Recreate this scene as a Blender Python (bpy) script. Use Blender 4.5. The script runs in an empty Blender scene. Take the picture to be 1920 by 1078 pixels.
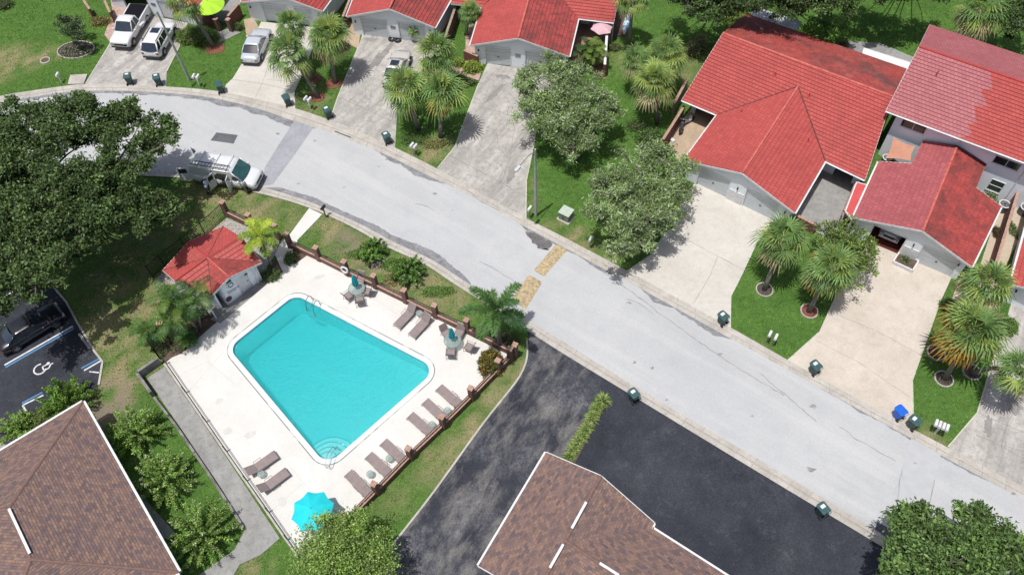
import bpy, bmesh, math, random
import numpy as np
from mathutils import Vector, Matrix
from mathutils.geometry import tessellate_polygon
R = math.radians
random.seed(7); NP = np.random.default_rng(11)
scn = bpy.context.scene; col = scn.collection
# ---------------------------------------------------------------- camera
FPX, PITCH, ROLL, HC = 1550.0, R(55.65), R(-1.9), 52.0
_f = Vector((0, math.cos(PITCH), -math.sin(PITCH))); _r = Vector((1, 0, 0)); _u = _r.cross(_f)
CX = _r*math.cos(ROLL) + _u*math.sin(ROLL); CY = -_r*math.sin(ROLL) + _u*math.cos(ROLL); CZ = _f
cam = bpy.data.objects.new("camera", bpy.data.cameras.new("camera")); col.objects.link(cam)
cam.data.sensor_width = 36; cam.data.lens = FPX/1920*36; cam.data.clip_start = 1; cam.data.clip_end = 3000
cam.matrix_world = Matrix(((CX.x, CY.x, -CZ.x, 0), (CX.y, CY.y, -CZ.y, 0), (CX.z, CY.z, -CZ.z, HC), (0, 0, 0, 1)))
scn.camera = cam
def at(px, py, z=0.0):
    "point at height z seen at photo pixel (px,py): used to survey the real layout off the photograph"
    v = CX*(px-960) - CY*(py-539) + CZ*FPX
    return Vector((0, 0, HC)) + v*((z-HC)/v.z)
# ---------------------------------------------------------------- light
SUN = Vector((-.2, -.15, 1)).normalized()
w = bpy.data.worlds.new("World"); scn.world = w; w.use_nodes = True
nt = w.node_tree; bg = nt.nodes["Background"]; sky = nt.nodes.new("ShaderNodeTexSky")
sky.sky_type = 'NISHITA'; sky.sun_disc = False
sky.sun_elevation = math.asin(SUN.z); sky.dust_density = 3.0; sky.ozone_density = .6; sky.air_density = .8; sky.sun_rotation = math.atan2(SUN.x, SUN.y)
nt.links.new(sky.outputs[0], bg.inputs[0]); bg.inputs[1].default_value = 0.115
sl = bpy.data.lights.new("sun", 'SUN'); sl.energy = 4.1; sl.angle = R(.55); sl.color = (1, .98, .95)
so = bpy.data.objects.new("sun", sl); col.objects.link(so); so.location = (0, 0, 80)
so.rotation_euler = SUN.to_track_quat('Z', 'Y').to_euler()
scn.view_settings.view_transform = 'Standard'; scn.view_settings.look = 'None'
scn.view_settings.exposure = -0.1; scn.view_settings.gamma = 1
scn.render.engine = 'CYCLES'; scn.render.resolution_x = 1024; scn.render.resolution_y = 574
scn.cycles.max_bounces = 6; scn.cycles.transparent_max_bounces = 12
# ---------------------------------------------------------------- tagging and objects
def tag(o, label=None, cat=None, group=None, kind=None):
    if label: o['label'] = label
    if cat: o['category'] = cat
    if group: o['group'] = group
    if kind: o['kind'] = kind
    return o
ORG = {}
def thing(name, label, cat, loc=(0, 0, 0), rz=0, group=None):
    o = bpy.data.objects.new(name, None); col.objects.link(o)
    o.location = loc; o.rotation_euler = (0, 0, rz); o.empty_display_size = .3
    ORG[o.name] = Vector(loc)
    return tag(o, label, cat, group)
def kids(o): return [c for c in bpy.data.objects if c.parent == o]
def copy_tree(o, parent=None):
    c = o.copy(); col.objects.link(c)
    if parent: c.parent = parent
    for k in kids(o): copy_tree(k, c)
    return c
def place(o, loc, rz, label=None, sc=None):
    o.location = loc; o.rotation_euler = (0, 0, rz)
    if sc: o.scale = (sc, sc, sc) if isinstance(sc, (int, float)) else sc
    if label: o['label'] = label
    return o
class MB:
    "mesh collector"
    def __init__(s): s.v = []; s.f = []; s.m = []; s.uv = {}; s.M = None; s.cm = 0
    def add(s, vs, fs, uvs=None):
        n = len(s.v)
        if s.M is not None: vs = [s.M @ Vector(v) for v in vs]
        s.v += [tuple(v) for v in vs]
        for i, f in enumerate(fs):
            if uvs: s.uv[len(s.f)] = uvs[i]
            s.f.append([a+n for a in f]); s.m.append(s.cm)
        return s
    def box(s, c, size, rz=0, taper=1.0):
        x, y, z = [a/2 for a in size]; q = Matrix.Rotation(rz, 3, 'Z'); c = Vector(c)
        vs = [c + q @ Vector((sx*x*(taper if sz > 0 else 1), sy*y*(taper if sz > 0 else 1), sz*z)) for sz in (-1, 1) for sx, sy in ((-1, -1), (1, -1), (1, 1), (-1, 1))]
        return s.add(vs, [(3, 2, 1, 0), (4, 5, 6, 7), (0, 1, 5, 4), (1, 2, 6, 5), (2, 3, 7, 6), (3, 0, 4, 7)])
    def rbox(s, c, size, r=.05, rz=0, n=3, top=None):
        "box with rounded vertical edges and a chamfered top"
        x, y, z = [a/2 for a in size]; q = Matrix.Rotation(rz, 3, 'Z'); c = Vector(c); ring = []
        for k, (sx, sy) in enumerate(((1, 1), (-1, 1), (-1, -1), (1, -1))):
            for i in range(n+1):
                a = math.pi/2*(k + i/n); ring.append((sx*(x-r)+r*math.cos(a), sy*(y-r)+r*math.sin(a)))
        t = r*.5 if top is None else top; N = len(ring); vs = []
        for zz, k in ((-z, 1), (z-t, 1), (z, 1-t/max(x, y))):
            vs += [c + q @ Vector((a*k, b*k, zz)) for a, b in ring]
        fs = [list(range(N))[::-1], [2*N+i for i in range(N)]]
        for L in range(2):
            for i in range(N): fs.append((L*N+i, L*N+(i+1) % N, (L+1)*N+(i+1) % N, (L+1)*N+i))
        return s.add(vs, fs)
    def beam(s, a, b, w, h, up=(0, 0, 1)):
        a = Vector(a); b = Vector(b); d = (b-a).normalized(); sd = d.cross(Vector(up)); sd = (sd if sd.length > 1e-4 else Vector((1, 0, 0))).normalized(); u = sd.cross(d)
        vs = [p + sd*(sx*w/2) + u*(sy*h/2) for p in (a, b) for sx, sy in ((-1, -1), (1, -1), (1, 1), (-1, 1))]
        return s.add(vs, [(0, 1, 2, 3), (7, 6, 5, 4), (0, 4, 5, 1), (1, 5, 6, 2), (2, 6, 7, 3), (3, 7, 4, 0)])
    def tube(s, pts, r, n=8, cap=True):
        pts = [Vector(p) for p in pts]; rs = r if isinstance(r, (list, tuple)) else [r]*len(pts); vs = []; fs = []
        ref = Vector((.3, .2, 1)).normalized()
        for i, p in enumerate(pts):
            d = (pts[min(i+1, len(pts)-1)] - pts[max(i-1, 0)]).normalized()
            a = d.cross(ref); a = (a if a.length > .05 else d.cross(Vector((1, 0, 0)))).normalized(); b = d.cross(a)
            for k in range(n):
                t = 2*math.pi*k/n; vs.append(p + (a*math.cos(t) + b*math.sin(t))*rs[i])
        for i in range(len(pts)-1):
            for k in range(n): fs.append((i*n+k, (i+1)*n+k, (i+1)*n+(k+1) % n, i*n+(k+1) % n))
        if cap: fs.append(list(range(n))); fs.append([(len(pts)-1)*n+k for k in range(n)][::-1])
        return s.add(vs, fs)
    def lathe(s, prof, c=(0, 0, 0), n=20, sx=1, sy=1):
        c = Vector(c); vs = []; fs = []
        for r, z in prof:
            for k in range(n):
                t = 2*math.pi*k/n; vs.append(c + Vector((r*sx*math.cos(t), r*sy*math.sin(t), z)))
        for i in range(len(prof)-1):
            for k in range(n): fs.append((i*n+k, i*n+(k+1) % n, (i+1)*n+(k+1) % n, (i+1)*n+k))
        fs.append(list(range(n))[::-1]); fs.append([(len(prof)-1)*n+k for k in range(n)])
        return s.add(vs, fs)
    def ring(s, c, R_, r, n=24, m=8, ax='Z', sc=(1, 1)):
        c = Vector(c); vs = []; fs = []
        for i in range(n):
            a = 2*math.pi*i/n
            for k in range(m):
                b = 2*math.pi*k/m; x = (R_+r*math.cos(b))*math.cos(a)*sc[0]; y = (R_+r*math.cos(b))*math.sin(a)*sc[1]; z = r*math.sin(b)
                vs.append(c + (Vector((x, y, z)) if ax == 'Z' else Vector((x, z, y)) if ax == 'Y' else Vector((z, x, y))))
        for i in range(n):
            for k in range(m): fs.append((i*m+k, i*m+(k+1) % m, ((i+1) % n)*m+(k+1) % m, ((i+1) % n)*m+k))
        return s.add(vs, fs)
    def prism(s, poly, z0, z1, holes=()):
        "flat slab from a plan polygon (with holes), closed at the sides"
        loops = [[Vector((p[0], p[1], 0)) for p in L] for L in [poly]+list(holes)]
        tris = tessellate_polygon(loops); flat = [p for L in loops for p in L]; N = len(flat)
        def ccw(t):
            a, b, c = (flat[i] for i in t); return (b.x-a.x)*(c.y-a.y)-(b.y-a.y)*(c.x-a.x) > 0
        tris = [t if ccw(t) else t[::-1] for t in tris]
        zf = (lambda p, z: z(p) if callable(z) else z)
        vs = [(p.x, p.y, zf(p, z1)) for p in flat] + [(p.x, p.y, zf(p, z0)) for p in flat]
        fs = [tuple(t) for t in tris] + [tuple(N+i for i in t[::-1]) for t in tris]; o = 0
        for li, L in enumerate(loops):
            n = len(L); ar = sum(L[i].x*L[(i+1) % n].y-L[(i+1) % n].x*L[i].y for i in range(n))
            for i in range(n):
                a, b = o+i, o+(i+1) % n
                if (ar > 0) == (li == 0): fs.append((a, N+a, N+b, b))
                else: fs.append((a, b, N+b, N+a))
            o += n
        return s.add(vs, fs)
    def build(s, name, mat, parent=None, smooth=False, world=True):
        me = bpy.data.meshes.new(name); off = Vector((0, 0, 0))
        if parent is not None and world: off = ORG.get(parent.name, Vector((0, 0, 0)))
        vs = [(v[0]-off.x, v[1]-off.y, v[2]-off.z) for v in s.v] if off.length else s.v
        me.from_pydata(vs, [], s.f)
        for m_ in (mat if isinstance(mat, (list, tuple)) else [mat]): me.materials.append(m_)
        if any(s.m): me.polygons.foreach_set('material_index', s.m)
        if s.uv:
            ul = me.uv_layers.new(name='UVMap')
            for fi, uu in s.uv.items():
                for li, q in zip(me.polygons[fi].loop_indices, uu): ul.data[li].uv = q
        if smooth: me.polygons.foreach_set('use_smooth', [True]*len(me.polygons))
        me.update(); o = bpy.data.objects.new(name, me); col.objects.link(o)
        if parent is not None: o.parent = parent; ORG[o.name] = off
        return o
def bevel(o, wd=.02, seg=2, ang=35):
    m = o.modifiers.new('bevel', 'BEVEL'); m.width = wd; m.segments = seg; m.limit_method = 'ANGLE'; m.angle_limit = R(ang); return o
# ---------------------------------------------------------------- materials
def N(t, typ, **kw):
    n = t.nodes.new(typ)
    for k, v in kw.items():
        if k in ('x', 'y'): continue
        if isinstance(v, (int, float, tuple, str, bool)) and hasattr(n, k): setattr(n, k, v)
    return n
def mix(t, fac, a, b, mode='MIX'):
    n = t.nodes.new('ShaderNodeMix'); n.data_type = 'RGBA'; n.blend_type = mode
    for s_, v in ((n.inputs[0], fac), (n.inputs[6], a), (n.inputs[7], b)):
        if hasattr(v, 'links') or hasattr(v, 'is_linked'): t.links.new(v, s_)
        elif isinstance(v, (int, float)): s_.default_value = v
        else: s_.default_value = (*v[:3], 1)
    return n.outputs[2]
def noise(t, scale, detail=4, rough=.6, vec=None, dist=0, lac=2):
    n = t.nodes.new('ShaderNodeTexNoise'); n.inputs['Scale'].default_value = scale; n.inputs['Detail'].default_value = detail
    n.inputs['Roughness'].default_value = rough; n.inputs['Distortion'].default_value = dist
    if vec is not None: t.links.new(vec, n.inputs['Vector'])
    return n.outputs['Fac']
def ramp(t, fac, a, b, c0=(0, 0, 0), c1=(1, 1, 1)):
    n = t.nodes.new('ShaderNodeValToRGB'); t.links.new(fac, n.inputs[0]); e = n.color_ramp.elements
    e[0].position = a; e[1].position = b; e[0].color = (*c0, 1); e[1].color = (*c1, 1); return n.outputs[0]
def math_(t, op, a, b=None, clamp=False):
    n = t.nodes.new('ShaderNodeMath'); n.operation = op; n.use_clamp = clamp
    for s_, v in ((n.inputs[0], a), (n.inputs[1], b)):
        if v is None: continue
        if isinstance(v, (int, float)): s_.default_value = v
        else: t.links.new(v, s_)
    return n.outputs[0]
def pos(t, scale=None, rz=0):
    g = t.nodes.new('ShaderNodeNewGeometry').outputs['Position']
    if scale is None and not rz: return g
    m = t.nodes.new('ShaderNodeMapping'); t.links.new(g, m.inputs[0]); m.inputs['Rotation'].default_value = (0, 0, rz)
    if scale is None: return m.outputs[0]
    k = t.nodes.new('ShaderNodeMapping'); t.links.new(m.outputs[0], k.inputs[0]); k.inputs['Scale'].default_value = scale; return k.outputs[0]
def new_mat(name, rough=.8, metal=0, spec=.5):
    m = bpy.data.materials.new(name); m.use_nodes = True; t = m.node_tree; b = t.nodes['Principled BSDF']
    b.inputs['Roughness'].default_value = rough; b.inputs['Metallic'].default_value = metal; b.inputs['Specular IOR Level'].default_value = spec
    return m, t, b
def bump(t, b, h, strength=.3, dist=.02):
    n = t.nodes.new('ShaderNodeBump'); n.inputs['Strength'].default_value = strength; n.inputs['Distance'].default_value = dist
    t.links.new(h, n.inputs['Height']); t.links.new(n.outputs[0], b.inputs['Normal'])
def M_(name, c, c2=None, scale=4, rough=.7, metal=0, spec=.5, bmp=0, coat=0, fine=0, lo=.35, hi=.65, vec='pos'):
    "two-tone noisy surface"
    m, t, b = new_mat(name, rough, metal, spec)
    if c2 is None: c2 = tuple(x*.88 for x in c)
    v = pos(t) if vec == 'pos' else t.nodes.new('ShaderNodeTexCoord').outputs['Object']
    o = mix(t, ramp(t, noise(t, scale, 5, .6, v), lo, hi), c, c2)
    if fine: o = mix(t, fine, o, mix(t, ramp(t, noise(t, scale*14, 3, .7, v), .3, .7), (0, 0, 0), (1, 1, 1)), 'OVERLAY')
    t.links.new(o, b.inputs['Base Color'])
    if bmp: bump(t, b, noise(t, scale*8, 4, .7, v), bmp)
    if coat: b.inputs['Coat Weight'].default_value = coat; b.inputs['Coat Roughness'].default_value = .06
    return m
def concrete(name, c, dark, stain=.5, scale=.35, streak=None, rz=0):
    m, t, b = new_mat(name, .85)
    o = mix(t, ramp(t, noise(t, scale, 6, .65, pos(t), .6), .35, .7), c, dark)
    o = mix(t, math_(t, 'MULTIPLY', ramp(t, noise(t, scale*5, 6, .75, pos(t), .4), .48, .75), stain), o, tuple(x*.6 for x in dark))
    if streak: o = mix(t, math_(t, 'MULTIPLY', ramp(t, noise(t, .5, 5, .7, pos(t, (.25, 2.2, 1), rz)), .42, .7), streak), o, tuple(x*.68 for x in dark))
    o = mix(t, .28, o, ramp(t, noise(t, 26, 3, .8, pos(t)), .25, .75), 'OVERLAY')
    t.links.new(o, b.inputs['Base Color']); bump(t, b, noise(t, 30, 4, .7, pos(t)), .25, .01)
    return m
def colattr(name, rough=.55, transl=.25, spec=.35, noisy=.0):
    "leaves: colour of each leaf comes with the leaf"
    m, t, b = new_mat(name, rough, 0, spec); a = t.nodes.new('ShaderNodeAttribute'); a.attribute_name = 'Col'
    t.links.new(a.outputs['Color'], b.inputs['Base Color'])
    tr = t.nodes.new('ShaderNodeBsdfTranslucent'); ms = t.nodes.new('ShaderNodeMixShader'); ms.inputs[0].default_value = transl
    br = mix(t, 1.0, a.outputs['Color'], (1.25, 1.35, .7), 'MULTIPLY')
    t.links.new(br, tr.inputs['Color']); t.links.new(b.outputs[0], ms.inputs[1]); t.links.new(tr.outputs[0], ms.inputs[2])
    t.links.new(ms.outputs[0], t.nodes['Material Output'].inputs[0]); return m
# ================================================================ THE GROUND
def P(*pts): return [at(*p) for p in pts]
def cat(pts, n=6):
    "smooth curve through the points"
    pts = [pts[0]*2-pts[1]] + list(pts) + [pts[-1]*2-pts[-2]]; o = []
    for i in range(1, len(pts)-2):
        a, b, c, d = pts[i-1:i+3]
        for k in range(n):
            t = k/n; o.append(.5*((2*b) + (c-a)*t + (2*a-5*b+4*c-d)*t*t + (3*b-a-3*c+d)*t**3))
    return o + [pts[-2]]
def resample(pts, n):
    L = [0]
    for i in range(1, len(pts)): L.append(L[-1] + (pts[i]-pts[i-1]).length)
    o = []; j = 0
    for k in range(n):
        s = L[-1]*k/(n-1)
        while j < len(L)-2 and L[j+1] < s: j += 1
        t = (s-L[j])/max(1e-6, L[j+1]-L[j]); o.append(pts[j].lerp(pts[j+1], min(1, max(0, t))))
    return o
UO = cat(P((-330, 262), (-150, 218), (0, 182), (65, 171), (130, 162), (161, 159), (236, 160), (312, 164), (404, 172), (480, 187), (554, 205), (617, 226), (680, 251), (742, 279), (820, 318), (908, 367), (986, 410), (1061, 448), (1176, 509), (1371, 616), (1477, 676), (1696, 797), (1777, 840), (1920, 916), (2120, 1022)))
UI = cat(P((-330, 285), (-150, 236), (0, 194), (65, 182), (130, 173), (161, 171), (236, 171), (312, 175), (391, 183), (480, 203), (550, 227), (610, 246), (664, 267), (723, 290), (810, 333), (900, 377), (970, 417), (1061, 466), (1186, 533), (1360, 629), (1470, 690), (1690, 811), (1764, 853), (1920, 936), (2120, 1044)))
LO = cat(P((-330, 470), (-150, 395), (0, 345), (150, 330), (312, 333), (390, 342), (450, 356), (515, 371), (580, 391), (640, 417), (677, 436), (723, 463), (796, 497), (851, 533), (949, 595), (1050, 660), (1173, 735), (1420, 885), (1670, 1035), (1850, 1142)))
LI = cat(P((-330, 448), (-150, 375), (0, 330), (150, 317), (312, 321), (390, 330), (450, 342), (515, 358), (580, 379), (640, 405), (686, 426), (735, 453), (810, 488), (865, 524), (962, 583), (1060, 643), (1187, 722), (1434, 868), (1684, 1018), (1868, 1127)))
M = {}
M['curb'] = concrete('curb_concrete', (.50, .47, .42), (.36, .33, .29), .5, .6)
M['gutter'] = concrete('gutter_concrete', (.46, .43, .39), (.30, .27, .25), .7, .9)
def road_mat():
    m, t, b = new_mat('road_asphalt', .9); v = pos(t); vr = pos(t, (.12, 1.6, 1), R(36.5))
    o = mix(t, ramp(t, noise(t, .11, 5, .6, v), .3, .7), (.465, .47, .47), (.405, .41, .415))
    o = mix(t, math_(t, 'MULTIPLY', ramp(t, noise(t, .55, 6, .7, v), .5, .75), .5), o, (.35, .36, .385))
    o = mix(t, math_(t, 'MULTIPLY', ramp(t, noise(t, .5, 4, .6, vr), .5, .72), .45), o, (.53, .53, .52))
    o = mix(t, math_(t, 'MULTIPLY', ramp(t, noise(t, 1.7, 7, .8, v), .66, .74), .75), o, (.18, .185, .2))
    o = mix(t, math_(t, 'MULTIPLY', ramp(t, noise(t, .3, 6, .7, vr), .5, .75), .3), o, (.33, .335, .34))
    o = mix(t, .2, o, ramp(t, noise(t, 22, 3, .85, v), .25, .75), 'OVERLAY')
    t.links.new(o, b.inputs['Base Color']); bump(t, b, noise(t, 30, 3, .8, v), .3, .01); return m
M['road'] = road_mat()
M['road_edge'] = concrete('damp_old_asphalt', (.29, .29, .30), (.14, .14, .15), .8, 1.6)
M['patch'] = concrete('patch_asphalt', (.13, .13, .145), (.085, .085, .095), .5, 1.2)
M['patch_mid'] = concrete('patch_mid_asphalt', (.345, .35, .375), (.27, .275, .295), .5, .5)
M['drive_a'] = concrete('driveway_old_concrete', (.52, .49, .455), (.34, .32, .295), 1.0, .5, .8, R(-57))
M['drive_b'] = concrete('driveway_clean_concrete', (.57, .54, .49), (.48, .45, .40), .3, .3)
M['drive_f'] = concrete('driveway_beige_concrete', (.58, .52, .45), (.48, .42, .35), .4, .22)
M['walk'] = concrete('walkway_concrete', (.33, .325, .31), (.22, .215, .205), .7, .5)
M['crack'] = M_('crack_dirt', (.20, .19, .18), (.34, .33, .32), 3, .95)
M['black'] = None
def lot_mat(worn=False):
    m, t, b = new_mat('sealed_asphalt', .85, 0, .25); v = pos(t); vr = pos(t, (.5, 1.2, 1), R(-58))
    o = mix(t, ramp(t, noise(t, .16, 6, .7, v, .2), .3, .7), (.017, .019, .027), (.046, .049, .062))
    wear = math_(t, 'MULTIPLY', ramp(t, noise(t, .22, 6, .7, v, .25), .47, .68), ramp(t, noise(t, 5, 6, .85, v), .38, .66))
    o = mix(t, math_(t, 'MULTIPLY', wear, .85 if worn else .35), o, (.22, .22, .235) if worn else (.13, .135, .15))
    if worn: o = mix(t, math_(t, 'MULTIPLY', ramp(t, noise(t, .5, 7, .75, vr, .15), .46, .66), .6), o, (.27, .255, .235))
    o = mix(t, math_(t, 'MULTIPLY', ramp(t, noise(t, 9, 5, .9, v), .62, .72), .6), o, (.32, .32, .33)); o = mix(t, .6, o, ramp(t, noise(t, 17, 3, .9, v), .3, .7), 'OVERLAY'); o = mix(t, math_(t, 'MULTIPLY', ramp(t, noise(t, .7, 6, .85, v, .3), .55, .72), .28), o, (.17, .175, .19))
    t.links.new(o, b.inputs['Base Color']); bump(t, b, noise(t, 30, 3, .8, v), .35, .012); return m
M['black'] = lot_mat()
M['deck'] = concrete('pool_deck_paint', (.66, .645, .61), (.59, .57, .53), .16, .4)
M['pebble'] = M_('white_pebbles', (.48, .46, .42), (.2, .18, .16), 12, .9, bmp=.8, lo=.4, hi=.6)
M['mulch'] = M_('bark_mulch', (.06, .04, .03), (.16, .11, .08), 9, .95, bmp=.8)
M['redmulch'] = M_('red_bark_mulch', (.28, .09, .06), (.12, .05, .035), 7, .95, bmp=.8)
M['brickpath'] = None
def pavers(name, c1, c2, mort, scale, rz=0, row=.12, wd=.24):
    m, t, b = new_mat(name, .85); br = t.nodes.new('ShaderNodeTexBrick'); t.links.new(pos(t, None, rz) if rz else pos(t), br.inputs['Vector'])
    br.inputs['Scale'].default_value = scale; br.inputs['Mortar Size'].default_value = .012; br.inputs['Brick Width'].default_value = wd; br.inputs['Row Height'].default_value = row
    for k, c in (('Color1', c1), ('Color2', c2), ('Mortar', mort)): br.inputs[k].default_value = (*c, 1)
    o = mix(t, .3, br.outputs[0], ramp(t, noise(t, 3, 5, .7, pos(t)), .3, .7), 'OVERLAY'); t.links.new(o, b.inputs['Base Color']); return m
M['brickpath'] = pavers('pink_pavers', (.42, .25, .20), (.50, .34, .28), (.33, .28, .25), 1, R(30))
M['sand'] = concrete('sandy_pavers', (.47, .36, .25), (.36, .27, .19), .5, .8)
PAVED = []          # plan polygons that grass keeps off
def slab(name, pts, z1, mat, z0=-.05, keep=True, kind='structure', holes=()):
    b = MB().prism(pts, z0, z1, holes); o = b.build(name, mat); tag(o, kind=kind)
    if keep: PAVED.append([(p[0], p[1]) for p in pts])
    return o
NR = 150
uo, ui, lo, li = (resample(q, NR) for q in (UO, UI, LO, LI))
def strip(name, A, Bq, za, zb, mat, extra=None):
    vs = []; fs = []; prof = [(0, za)] + (extra or []) + [(1, zb)]; k = len(prof)
    for a, b in zip(A, Bq):
        vs.append((a.x, a.y, -.05))
        for t, z in prof: p = a.lerp(b, t); vs.append((p.x, p.y, z))
    n = k+1
    for i in range(len(A)-1):
        for j in range(n-1): fs.append((i*n+j, i*n+j+1, (i+1)*n+j+1, (i+1)*n+j))
    return tag(MB().add(vs, fs).build(name, mat), kind='structure')
strip('kerb', ui[::-1], uo[::-1], .025, .09, M['curb'], [(.45, .03), (.62, .085)])
strip('kerb', li, lo, .025, .09, M['curb'], [(.45, .03), (.62, .085)])
PAVED.append([(p.x, p.y) for p in uo] + [(p.x, p.y) for p in lo[::-1]])
jl = MB()
for A_, B_ in ((ui, uo), (li, lo)):
    for a0, b0, a1, b1 in zip(A_[:-1], B_[:-1], A_[1:], B_[1:]):
        p, q = a0.lerp(b0, .46), a1.lerp(b1, .46); jl.beam(p+Vector((0, 0, .034)), q+Vector((0, 0, .034)), .05, .012)
    for k_ in range(3, NR-1, 2): jl.beam(A_[k_]+Vector((0, 0, .03)), A_[k_].lerp(B_[k_], .44)+Vector((0, 0, .034)), .03, .012); jl.beam(A_[k_].lerp(B_[k_], .63)+Vector((0, 0, .088)), B_[k_]+Vector((0, 0, .09)), .03, .008)
tag(jl.build('kerb_joints', M_('kerb_joint_dirt', (.22, .20, .18), (.38, .35, .32), 2)), kind='structure')
slab('road', ui + li[::-1], .02, M['road'], keep=False)
# old dark asphalt band along the lower gutter and parts of the upper one
def band(name, edge, i0, i1, w, side, mat, z=.026, jit=.35):
    vs = []; fs = []; n = i1-i0; pts = []
    rw = random.uniform(.6, 1)
    for s_ in range((n)*3+1):
        rw = min(1+jit, max(1-jit, rw+random.uniform(-jit, jit)*.45))
        f = i0 + s_/3; a = edge[int(f)]; b = edge[min(int(f)+1, NR-1)]; p = a.lerp(b, f-int(f)); d = (b-a).normalized(); nn = Vector((-d.y, d.x, 0))*side
        e = min(s_, n*3-s_)/6; ww = w*min(1, .15+e)*rw; pts.append((p+nn*.02, p+nn*ww))
    for a, b in pts: vs += [(a.x, a.y, z), (b.x, b.y, z)]
    for i in range(len(pts)-1): fs.append((2*i, 2*i+1, 2*i+3, 2*i+2))
    return tag(MB().add(vs, fs).build(name, mat), kind='structure')
def idx(edge, px_, py_):
    q = at(px_, py_); return min(range(NR), key=lambda i: (edge[i]-q).length)
band('road_edge_strip', li, idx(li, 494, 350), idx(li, 877, 540), .62, 1, M['road_edge'], jit=.25)
band('road_edge_strip', ui, idx(ui, 20, 190), idx(ui, 590, 240), .55, -1, M['road_edge'], jit=.4)
band('road_edge_strip', ui, idx(ui, 700, 280), idx(ui, 830, 345), .4, -1, M['road_edge'], jit=.7)
band('road_edge_strip', ui, idx(ui, 975, 420), idx(ui, 1150, 515), .3, -1, M['road_edge'], jit=.8)
band('road_edge_strip', ui, idx(ui, 1200, 540), idx(ui, 1380, 640), .28, -1, M['road_edge'], jit=.9)
band('road_edge_strip', ui, idx(ui, 1540, 728), idx(ui, 1900, 925), .22, -1, M['road_edge'], jit=.8)
def sheet(name, pts, z, mat): return tag(MB().prism(pts, z-.003, z).build(name, mat), kind='structure')
def wob(pts, a=.08, n=5):
    o = []; k = len(pts)
    for i in range(k):
        p, q = pts[i], pts[(i+1) % k]
        for j in range(n): v = p.lerp(q, j/n); o.append(v + Vector((random.uniform(-a, a), random.uniform(-a, a), 0)))
    return o
sheet('road_patch', P((406, 249), (446, 254), (438, 270), (395, 264)), .028, M['patch'])
sheet('road_patch', P((633, 242), (663, 253), (658, 260), (627, 248)), .0285, M['patch'])
sheet('road_patch', P((553, 226), (588, 240), (553, 290), (512, 346), (494, 349), (496, 316), (520, 276)), .027, M['patch_mid'])
sheet('road_patch', P((1708, 822), (1764, 852), (1752, 900), (1742, 948), (1690, 960), (1672, 930), (1690, 880)), .0272, M_('patch_pale_asphalt', (.44, .445, .455), (.40, .405, .415), 1.5))
sheet('road_patch', P((1645, 978), (1690, 1003), (1682, 1022), (1640, 992)), .028, M['patch'])
sheet('wet_stain', wob(P((985, 432), (1004, 438), (1036, 458), (1030, 468), (1010, 466), (1000, 455)), .12), .029, M_('wet_asphalt', (.09, .085, .085), (.17, .16, .16), 3, .5))
def ribbon(mb, pts, w, z, wig=.06):
    q = []
    for a, b in zip(pts[:-1], pts[1:]):
        n = max(1, int((b-a).length/.35))
        for k in range(n): q.append(a.lerp(b, k/n) + Vector((random.uniform(-wig, wig), random.uniform(-wig, wig), 0)))
    q.append(pts[-1]); vs = []; fs = []
    for i, p in enumerate(q):
        d = (q[min(i+1, len(q)-1)]-q[max(i-1, 0)]).normalized(); n_ = Vector((-d.y, d.x, 0))*w*random.uniform(.3, .7)
        vs += [(p.x+n_.x, p.y+n_.y, z), (p.x-n_.x, p.y-n_.y, z)]
    for i in range(len(q)-1): fs.append((2*i+1, 2*i+3, 2*i+2, 2*i))
    mb.add(vs, fs)
mb = MB()
for L in ([(1115, 500), (1180, 545), (1240, 590), (1330, 655), (1400, 700), (1470, 742)], [(900, 490), (960, 525), (985, 545)], [(1425, 700), (1490, 755), (1530, 790)], [(1575, 800), (1600, 820), (1680, 865)], [(780, 382), (800, 388), (815, 395)], [(1752, 900), (1742, 948)], [(1690, 880), (1684, 930), (1680, 955)],
          [(860, 345), (905, 380), (935, 395)], [(1176, 560), (1200, 570), (1225, 590)], [(1655, 965), (1690, 985)], [(700, 268), (735, 290), (770, 300)]):
    ribbon(mb, P(*L), .05, .031, .05)
for (x, y, s_) in ((520, 252, .3), (590, 265, .22), (725, 300, .2), (710, 313, .25), (815, 363, .3), (1180, 568, .3), (1232, 563, .3), (1190, 680, .3), (1222, 690, .35), (1350, 664, .3), (1525, 762, .4), (1520, 880, .4), (1715, 868, .2), (1900, 925, .2), (645, 352, .2), (848, 395, .18), (560, 345, .25), (1410, 780, .2), (1250, 750, .2)):
    c = at(x, y); mb.prism([c + Vector((math.cos(a)*s_*random.uniform(.2, 1), math.sin(a)*s_*random.uniform(.15, .6), 0)) for a in np.linspace(0, 6.28, 9)[:-1]], .028, .0312)
tag(mb.build('road_cracks', M['crack']), kind='structure')
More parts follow.
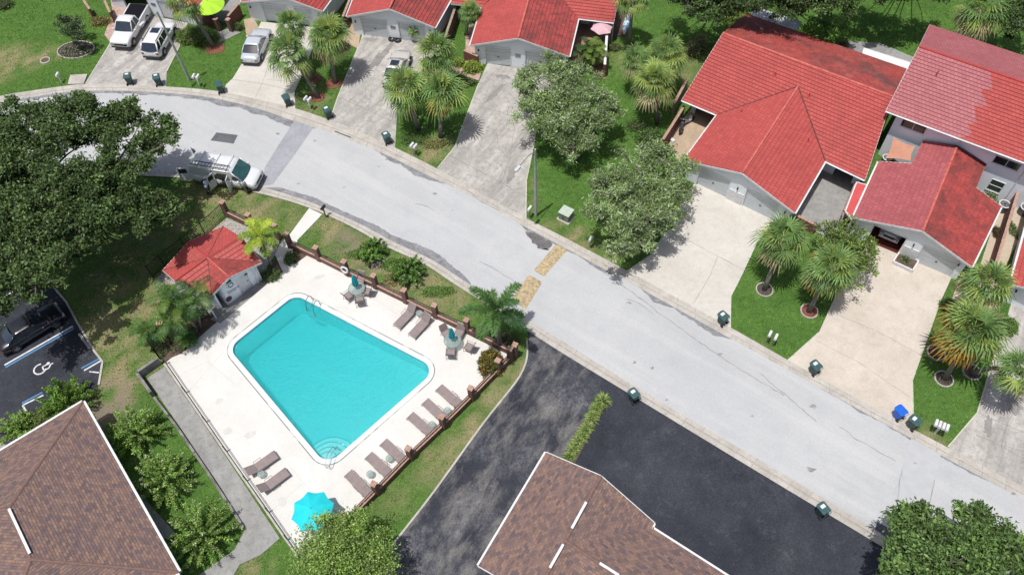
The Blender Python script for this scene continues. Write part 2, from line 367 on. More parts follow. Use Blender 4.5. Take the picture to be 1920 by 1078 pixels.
# ---- speed hump: two tan painted slabs of a real low hump across the road
hump_m = M_('worn_yellow_paint', (.52, .40, .21), (.24, .20, .15), 5, .85, lo=.36, hi=.66, fine=.7)
for pts, lab in ((P((1042, 459), (1064, 469), (1020, 519), (1001, 507)), 'long yellow painted speed hump section beside the upper kerb'), (P((991, 516), (1017, 530), (986, 580), (958, 562)), 'short yellow painted speed hump section in the middle of the road')):
    a, b, c, d = pts; vs = []; fs = []; n = 8
    for i in range(n+1):
        t = i/n; z = .024 + .07*math.sin(math.pi*t)
        for p in (d.lerp(c, t), a.lerp(b, t)): vs.append((p.x, p.y, z))
        for p in (d.lerp(c, t), a.lerp(b, t)): vs.append((p.x, p.y, .0))
    for i in range(n):
        q = i*4; r = q+4; fs += [(q, q+1, r+1, r), (q+2, q, r, r+2), (q+1, q+3, r+3, r+1)]
    tag(MB().add(vs, fs).build('speed_hump', hump_m), lab, 'speed hump', 'painted speed hump sections')
# ---- driveways
slab('driveway', P((161, 160), (186, 118), (208, 81), (240, 20), (282, 30), (352, 44), (352, 60), (325, 110), (313, 135), (312, 165), (236, 161)), .06, M['drive_a'])
slab('driveway', P((420, 175), (424, 160), (437, 148), (463, 105), (490, 42), (600, 54), (575, 122), (553, 172), (554, 206), (480, 188)), .06, M['drive_b'])
slab('driveway', P((619, 228), (634, 182), (671, 91), (681, 62), (842, 90), (800, 130), (765, 150), (745, 205), (741, 280), (680, 252)), .06, M['drive_a'])
slab('driveway', P((820, 319), (853, 276), (898, 156), (914, 120), (1062, 142), (1020, 200), (1003, 262), (988, 330), (986, 411), (908, 368)), .06, M['drive_a'])
slab('driveway', P((1176, 510), (1223, 477), (1296, 352), (1304, 343), (1456, 408), (1420, 455), (1387, 525), (1371, 556), (1370, 617)), .06, M['drive_b'])
slab('driveway', P((1477, 677), (1535, 624), (1563, 562), (1600, 480), (1634, 452), (1784, 520), (1758, 577), (1710, 713), (1712, 806)), .06, M['drive_f'])
slab('driveway', P((1777, 841), (1832, 774), (1856, 693), (1882, 618), (1897, 560), (2080, 640), (2060, 720), (2120, 1024), (1920, 917)), .06, M['drive_a'])
mb = MB()
for L, w_ in (([(183, 125), (314, 136)], .05), ([(236, 128), (300, 58)], .03), ([(431, 150), (490, 158), (553, 172)], .05), ([(492, 158), (500, 135), (540, 75)], .04), ([(479, 184), (492, 158)], .04), ([(500, 150), (545, 155), (560, 150)], .03),
            ([(634, 183), (680, 203), (741, 232)], .06), ([(712, 100), (700, 150), (690, 205)], .035), ([(686, 165), (683, 190), (690, 205), (710, 195)], .04), ([(843, 293), (900, 322), (986, 370)], .06), ([(896, 200), (950, 215), (1003, 228)], .05), ([(938, 345), (955, 300), (935, 280), (930, 250), (950, 235), (953, 200)], .05),
            ([(930, 250), (900, 262), (918, 245)], .04), ([(913, 365), (940, 330), (945, 318), (925, 300)], .05), ([(955, 300), (965, 240), (960, 225)], .04), ([(1240, 480), (1320, 430), (1388, 520)], .0), ([(1280, 447), (1340, 478), (1400, 510)], .04), ([(1346, 482), (1330, 520), (1300, 570)], .035),
            ([(1532, 640), (1610, 680), (1705, 745)], .03), ([(1555, 585), (1640, 620), (1725, 665)], .03), ([(1830, 815), (1880, 838), (1960, 885)], .05), ([(1876, 838), (1890, 790), (1920, 740)], .035), ([(1832, 774), (1920, 812)], .04)):
    if w_: ribbon(mb, P(*L), w_*.8, .064, .02 if len(L) < 4 else .06)
tag(mb.build('driveway_joints', M_('joint_dirt', (.20, .185, .165), (.28, .26, .235), 3)), kind='structure')
# kerb-like pale edges of the driveways on the garden side
mb = MB()
for L in ([(161, 158), (208, 81)], [(313, 135), (345, 72)], [(671, 91), (634, 182), (619, 226)], [(898, 156), (853, 276), (820, 317)], [(1003, 262), (987, 340), (986, 410)], [(1296, 352), (1223, 477), (1176, 509)], [(1758, 577), (1710, 713), (1712, 800)], [(1535, 624), (1477, 676)], [(1896, 575), (1856, 693), (1832, 774), (1777, 838)]):
    q = P(*L)
    for a, b in zip(q[:-1], q[1:]): mb.beam(a+Vector((0, 0, .035)), b+Vector((0, 0, .035)), .09, .062)
tag(mb.build('driveway_edging', M_('pale_edge', (.55, .54, .44), (.42, .42, .33), 1.5)), kind='structure')
# ---- paths and yards
slab('pink_paver_path', P((196, 66), (208, 82), (230, 45), (241, 18), (222, -4), (205, -12), (212, 25)), .05, M['brickpath'])
slab('path', P((340, 84), (352, 60), (405, 60), (436, 54), (452, 62), (420, 78), (388, 86)), .055, M['walk'])
slab('path', P((457, 38), (475, 34), (490, 60), (478, 72), (462, 66)), .05, M['sand'])
slab('path', P((655, 40), (676, 62), (672, 93), (642, 78)), .05, M['sand'])
slab('pink_paver_path', P((873, 42), (893, 48), (905, 126), (898, 152), (860, 140), (842, 124), (852, 118), (873, 124)), .05, M['brickpath'])
slab('patio', P((1250, 262), (1300, 200), (1350, 222), (1300, 330), (1280, 318)), .05, M['sand'])
slab('patio', P((1475, 395), (1530, 290), (1615, 328), (1592, 395), (1560, 450), (1500, 420)), .05, M['walk'])
slab('side_yard_path', P((1785, 560), (1800, 518), (1835, 505), (1885, 352), (1935, 352), (1935, 400), (1884, 500), (1860, 575), (1860, 600), (1790, 585)), .045, M_('cream_gravel', (.52, .44, .33), (.44, .37, .28), 6, .9, fine=.3))
slab('mulch_bed', P((1766, 578), (1780, 560), (1880, 590), (1888, 612), (1855, 625), (1800, 600)), .046, M['redmulch'])
slab('back_patio', P((1590, 78), (1650, 82), (1712, 108), (1700, 140), (1585, 100)), .045, M['walk'])
slab('side_yard_path', P((1143, 20), (1180, 20), (1176, 68), (1150, 72)), .045, M['mulch'])
slab('courtyard', P((1075, 60), (1085, 36), (1147, 50), (1140, 120), (1135, 150), (1070, 120)), .045, M_('terracotta_floor', (.30, .19, .12), (.22, .14, .09), 2))
slab('courtyard', P((385, -10), (455, -10), (448, 20), (425, 45), (385, 30)), .045, M['walk'])
# storm drain slab by the left kerb
slab('drain_slab', P((133, 143), (165, 141), (158, 159), (128, 160)), .13, M['curb'])
# ---- black lots
slab('parking_lot', P((991, 621), (1050, 656), (1173, 731), (1420, 881), (1670, 1031), (1850, 1137), (1500, 1420), (600, 1300), (640, 1140), (745, 1010), (815, 920), (903, 798), (945, 745), (975, 705), (988, 671)), .04, M['black'])
slab('parking_lot', P((-260, 440), (60, 490), (125, 567), (146, 606), (177, 658), (193, 679), (186, 722), (130, 758), (0, 828), (-260, 960)), .04, M['black'])
sheet('worn_drive', P((993, 624), (1050, 658), (1128, 706), (1124, 750), (1060, 868), (1023, 900), (893, 1100), (600, 1240), (640, 1140), (745, 1010), (815, 920), (903, 798), (945, 745), (975, 705), (988, 671)), .045, lot_mat(True))
mb = MB(); q = cat(P((988, 640), (988, 671), (975, 705), (945, 745), (903, 798), (815, 920), (745, 1010), (650, 1130)), 3)
for a, b in zip(q[:-1], q[1:]): mb.beam(a+Vector((0, 0, .03)), b+Vector((0, 0, .03)), .13, .1)
q = P((60, 490), (125, 567), (146, 606), (177, 658), (193, 679), (186, 722))
for a, b in zip(q[:-1], q[1:]): mb.beam(a+Vector((0, 0, .03)), b+Vector((0, 0, .03)), .15, .13)
tag(mb.build('kerb', M['curb']), kind='structure')
slab('pavement', P((-200, 930), (0, 826), (60, 800), (120, 765), (330, 1000), (120, 1100)), .05, M['walk'])
# stall paint
white_p = M_('white_road_paint', (.68, .68, .68), (.5, .5, .52), 5, .8); blue_p = M_('blue_road_paint', (.05, .20, .45), (.10, .24, .42), 5, .8)
def line(mb, a, b, w, z=.049): mb.beam(at(*a)+Vector((0, 0, z-.004)), at(*b)+Vector((0, 0, z-.004)), w, .008)
mb = MB(); mb2 = MB()
line(mb, (9, 685), (137, 612), .13); line(mb2, (11, 689), (139, 616), .13)
line(mb, (158, 695), (191, 676), .12); line(mb2, (153, 691), (188, 672), .12); line(mb, (168, 697), (186, 699), .1)
line(mb, (43, 760), (82, 741), .12); line(mb2, (42, 756), (80, 736), .12); line(mb, (43, 760), (53, 778), .12); line(mb, (66, 748), (80, 755), .1); line(mb, (-5, 565), (42, 537), .1)
# wheelchair symbol
c = at(79, 690); e1 = (at(95, 681)-at(60, 700)).normalized(); e2 = Vector((-e1.y, e1.x, 0))
def S2(u, v): return c + e1*u + e2*v
arc = [S2(-.15+.42*math.cos(a), -.02+.42*math.sin(a)) for a in np.linspace(R(60), R(330), 14)]
for a, b in zip(arc[:-1], arc[1:]): mb.beam(a+Vector((0, 0, .045)), b+Vector((0, 0, .045)), .11, .008)
for u, v, u2, v2 in ((.05, .05, .45, .05), (.05, .05, .05, -.3), (.05, -.3, .4, -.34), (.4, -.34, .62, -.1), (.62, -.1, .8, -.12)): mb.beam(S2(u, v)+Vector((0, 0, .0455)), S2(u2, v2)+Vector((0, 0, .0455)), .1, .008)
mb.prism([S2(.5+.12*math.cos(a), .08+.12*math.sin(a)) for a in np.linspace(0, 6.28, 13)[:-1]], .042, .05)
tag(mb.build('stall_markings', white_p), kind='structure'); tag(mb2.build('stall_markings', blue_p), kind='structure')
# ---- walkways of the pool
slab('entrance_path', P((541, 444), (580, 391), (604, 403), (558, 451)), .055, M['deck'])
slab('entrance_path', P((525, 458), (541, 444), (558, 451), (556, 462), (549, 470), (552, 497), (531, 512), (516, 478)), .05, M['deck'])
slab('ramp', P((309, 688), (275, 710), (336, 798), (400, 893), (461, 991), (440, 1030), (350, 1095), (420, 1110), (450, 1058), (489, 1040), (525, 1009), (440, 880), (385, 798)), .05, M['walk'])
slab('pebble_bed', P((426, 409), (475, 431), (524, 453), (516, 478), (500, 500), (500, 531), (407, 600), (345, 575), (296, 545), (290, 524), (350, 475)), .03, M['pebble'])
slab('planting_bed', P((303, 676), (326, 640), (365, 600), (400, 590), (407, 604), (388, 621), (359, 647), (340, 664), (323, 671), (310, 680)), .035, M['mulch'])
slab('planting_bed', P((500, 505), (522, 480), (532, 512), (505, 532)), .047, M['mulch'])
slab('planting_bed', P((545, 470), (552, 464), (575, 480), (553, 497)), .047, M['mulch'])
DECK = P((553, 497), (576, 480), (700, 540), (962, 670), (810, 818), (660, 968), (600, 1030), (566, 1050), (480, 925), (312, 680), (323, 671), (340, 664), (359, 647), (388, 621), (407, 605), (500, 531), (531, 512))
def rounded(pts, r, n=8):
    o = []; k = len(pts)
    for i in range(k):
        p, a, b = pts[i], pts[i-1], pts[(i+1) % k]; d1 = (a-p).normalized(); d2 = (b-p).normalized(); ang = d1.angle(d2); t = r/math.tan(ang/2)
        s = p+d1*t; e = p+d2*t; c = p + (d1+d2).normalized()*(r/math.sin(ang/2)); v0 = s-c; v1 = e-c; A = v0.angle(v1)
        for j in range(n+1):
            q = j/n; v = (v0*math.sin((1-q)*A) + v1*math.sin(q*A))/math.sin(A); o.append(c+v)
    return o
def offset(pts, d):
    o = []; k = len(pts); ar = sum(pts[i].x*pts[(i+1) % k].y-pts[(i+1) % k].x*pts[i].y for i in range(k)); s = 1 if ar > 0 else -1
    for i in range(k):
        t = (pts[(i+1) % k]-pts[i-1]).normalized(); o.append(pts[i] + Vector((t.y, -t.x, 0))*d*s)
    return o
WATER = rounded(P((429, 653), (554, 553), (820, 692), (613, 873)), .95)
COPE = offset(WATER, .36); JOINT = offset(WATER, .43)
slab('pool_deck', DECK, .07, M['deck'], holes=[JOINT])
tag(MB().prism(JOINT, -.1, .055, [COPE]).build('pool_joint', M_('joint_rubber', (.18, .17, .16), (.5, .48, .45), .6, lo=.5, hi=.56)), kind='structure')
tag(MB().prism(COPE, -.1, .075, [WATER]).build('pool_coping', M_('coping_paint', (.66, .70, .70), (.60, .66, .67), 1.5)), kind='structure')
mb = MB()
for L in ([(388, 645), (470, 600)], [(345, 700), (390, 678), (440, 720)], [(420, 660), (345, 745)], [(513, 955), (569, 905), (540, 870)], [(569, 905), (585, 925)], [(700, 560), (760, 600)]):
    ribbon(mb, P(*L), .02, .0725, .0)
tag(mb.build('deck_joints', M_('deck_joint', (.42, .40, .36), (.5, .48, .44), 2)), kind='structure')
# basin
deep = at(500, 600); shal = at(700, 800); dv = (shal-deep); dl = dv.length; dv.normalize()
def fl(p): t = (Vector((p[0], p[1], 0))-deep).dot(dv)/dl; return -2.3 + 1.15*min(1, max(0, t))
Wi = WATER; n = len(Wi); vs = []; fs = []
for p in Wi: vs.append((p.x, p.y, -.05))
for p in Wi: vs.append((p.x, p.y, fl(p)))
for i in range(n): fs.append((i, (i+1) % n, n+(i+1) % n, n+i))
fs.append([n+i for i in range(n)])
pool = tag(MB().add(vs, fs).build('pool_basin', M_('pool_plaster', (.62, .80, .80), (.56, .74, .74), .8, .8)), kind='structure')
tile = MB(); inner = offset(WATER, -.02)
tag(MB().prism(WATER, -.32, -.048, [inner]).build('pool_tile_band', M_('waterline_tile', (.05, .25, .33), (.10, .36, .42), 6, .3)), kind='structure')
wi = offset(WATER, -.022)
def water_mat():
    m = bpy.data.materials.new('pool_water'); m.use_nodes = True; t = m.node_tree; t.nodes.remove(t.nodes['Principled BSDF']); out = t.nodes['Material Output']
    tr = t.nodes.new('ShaderNodeBsdfTransparent'); gl = t.nodes.new('ShaderNodeBsdfGlossy'); gl.inputs['Roughness'].default_value = .06
    df = t.nodes.new('ShaderNodeBsdfDiffuse'); df.inputs[0].default_value = (.05, .72, .74, 1)
    fr = t.nodes.new('ShaderNodeFresnel'); fr.inputs['IOR'].default_value = 1.33
    bp = t.nodes.new('ShaderNodeBump'); bp.inputs['Strength'].default_value = 1; bp.inputs['Distance'].default_value = .045
    h = math_(t, 'ADD', noise(t, 2.2, 3, .5, pos(t), 1.5), noise(t, 7, 3, .6, pos(t), 1.0)); t.links.new(h, bp.inputs['Height'])
    t.links.new(bp.outputs[0], gl.inputs['Normal']); t.links.new(bp.outputs[0], fr.inputs['Normal']); t.links.new(bp.outputs[0], df.inputs['Normal'])
    a = t.nodes.new('ShaderNodeMixShader'); a.inputs[0].default_value = .36; t.links.new(tr.outputs[0], a.inputs[1]); t.links.new(df.outputs[0], a.inputs[2])
    b = t.nodes.new('ShaderNodeMixShader'); t.links.new(fr.outputs[0], b.inputs[0]); t.links.new(a.outputs[0], b.inputs[1]); t.links.new(gl.outputs[0], b.inputs[2])
    t.links.new(b.outputs[0], out.inputs['Surface'])
    va = t.nodes.new('ShaderNodeVolumeAbsorption'); va.inputs['Color'].default_value = (.10, .80, .84, 1); va.inputs['Density'].default_value = .46
    t.links.new(va.outputs[0], out.inputs['Volume']); return m
vs = [(p.x, p.y, -.13) for p in wi] + [(p.x, p.y, fl(p)+.004) for p in wi]; n = len(wi)
ccw = sum(wi[i].x*wi[(i+1) % n].y-wi[(i+1) % n].x*wi[i].y for i in range(n)) > 0
fs = [list(range(n)) if ccw else list(range(n))[::-1], [n+i for i in range(n)][::-1] if ccw else [n+i for i in range(n)]]
for i in range(n): fs.append((i, n+i, n+(i+1) % n, (i+1) % n) if ccw else (i, (i+1) % n, n+(i+1) % n, n+i))
tag(MB().add(vs, fs).build('water', water_mat()), kind='structure')
# corner steps of the pool (quarter rings) under water
mb = MB(); cc = at(613, 866); d1 = (at(554, 800)-at(613, 873)).normalized(); d2 = (at(692, 796)-at(613, 873)).normalized()
for k, (r_, z_) in enumerate(((2.1, -1.0), (1.65, -.72), (1.2, -.44), (.8, -.24))):
    pts = [cc + (d1*math.cos(a)+d2*math.sin(a))*r_ for a in np.linspace(0, math.pi/2, 12)]
    pts = [cc+(d1+d2)*.12] + [p for p in pts]; mb.prism(pts, z_-.3, z_)
tag(mb.build('pool_steps', M_('step_plaster', (.45, .66, .66), (.38, .6, .61), 3)), kind='structure')
PAVED.append([(p.x, p.y) for p in JOINT])
mb = MB()
for r_, z_ in ((2.1, -1.0), (1.65, -.72), (1.2, -.44), (.8, -.24)): mb.tube([cc + (d1*math.cos(a)+d2*math.sin(a))*r_ + Vector((0, 0, z_+.005)) for a in np.linspace(.06, math.pi/2-.06, 14)], .035, 5)
tag(mb.build('step_edges', M_('step_tile_edge', (.03, .22, .28), (.05, .30, .36), 5)), kind='structure')
M['stain1'] = concrete('oil_darkened_concrete', (.30, .285, .265), (.20, .19, .18), .7, 1.2); M['stain2'] = concrete('faint_deck_stain', (.58, .565, .53), (.52, .505, .465), .3, 1.5)
def blot(x, y, rx, ry, rz, m, z=.0655):
    c = at(x, y); q = [c+Vector((rx*math.cos(a)*math.cos(rz)-ry*math.sin(a)*math.sin(rz), rx*math.cos(a)*math.sin(rz)+ry*math.sin(a)*math.cos(rz), 0))*random.uniform(.62, 1.1) for a in np.linspace(0, 2*math.pi, 27)[:-1]]; sheet('stain', q, z, m)
for x, y, rx, ry, rz, m in ((694, 76, .8, .3, -.2, 'stain1'), (712, 110, .5, 2.4, -.5, 'stain1'), (944, 145, .9, .35, -.2, 'stain1'), (930, 175, .3, 1.6, -.6, 'stain1'), (250, 95, .5, .9, -.5, 'stain1'), (958, 330, .35, 1.2, -.4, 'stain1'), (1900, 760, .6, .8, 0, 'stain1'), (1852, 800, .3, .9, -.4, 'stain1')): blot(x, y, rx, ry, rz, M[m])
for x, y, rx, ry in ((412, 752, .35, .25), (428, 808, .3, .35), (470, 815, .5, .3), (530, 940, .3, .4), (600, 520, .5, .2)): blot(x, y, rx, ry, .4, M['stain2'], .0735)
# ---------------------------------------------------------------- lawn
BLOBS = [(450, 385, 4.2, .75), (400, 380, 3, .7), (560, 400, 3, .45), (520, 380, 3, .5), (640, 440, 1.8, .9), (620, 425, 1.3, .7), (690, 470, 2.5, .7), (760, 520, 2.2, 1), (730, 540, 1.5, 1), (700, 500, 1.2, .9), (800, 545, 1.8, .8), (850, 560, 1.8, .6), (880, 580, 1.5, .4),
         (230, 640, 4.5, .75), (200, 700, 2.6, 1), (215, 735, 2, 1), (250, 560, 3.5, .6), (280, 590, 2, .9), (180, 620, 2.5, .6), (240, 500, 4, .5), (330, 420, 3, .55), (940, 750, 1.8, .9), (900, 800, 1.8, .8), (860, 850, 1.6, .6), (960, 690, 1.5, .7), (820, 870, 1.6, .5), (740, 930, 1.3, .35), (480, 1065, .9, .8),
         (1030, 440, 1.2, .8), (1070, 440, 1.2, .9), (1085, 450, 1.2, .8), (990, 340, .8, .9), (992, 380, .7, .7), (1060, 425, .9, .7), (10, 118, 2.2, 1), (40, 112, 1.8, 1), (70, 104, 1.4, .8), (110, 100, 1, .5), (800, 285, 1.6, .7), (830, 270, 1.2, .7), (590, 190, 2, .4), (740, 55, 1, .5),
         (1150, 480, 1.4, .6), (1130, 470, 1, .7), (1170, 110, 2, .3), (1890, 835, 1, .4), (1715, 640, 1.3, .3), (1750, 820, .9, .6), (1420, 660, .9, .4), (490, 440, 1.8, .3), (1290, 130, 2.5, .35)]
BARE = [(650, 452, 1.15, .9), (205, 745, 1.5, .6), (225, 770, 1.3, .6), (195, 780, 1.5, .7), (690, 500, .9, .5), (780, 520, .8, .5), (640, 145, .9, .0)]
BL = [(*at(x, y).to_2d(), r, s) for x, y, r, s in BLOBS]; BR = [(*at(x, y).to_2d(), r, s) for x, y, r, s in BARE]
_g = NP.random((256, 256))
def vnoise(x, y, s):
    x = np.asarray(x)*s+500; y = np.asarray(y)*s+500; i = np.floor(x).astype(int); j = np.floor(y).astype(int); u = x-i; v = y-j; u = u*u*(3-2*u); v = v*v*(3-2*v)
    G = lambda a, b: _g[a % 256, b % 256]
    return (G(i, j)*(1-u)+G(i+1, j)*u)*(1-v) + (G(i, j+1)*(1-u)+G(i+1, j+1)*u)*v
def fbm(x, y, s): return (vnoise(x, y, s) + .5*vnoise(x, y, s*2.1) + .25*vnoise(x, y, s*4.3) + .12*vnoise(x, y, s*9))/1.87
def field(x, y, L):
    d = np.zeros_like(x)
    for bx, by, r, s in L:
        q = np.hypot(x-bx, y-by)/r; d = np.maximum(d, s*np.clip(1.5-q, 0, 1))
    return np.clip(d*3.3*(fbm(x, y, 1.3)-.27), 0, 1)
def pip(x, y, poly):
    c = np.zeros(x.shape, bool); n = len(poly); px_ = [p[0] for p in poly]; py_ = [p[1] for p in poly]; j = n-1
    for i in range(n):
        if py_[i] != py_[j]: c ^= ((py_[i] > y) != (py_[j] > y)) & (x < (px_[j]-px_[i])*(y-py_[i])/(py_[j]-py_[i]) + px_[i])
        j = i
    return c
X0, X1, Y0, Y1, ST = -66., 66., 6., 84., .5
nx = int((X1-X0)/ST)+1; ny = int((Y1-Y0)/ST)+1
gx, gy = np.meshgrid(np.linspace(X0, X1, nx), np.linspace(Y0, Y1, ny)); gx = gx.ravel(); gy = gy.ravel()
dk = pip(gx, gy, [(p.x, p.y) for p in offset(JOINT, .3)]).reshape(ny, nx)
vs = [(a, b, 0.) for a, b in zip(gx, gy)]; fs = []
for j in range(ny-1):
    for i in range(nx-1):
        if dk[j, i] or dk[j, i+1] or dk[j+1, i] or dk[j+1, i+1]: continue
        a = j*nx+i; fs.append((a, a+1, a+nx+1, a+nx))
k = len(vs); F_ = 600.
vs += [(-F_, -F_, 0), (F_, -F_, 0), (F_, F_, 0), (-F_, F_, 0)]; c0, c1, c2, c3 = 0, nx-1, ny*nx-1, (ny-1)*nx
fs += [(k, k+1) + tuple(range(c1, c0-1, -1)), (k+1, k+2) + tuple(range(c2, c1-1, -nx)), (k+2, k+3) + tuple(range(c3, c2+1)), (k+3, k) + tuple(range(c0, c3+1, nx))]
dry = np.append(field(gx, gy, BL), [0]*4); bare = np.append(field(gx, gy, BR), [0]*4)
def lawn_mat():
    m, t, b = new_mat('lawn', .9, 0, .2); v = pos(t); a = t.nodes.new('ShaderNodeAttribute'); a.attribute_name = 'Wear'; s = t.nodes.new('ShaderNodeSeparateColor'); t.links.new(a.outputs[0], s.inputs[0])
    o = mix(t, ramp(t, noise(t, .35, 6, .65, v), .3, .7), (.065, .15, .026), (.12, .23, .045))
    o = mix(t, ramp(t, noise(t, 2.2, 6, .8, v), .35, .75), o, (.045, .088, .022))
    d = math_(t, 'MULTIPLY', s.outputs[0], math_(t, 'ADD', noise(t, 1.6, 6, .8, v), .35), True)
    o = mix(t, math_(t, 'MULTIPLY', d, 1.15, True), o, (.27, .235, .125)); o = mix(t, s.outputs[1], o, (.20, .165, .13))
    o = mix(t, .55, o, ramp(t, noise(t, 14, 4, .85, v), .3, .7), 'OVERLAY')
    t.links.new(o, b.inputs['Base Color']); bump(t, b, noise(t, 16, 4, .8, v), .8, .05); return m
g_ = MB().add(vs, fs).build('ground', lawn_mat()); tag(g_, kind='structure')
ca = g_.data.color_attributes.new('Wear', 'FLOAT_COLOR', 'POINT'); buf = np.zeros((len(vs), 4), np.float32); buf[:, 0] = dry; buf[:, 1] = bare; buf[:, 3] = 1; ca.data.foreach_set('color', buf.ravel())
# ================================================================ FOLIAGE BUILDERS
LEAF = colattr('leaf', .5, .2, .3); FROND = colattr('palm_leaf', .5, .2, .25); BLADE = colattr('grass_blade', .7, .3, .2)
M['bark'] = M_('grey_bark', (.20, .18, .155), (.10, .085, .07), 6, .95, bmp=.8, vec='obj')
M['palmbark'] = M_('palm_bark', (.27, .245, .21), (.13, .11, .09), 7, .95, bmp=.8, vec='obj')
def rawmesh(name, V, F, C, mat, parent=None, smooth=False, world=True):
    "V (n,3), F (m,k) same-size faces, C (n,3) vertex colours"
    V = np.asarray(V, np.float32); F = np.asarray(F, np.int32); off = Vector((0, 0, 0))
    if parent is not None and world: off = ORG.get(parent.name, off)
    V = V - np.array(off, np.float32); me = bpy.data.meshes.new(name); m, k = F.shape
    me.vertices.add(len(V)); me.vertices.foreach_set('co', V.ravel()); me.loops.add(m*k); me.loops.foreach_set('vertex_index', F.ravel())
    me.polygons.add(m); me.polygons.foreach_set('loop_start', np.arange(0, m*k, k, dtype=np.int32)); me.update(calc_edges=True)
    ca = me.color_attributes.new('Col', 'FLOAT_COLOR', 'POINT'); c = np.ones((len(V), 4), np.float32); c[:, :3] = np.clip(np.asarray(C)*(1.25 if mat in (LEAF, FROND) else 1), 0, .8); ca.data.foreach_set('color', c.ravel())
    me.materials.append(mat)
    if smooth: me.polygons.foreach_set('use_smooth', np.ones(m, bool))
    me.validate(); o = bpy.data.objects.new(name, me); col.objects.link(o)
    if parent is not None: o.parent = parent; ORG[o.name] = off
    return o
def unit(a): return a/np.maximum(1e-6, np.linalg.norm(a, axis=-1, keepdims=True))
def leaves(P_, size, cols, up=.6, asp=.5, dirs=None, fold=.25):
    "one folded diamond leaf per point -> V,F,C"
    n = len(P_); nrm = unit(NP.normal(size=(n, 3)) + np.array([0, 0, up*1.6])); d = NP.normal(size=(n, 3)) if dirs is None else dirs + NP.normal(size=(n, 3))*.35
    d = unit(d - nrm*(d*nrm).sum(1, keepdims=True)); s = np.cross(nrm, d); L = (size*NP.uniform(.6, 1.3, n))[:, None]; W = L*asp*.5
    V = np.stack([P_ - d*L*.1, P_ + d*L*.4 + s*W - nrm*W*fold, P_ + d*L*.95, P_ + d*L*.4 - s*W - nrm*W*fold], 1).reshape(-1, 3)
    F = np.arange(4*n).reshape(n, 4); return V, F, np.repeat(cols, 4, 0)
def pal(n, cs, wts=None, jit=.22):
    cs = np.array(cs); i = NP.choice(len(cs), n, p=None if wts is None else np.array(wts)/sum(wts)); j = NP.choice(len(cs), n); t = NP.uniform(0, .4, (n, 1))
    return (cs[i]*(1-t)+cs[j]*t)*NP.uniform(1-jit, 1+jit, (n, 1))
def join(parts):
    o = 0; VS = []; FS = []; CS = []
    for V, F, C in parts: VS.append(V); FS.append(F+o); CS.append(C); o += len(V)
    return np.concatenate(VS), np.concatenate(FS), np.concatenate(CS)
def limbs(mb, base, ends, r0, split=.35, wig=.3):
    for e in ends:
        e = Vector(e); b = Vector(base); h = e.z-b.z; m1 = b.lerp(e, .35) + Vector((0, 0, h*.18)); m2 = b.lerp(e, .7) + Vector((random.uniform(-wig, wig), random.uniform(-wig, wig), h*.12))
        mb.tube([b, m1, m2, e], [r0, r0*.7, r0*.42, r0*.12], 6)
def tree(name, label, base, blobs, cs, wts=None, lsize=.22, dens=55, trunk=(.25, 2.2), group=None, cat='tree', asp=.5, up=.6, twig=True, barkm=None, sub=7, lean=(0, 0)):
    "blobs: (centre Vector, radius, vertical squash). Leaves gather in many small sprays inside every blob."
    t = thing(name, label, cat, base, 0, group); mb = MB(); th = trunk[1]; top = Vector(base)+Vector((lean[0], lean[1], th))
    mb.tube([base, Vector(base).lerp(top, .5)+Vector((.05, .03, 0)), top], [trunk[0]*1.35, trunk[0], trunk[0]*.85], 9)
    limbs(mb, top, [b[0]-Vector((0, 0, b[1]*.35)) for b in blobs], trunk[0]*.38)
    parts = []
    for c, r, sq in blobs:
        c = np.array(c); ns = max(4, int(sub*r*r)); sd = unit(NP.normal(size=(ns, 3)) + [0, 0, .35]); sr = r*NP.uniform(.5, 1.18, (ns, 1)); sc = c + sd*sr*[1, 1, sq]
        if twig:
            for q in range(min(ns, 7)): mb.tube([Vector(c)-Vector((0, 0, r*.2)), Vector(c).lerp(Vector(sc[q]), .55)+Vector((0, 0, .1)), Vector(sc[q])], [.05, .03, .012], 4, False)
        for q in range(ns):
            n = int(dens*NP.uniform(.4, 1.6)); srr = r*NP.uniform(.10, .26)+.14; p = sc[q] + NP.normal(size=(n, 3))*srr*[.62, .62, .38]
            parts.append(leaves(p, lsize, pal(n, cs, wts)*NP.uniform(.65, 1.4), up, asp))
    mb.build('trunk', barkm or M['bark'], t, True); V, F, C = join(parts); rawmesh('crown', V, F, C, LEAF, t); return t
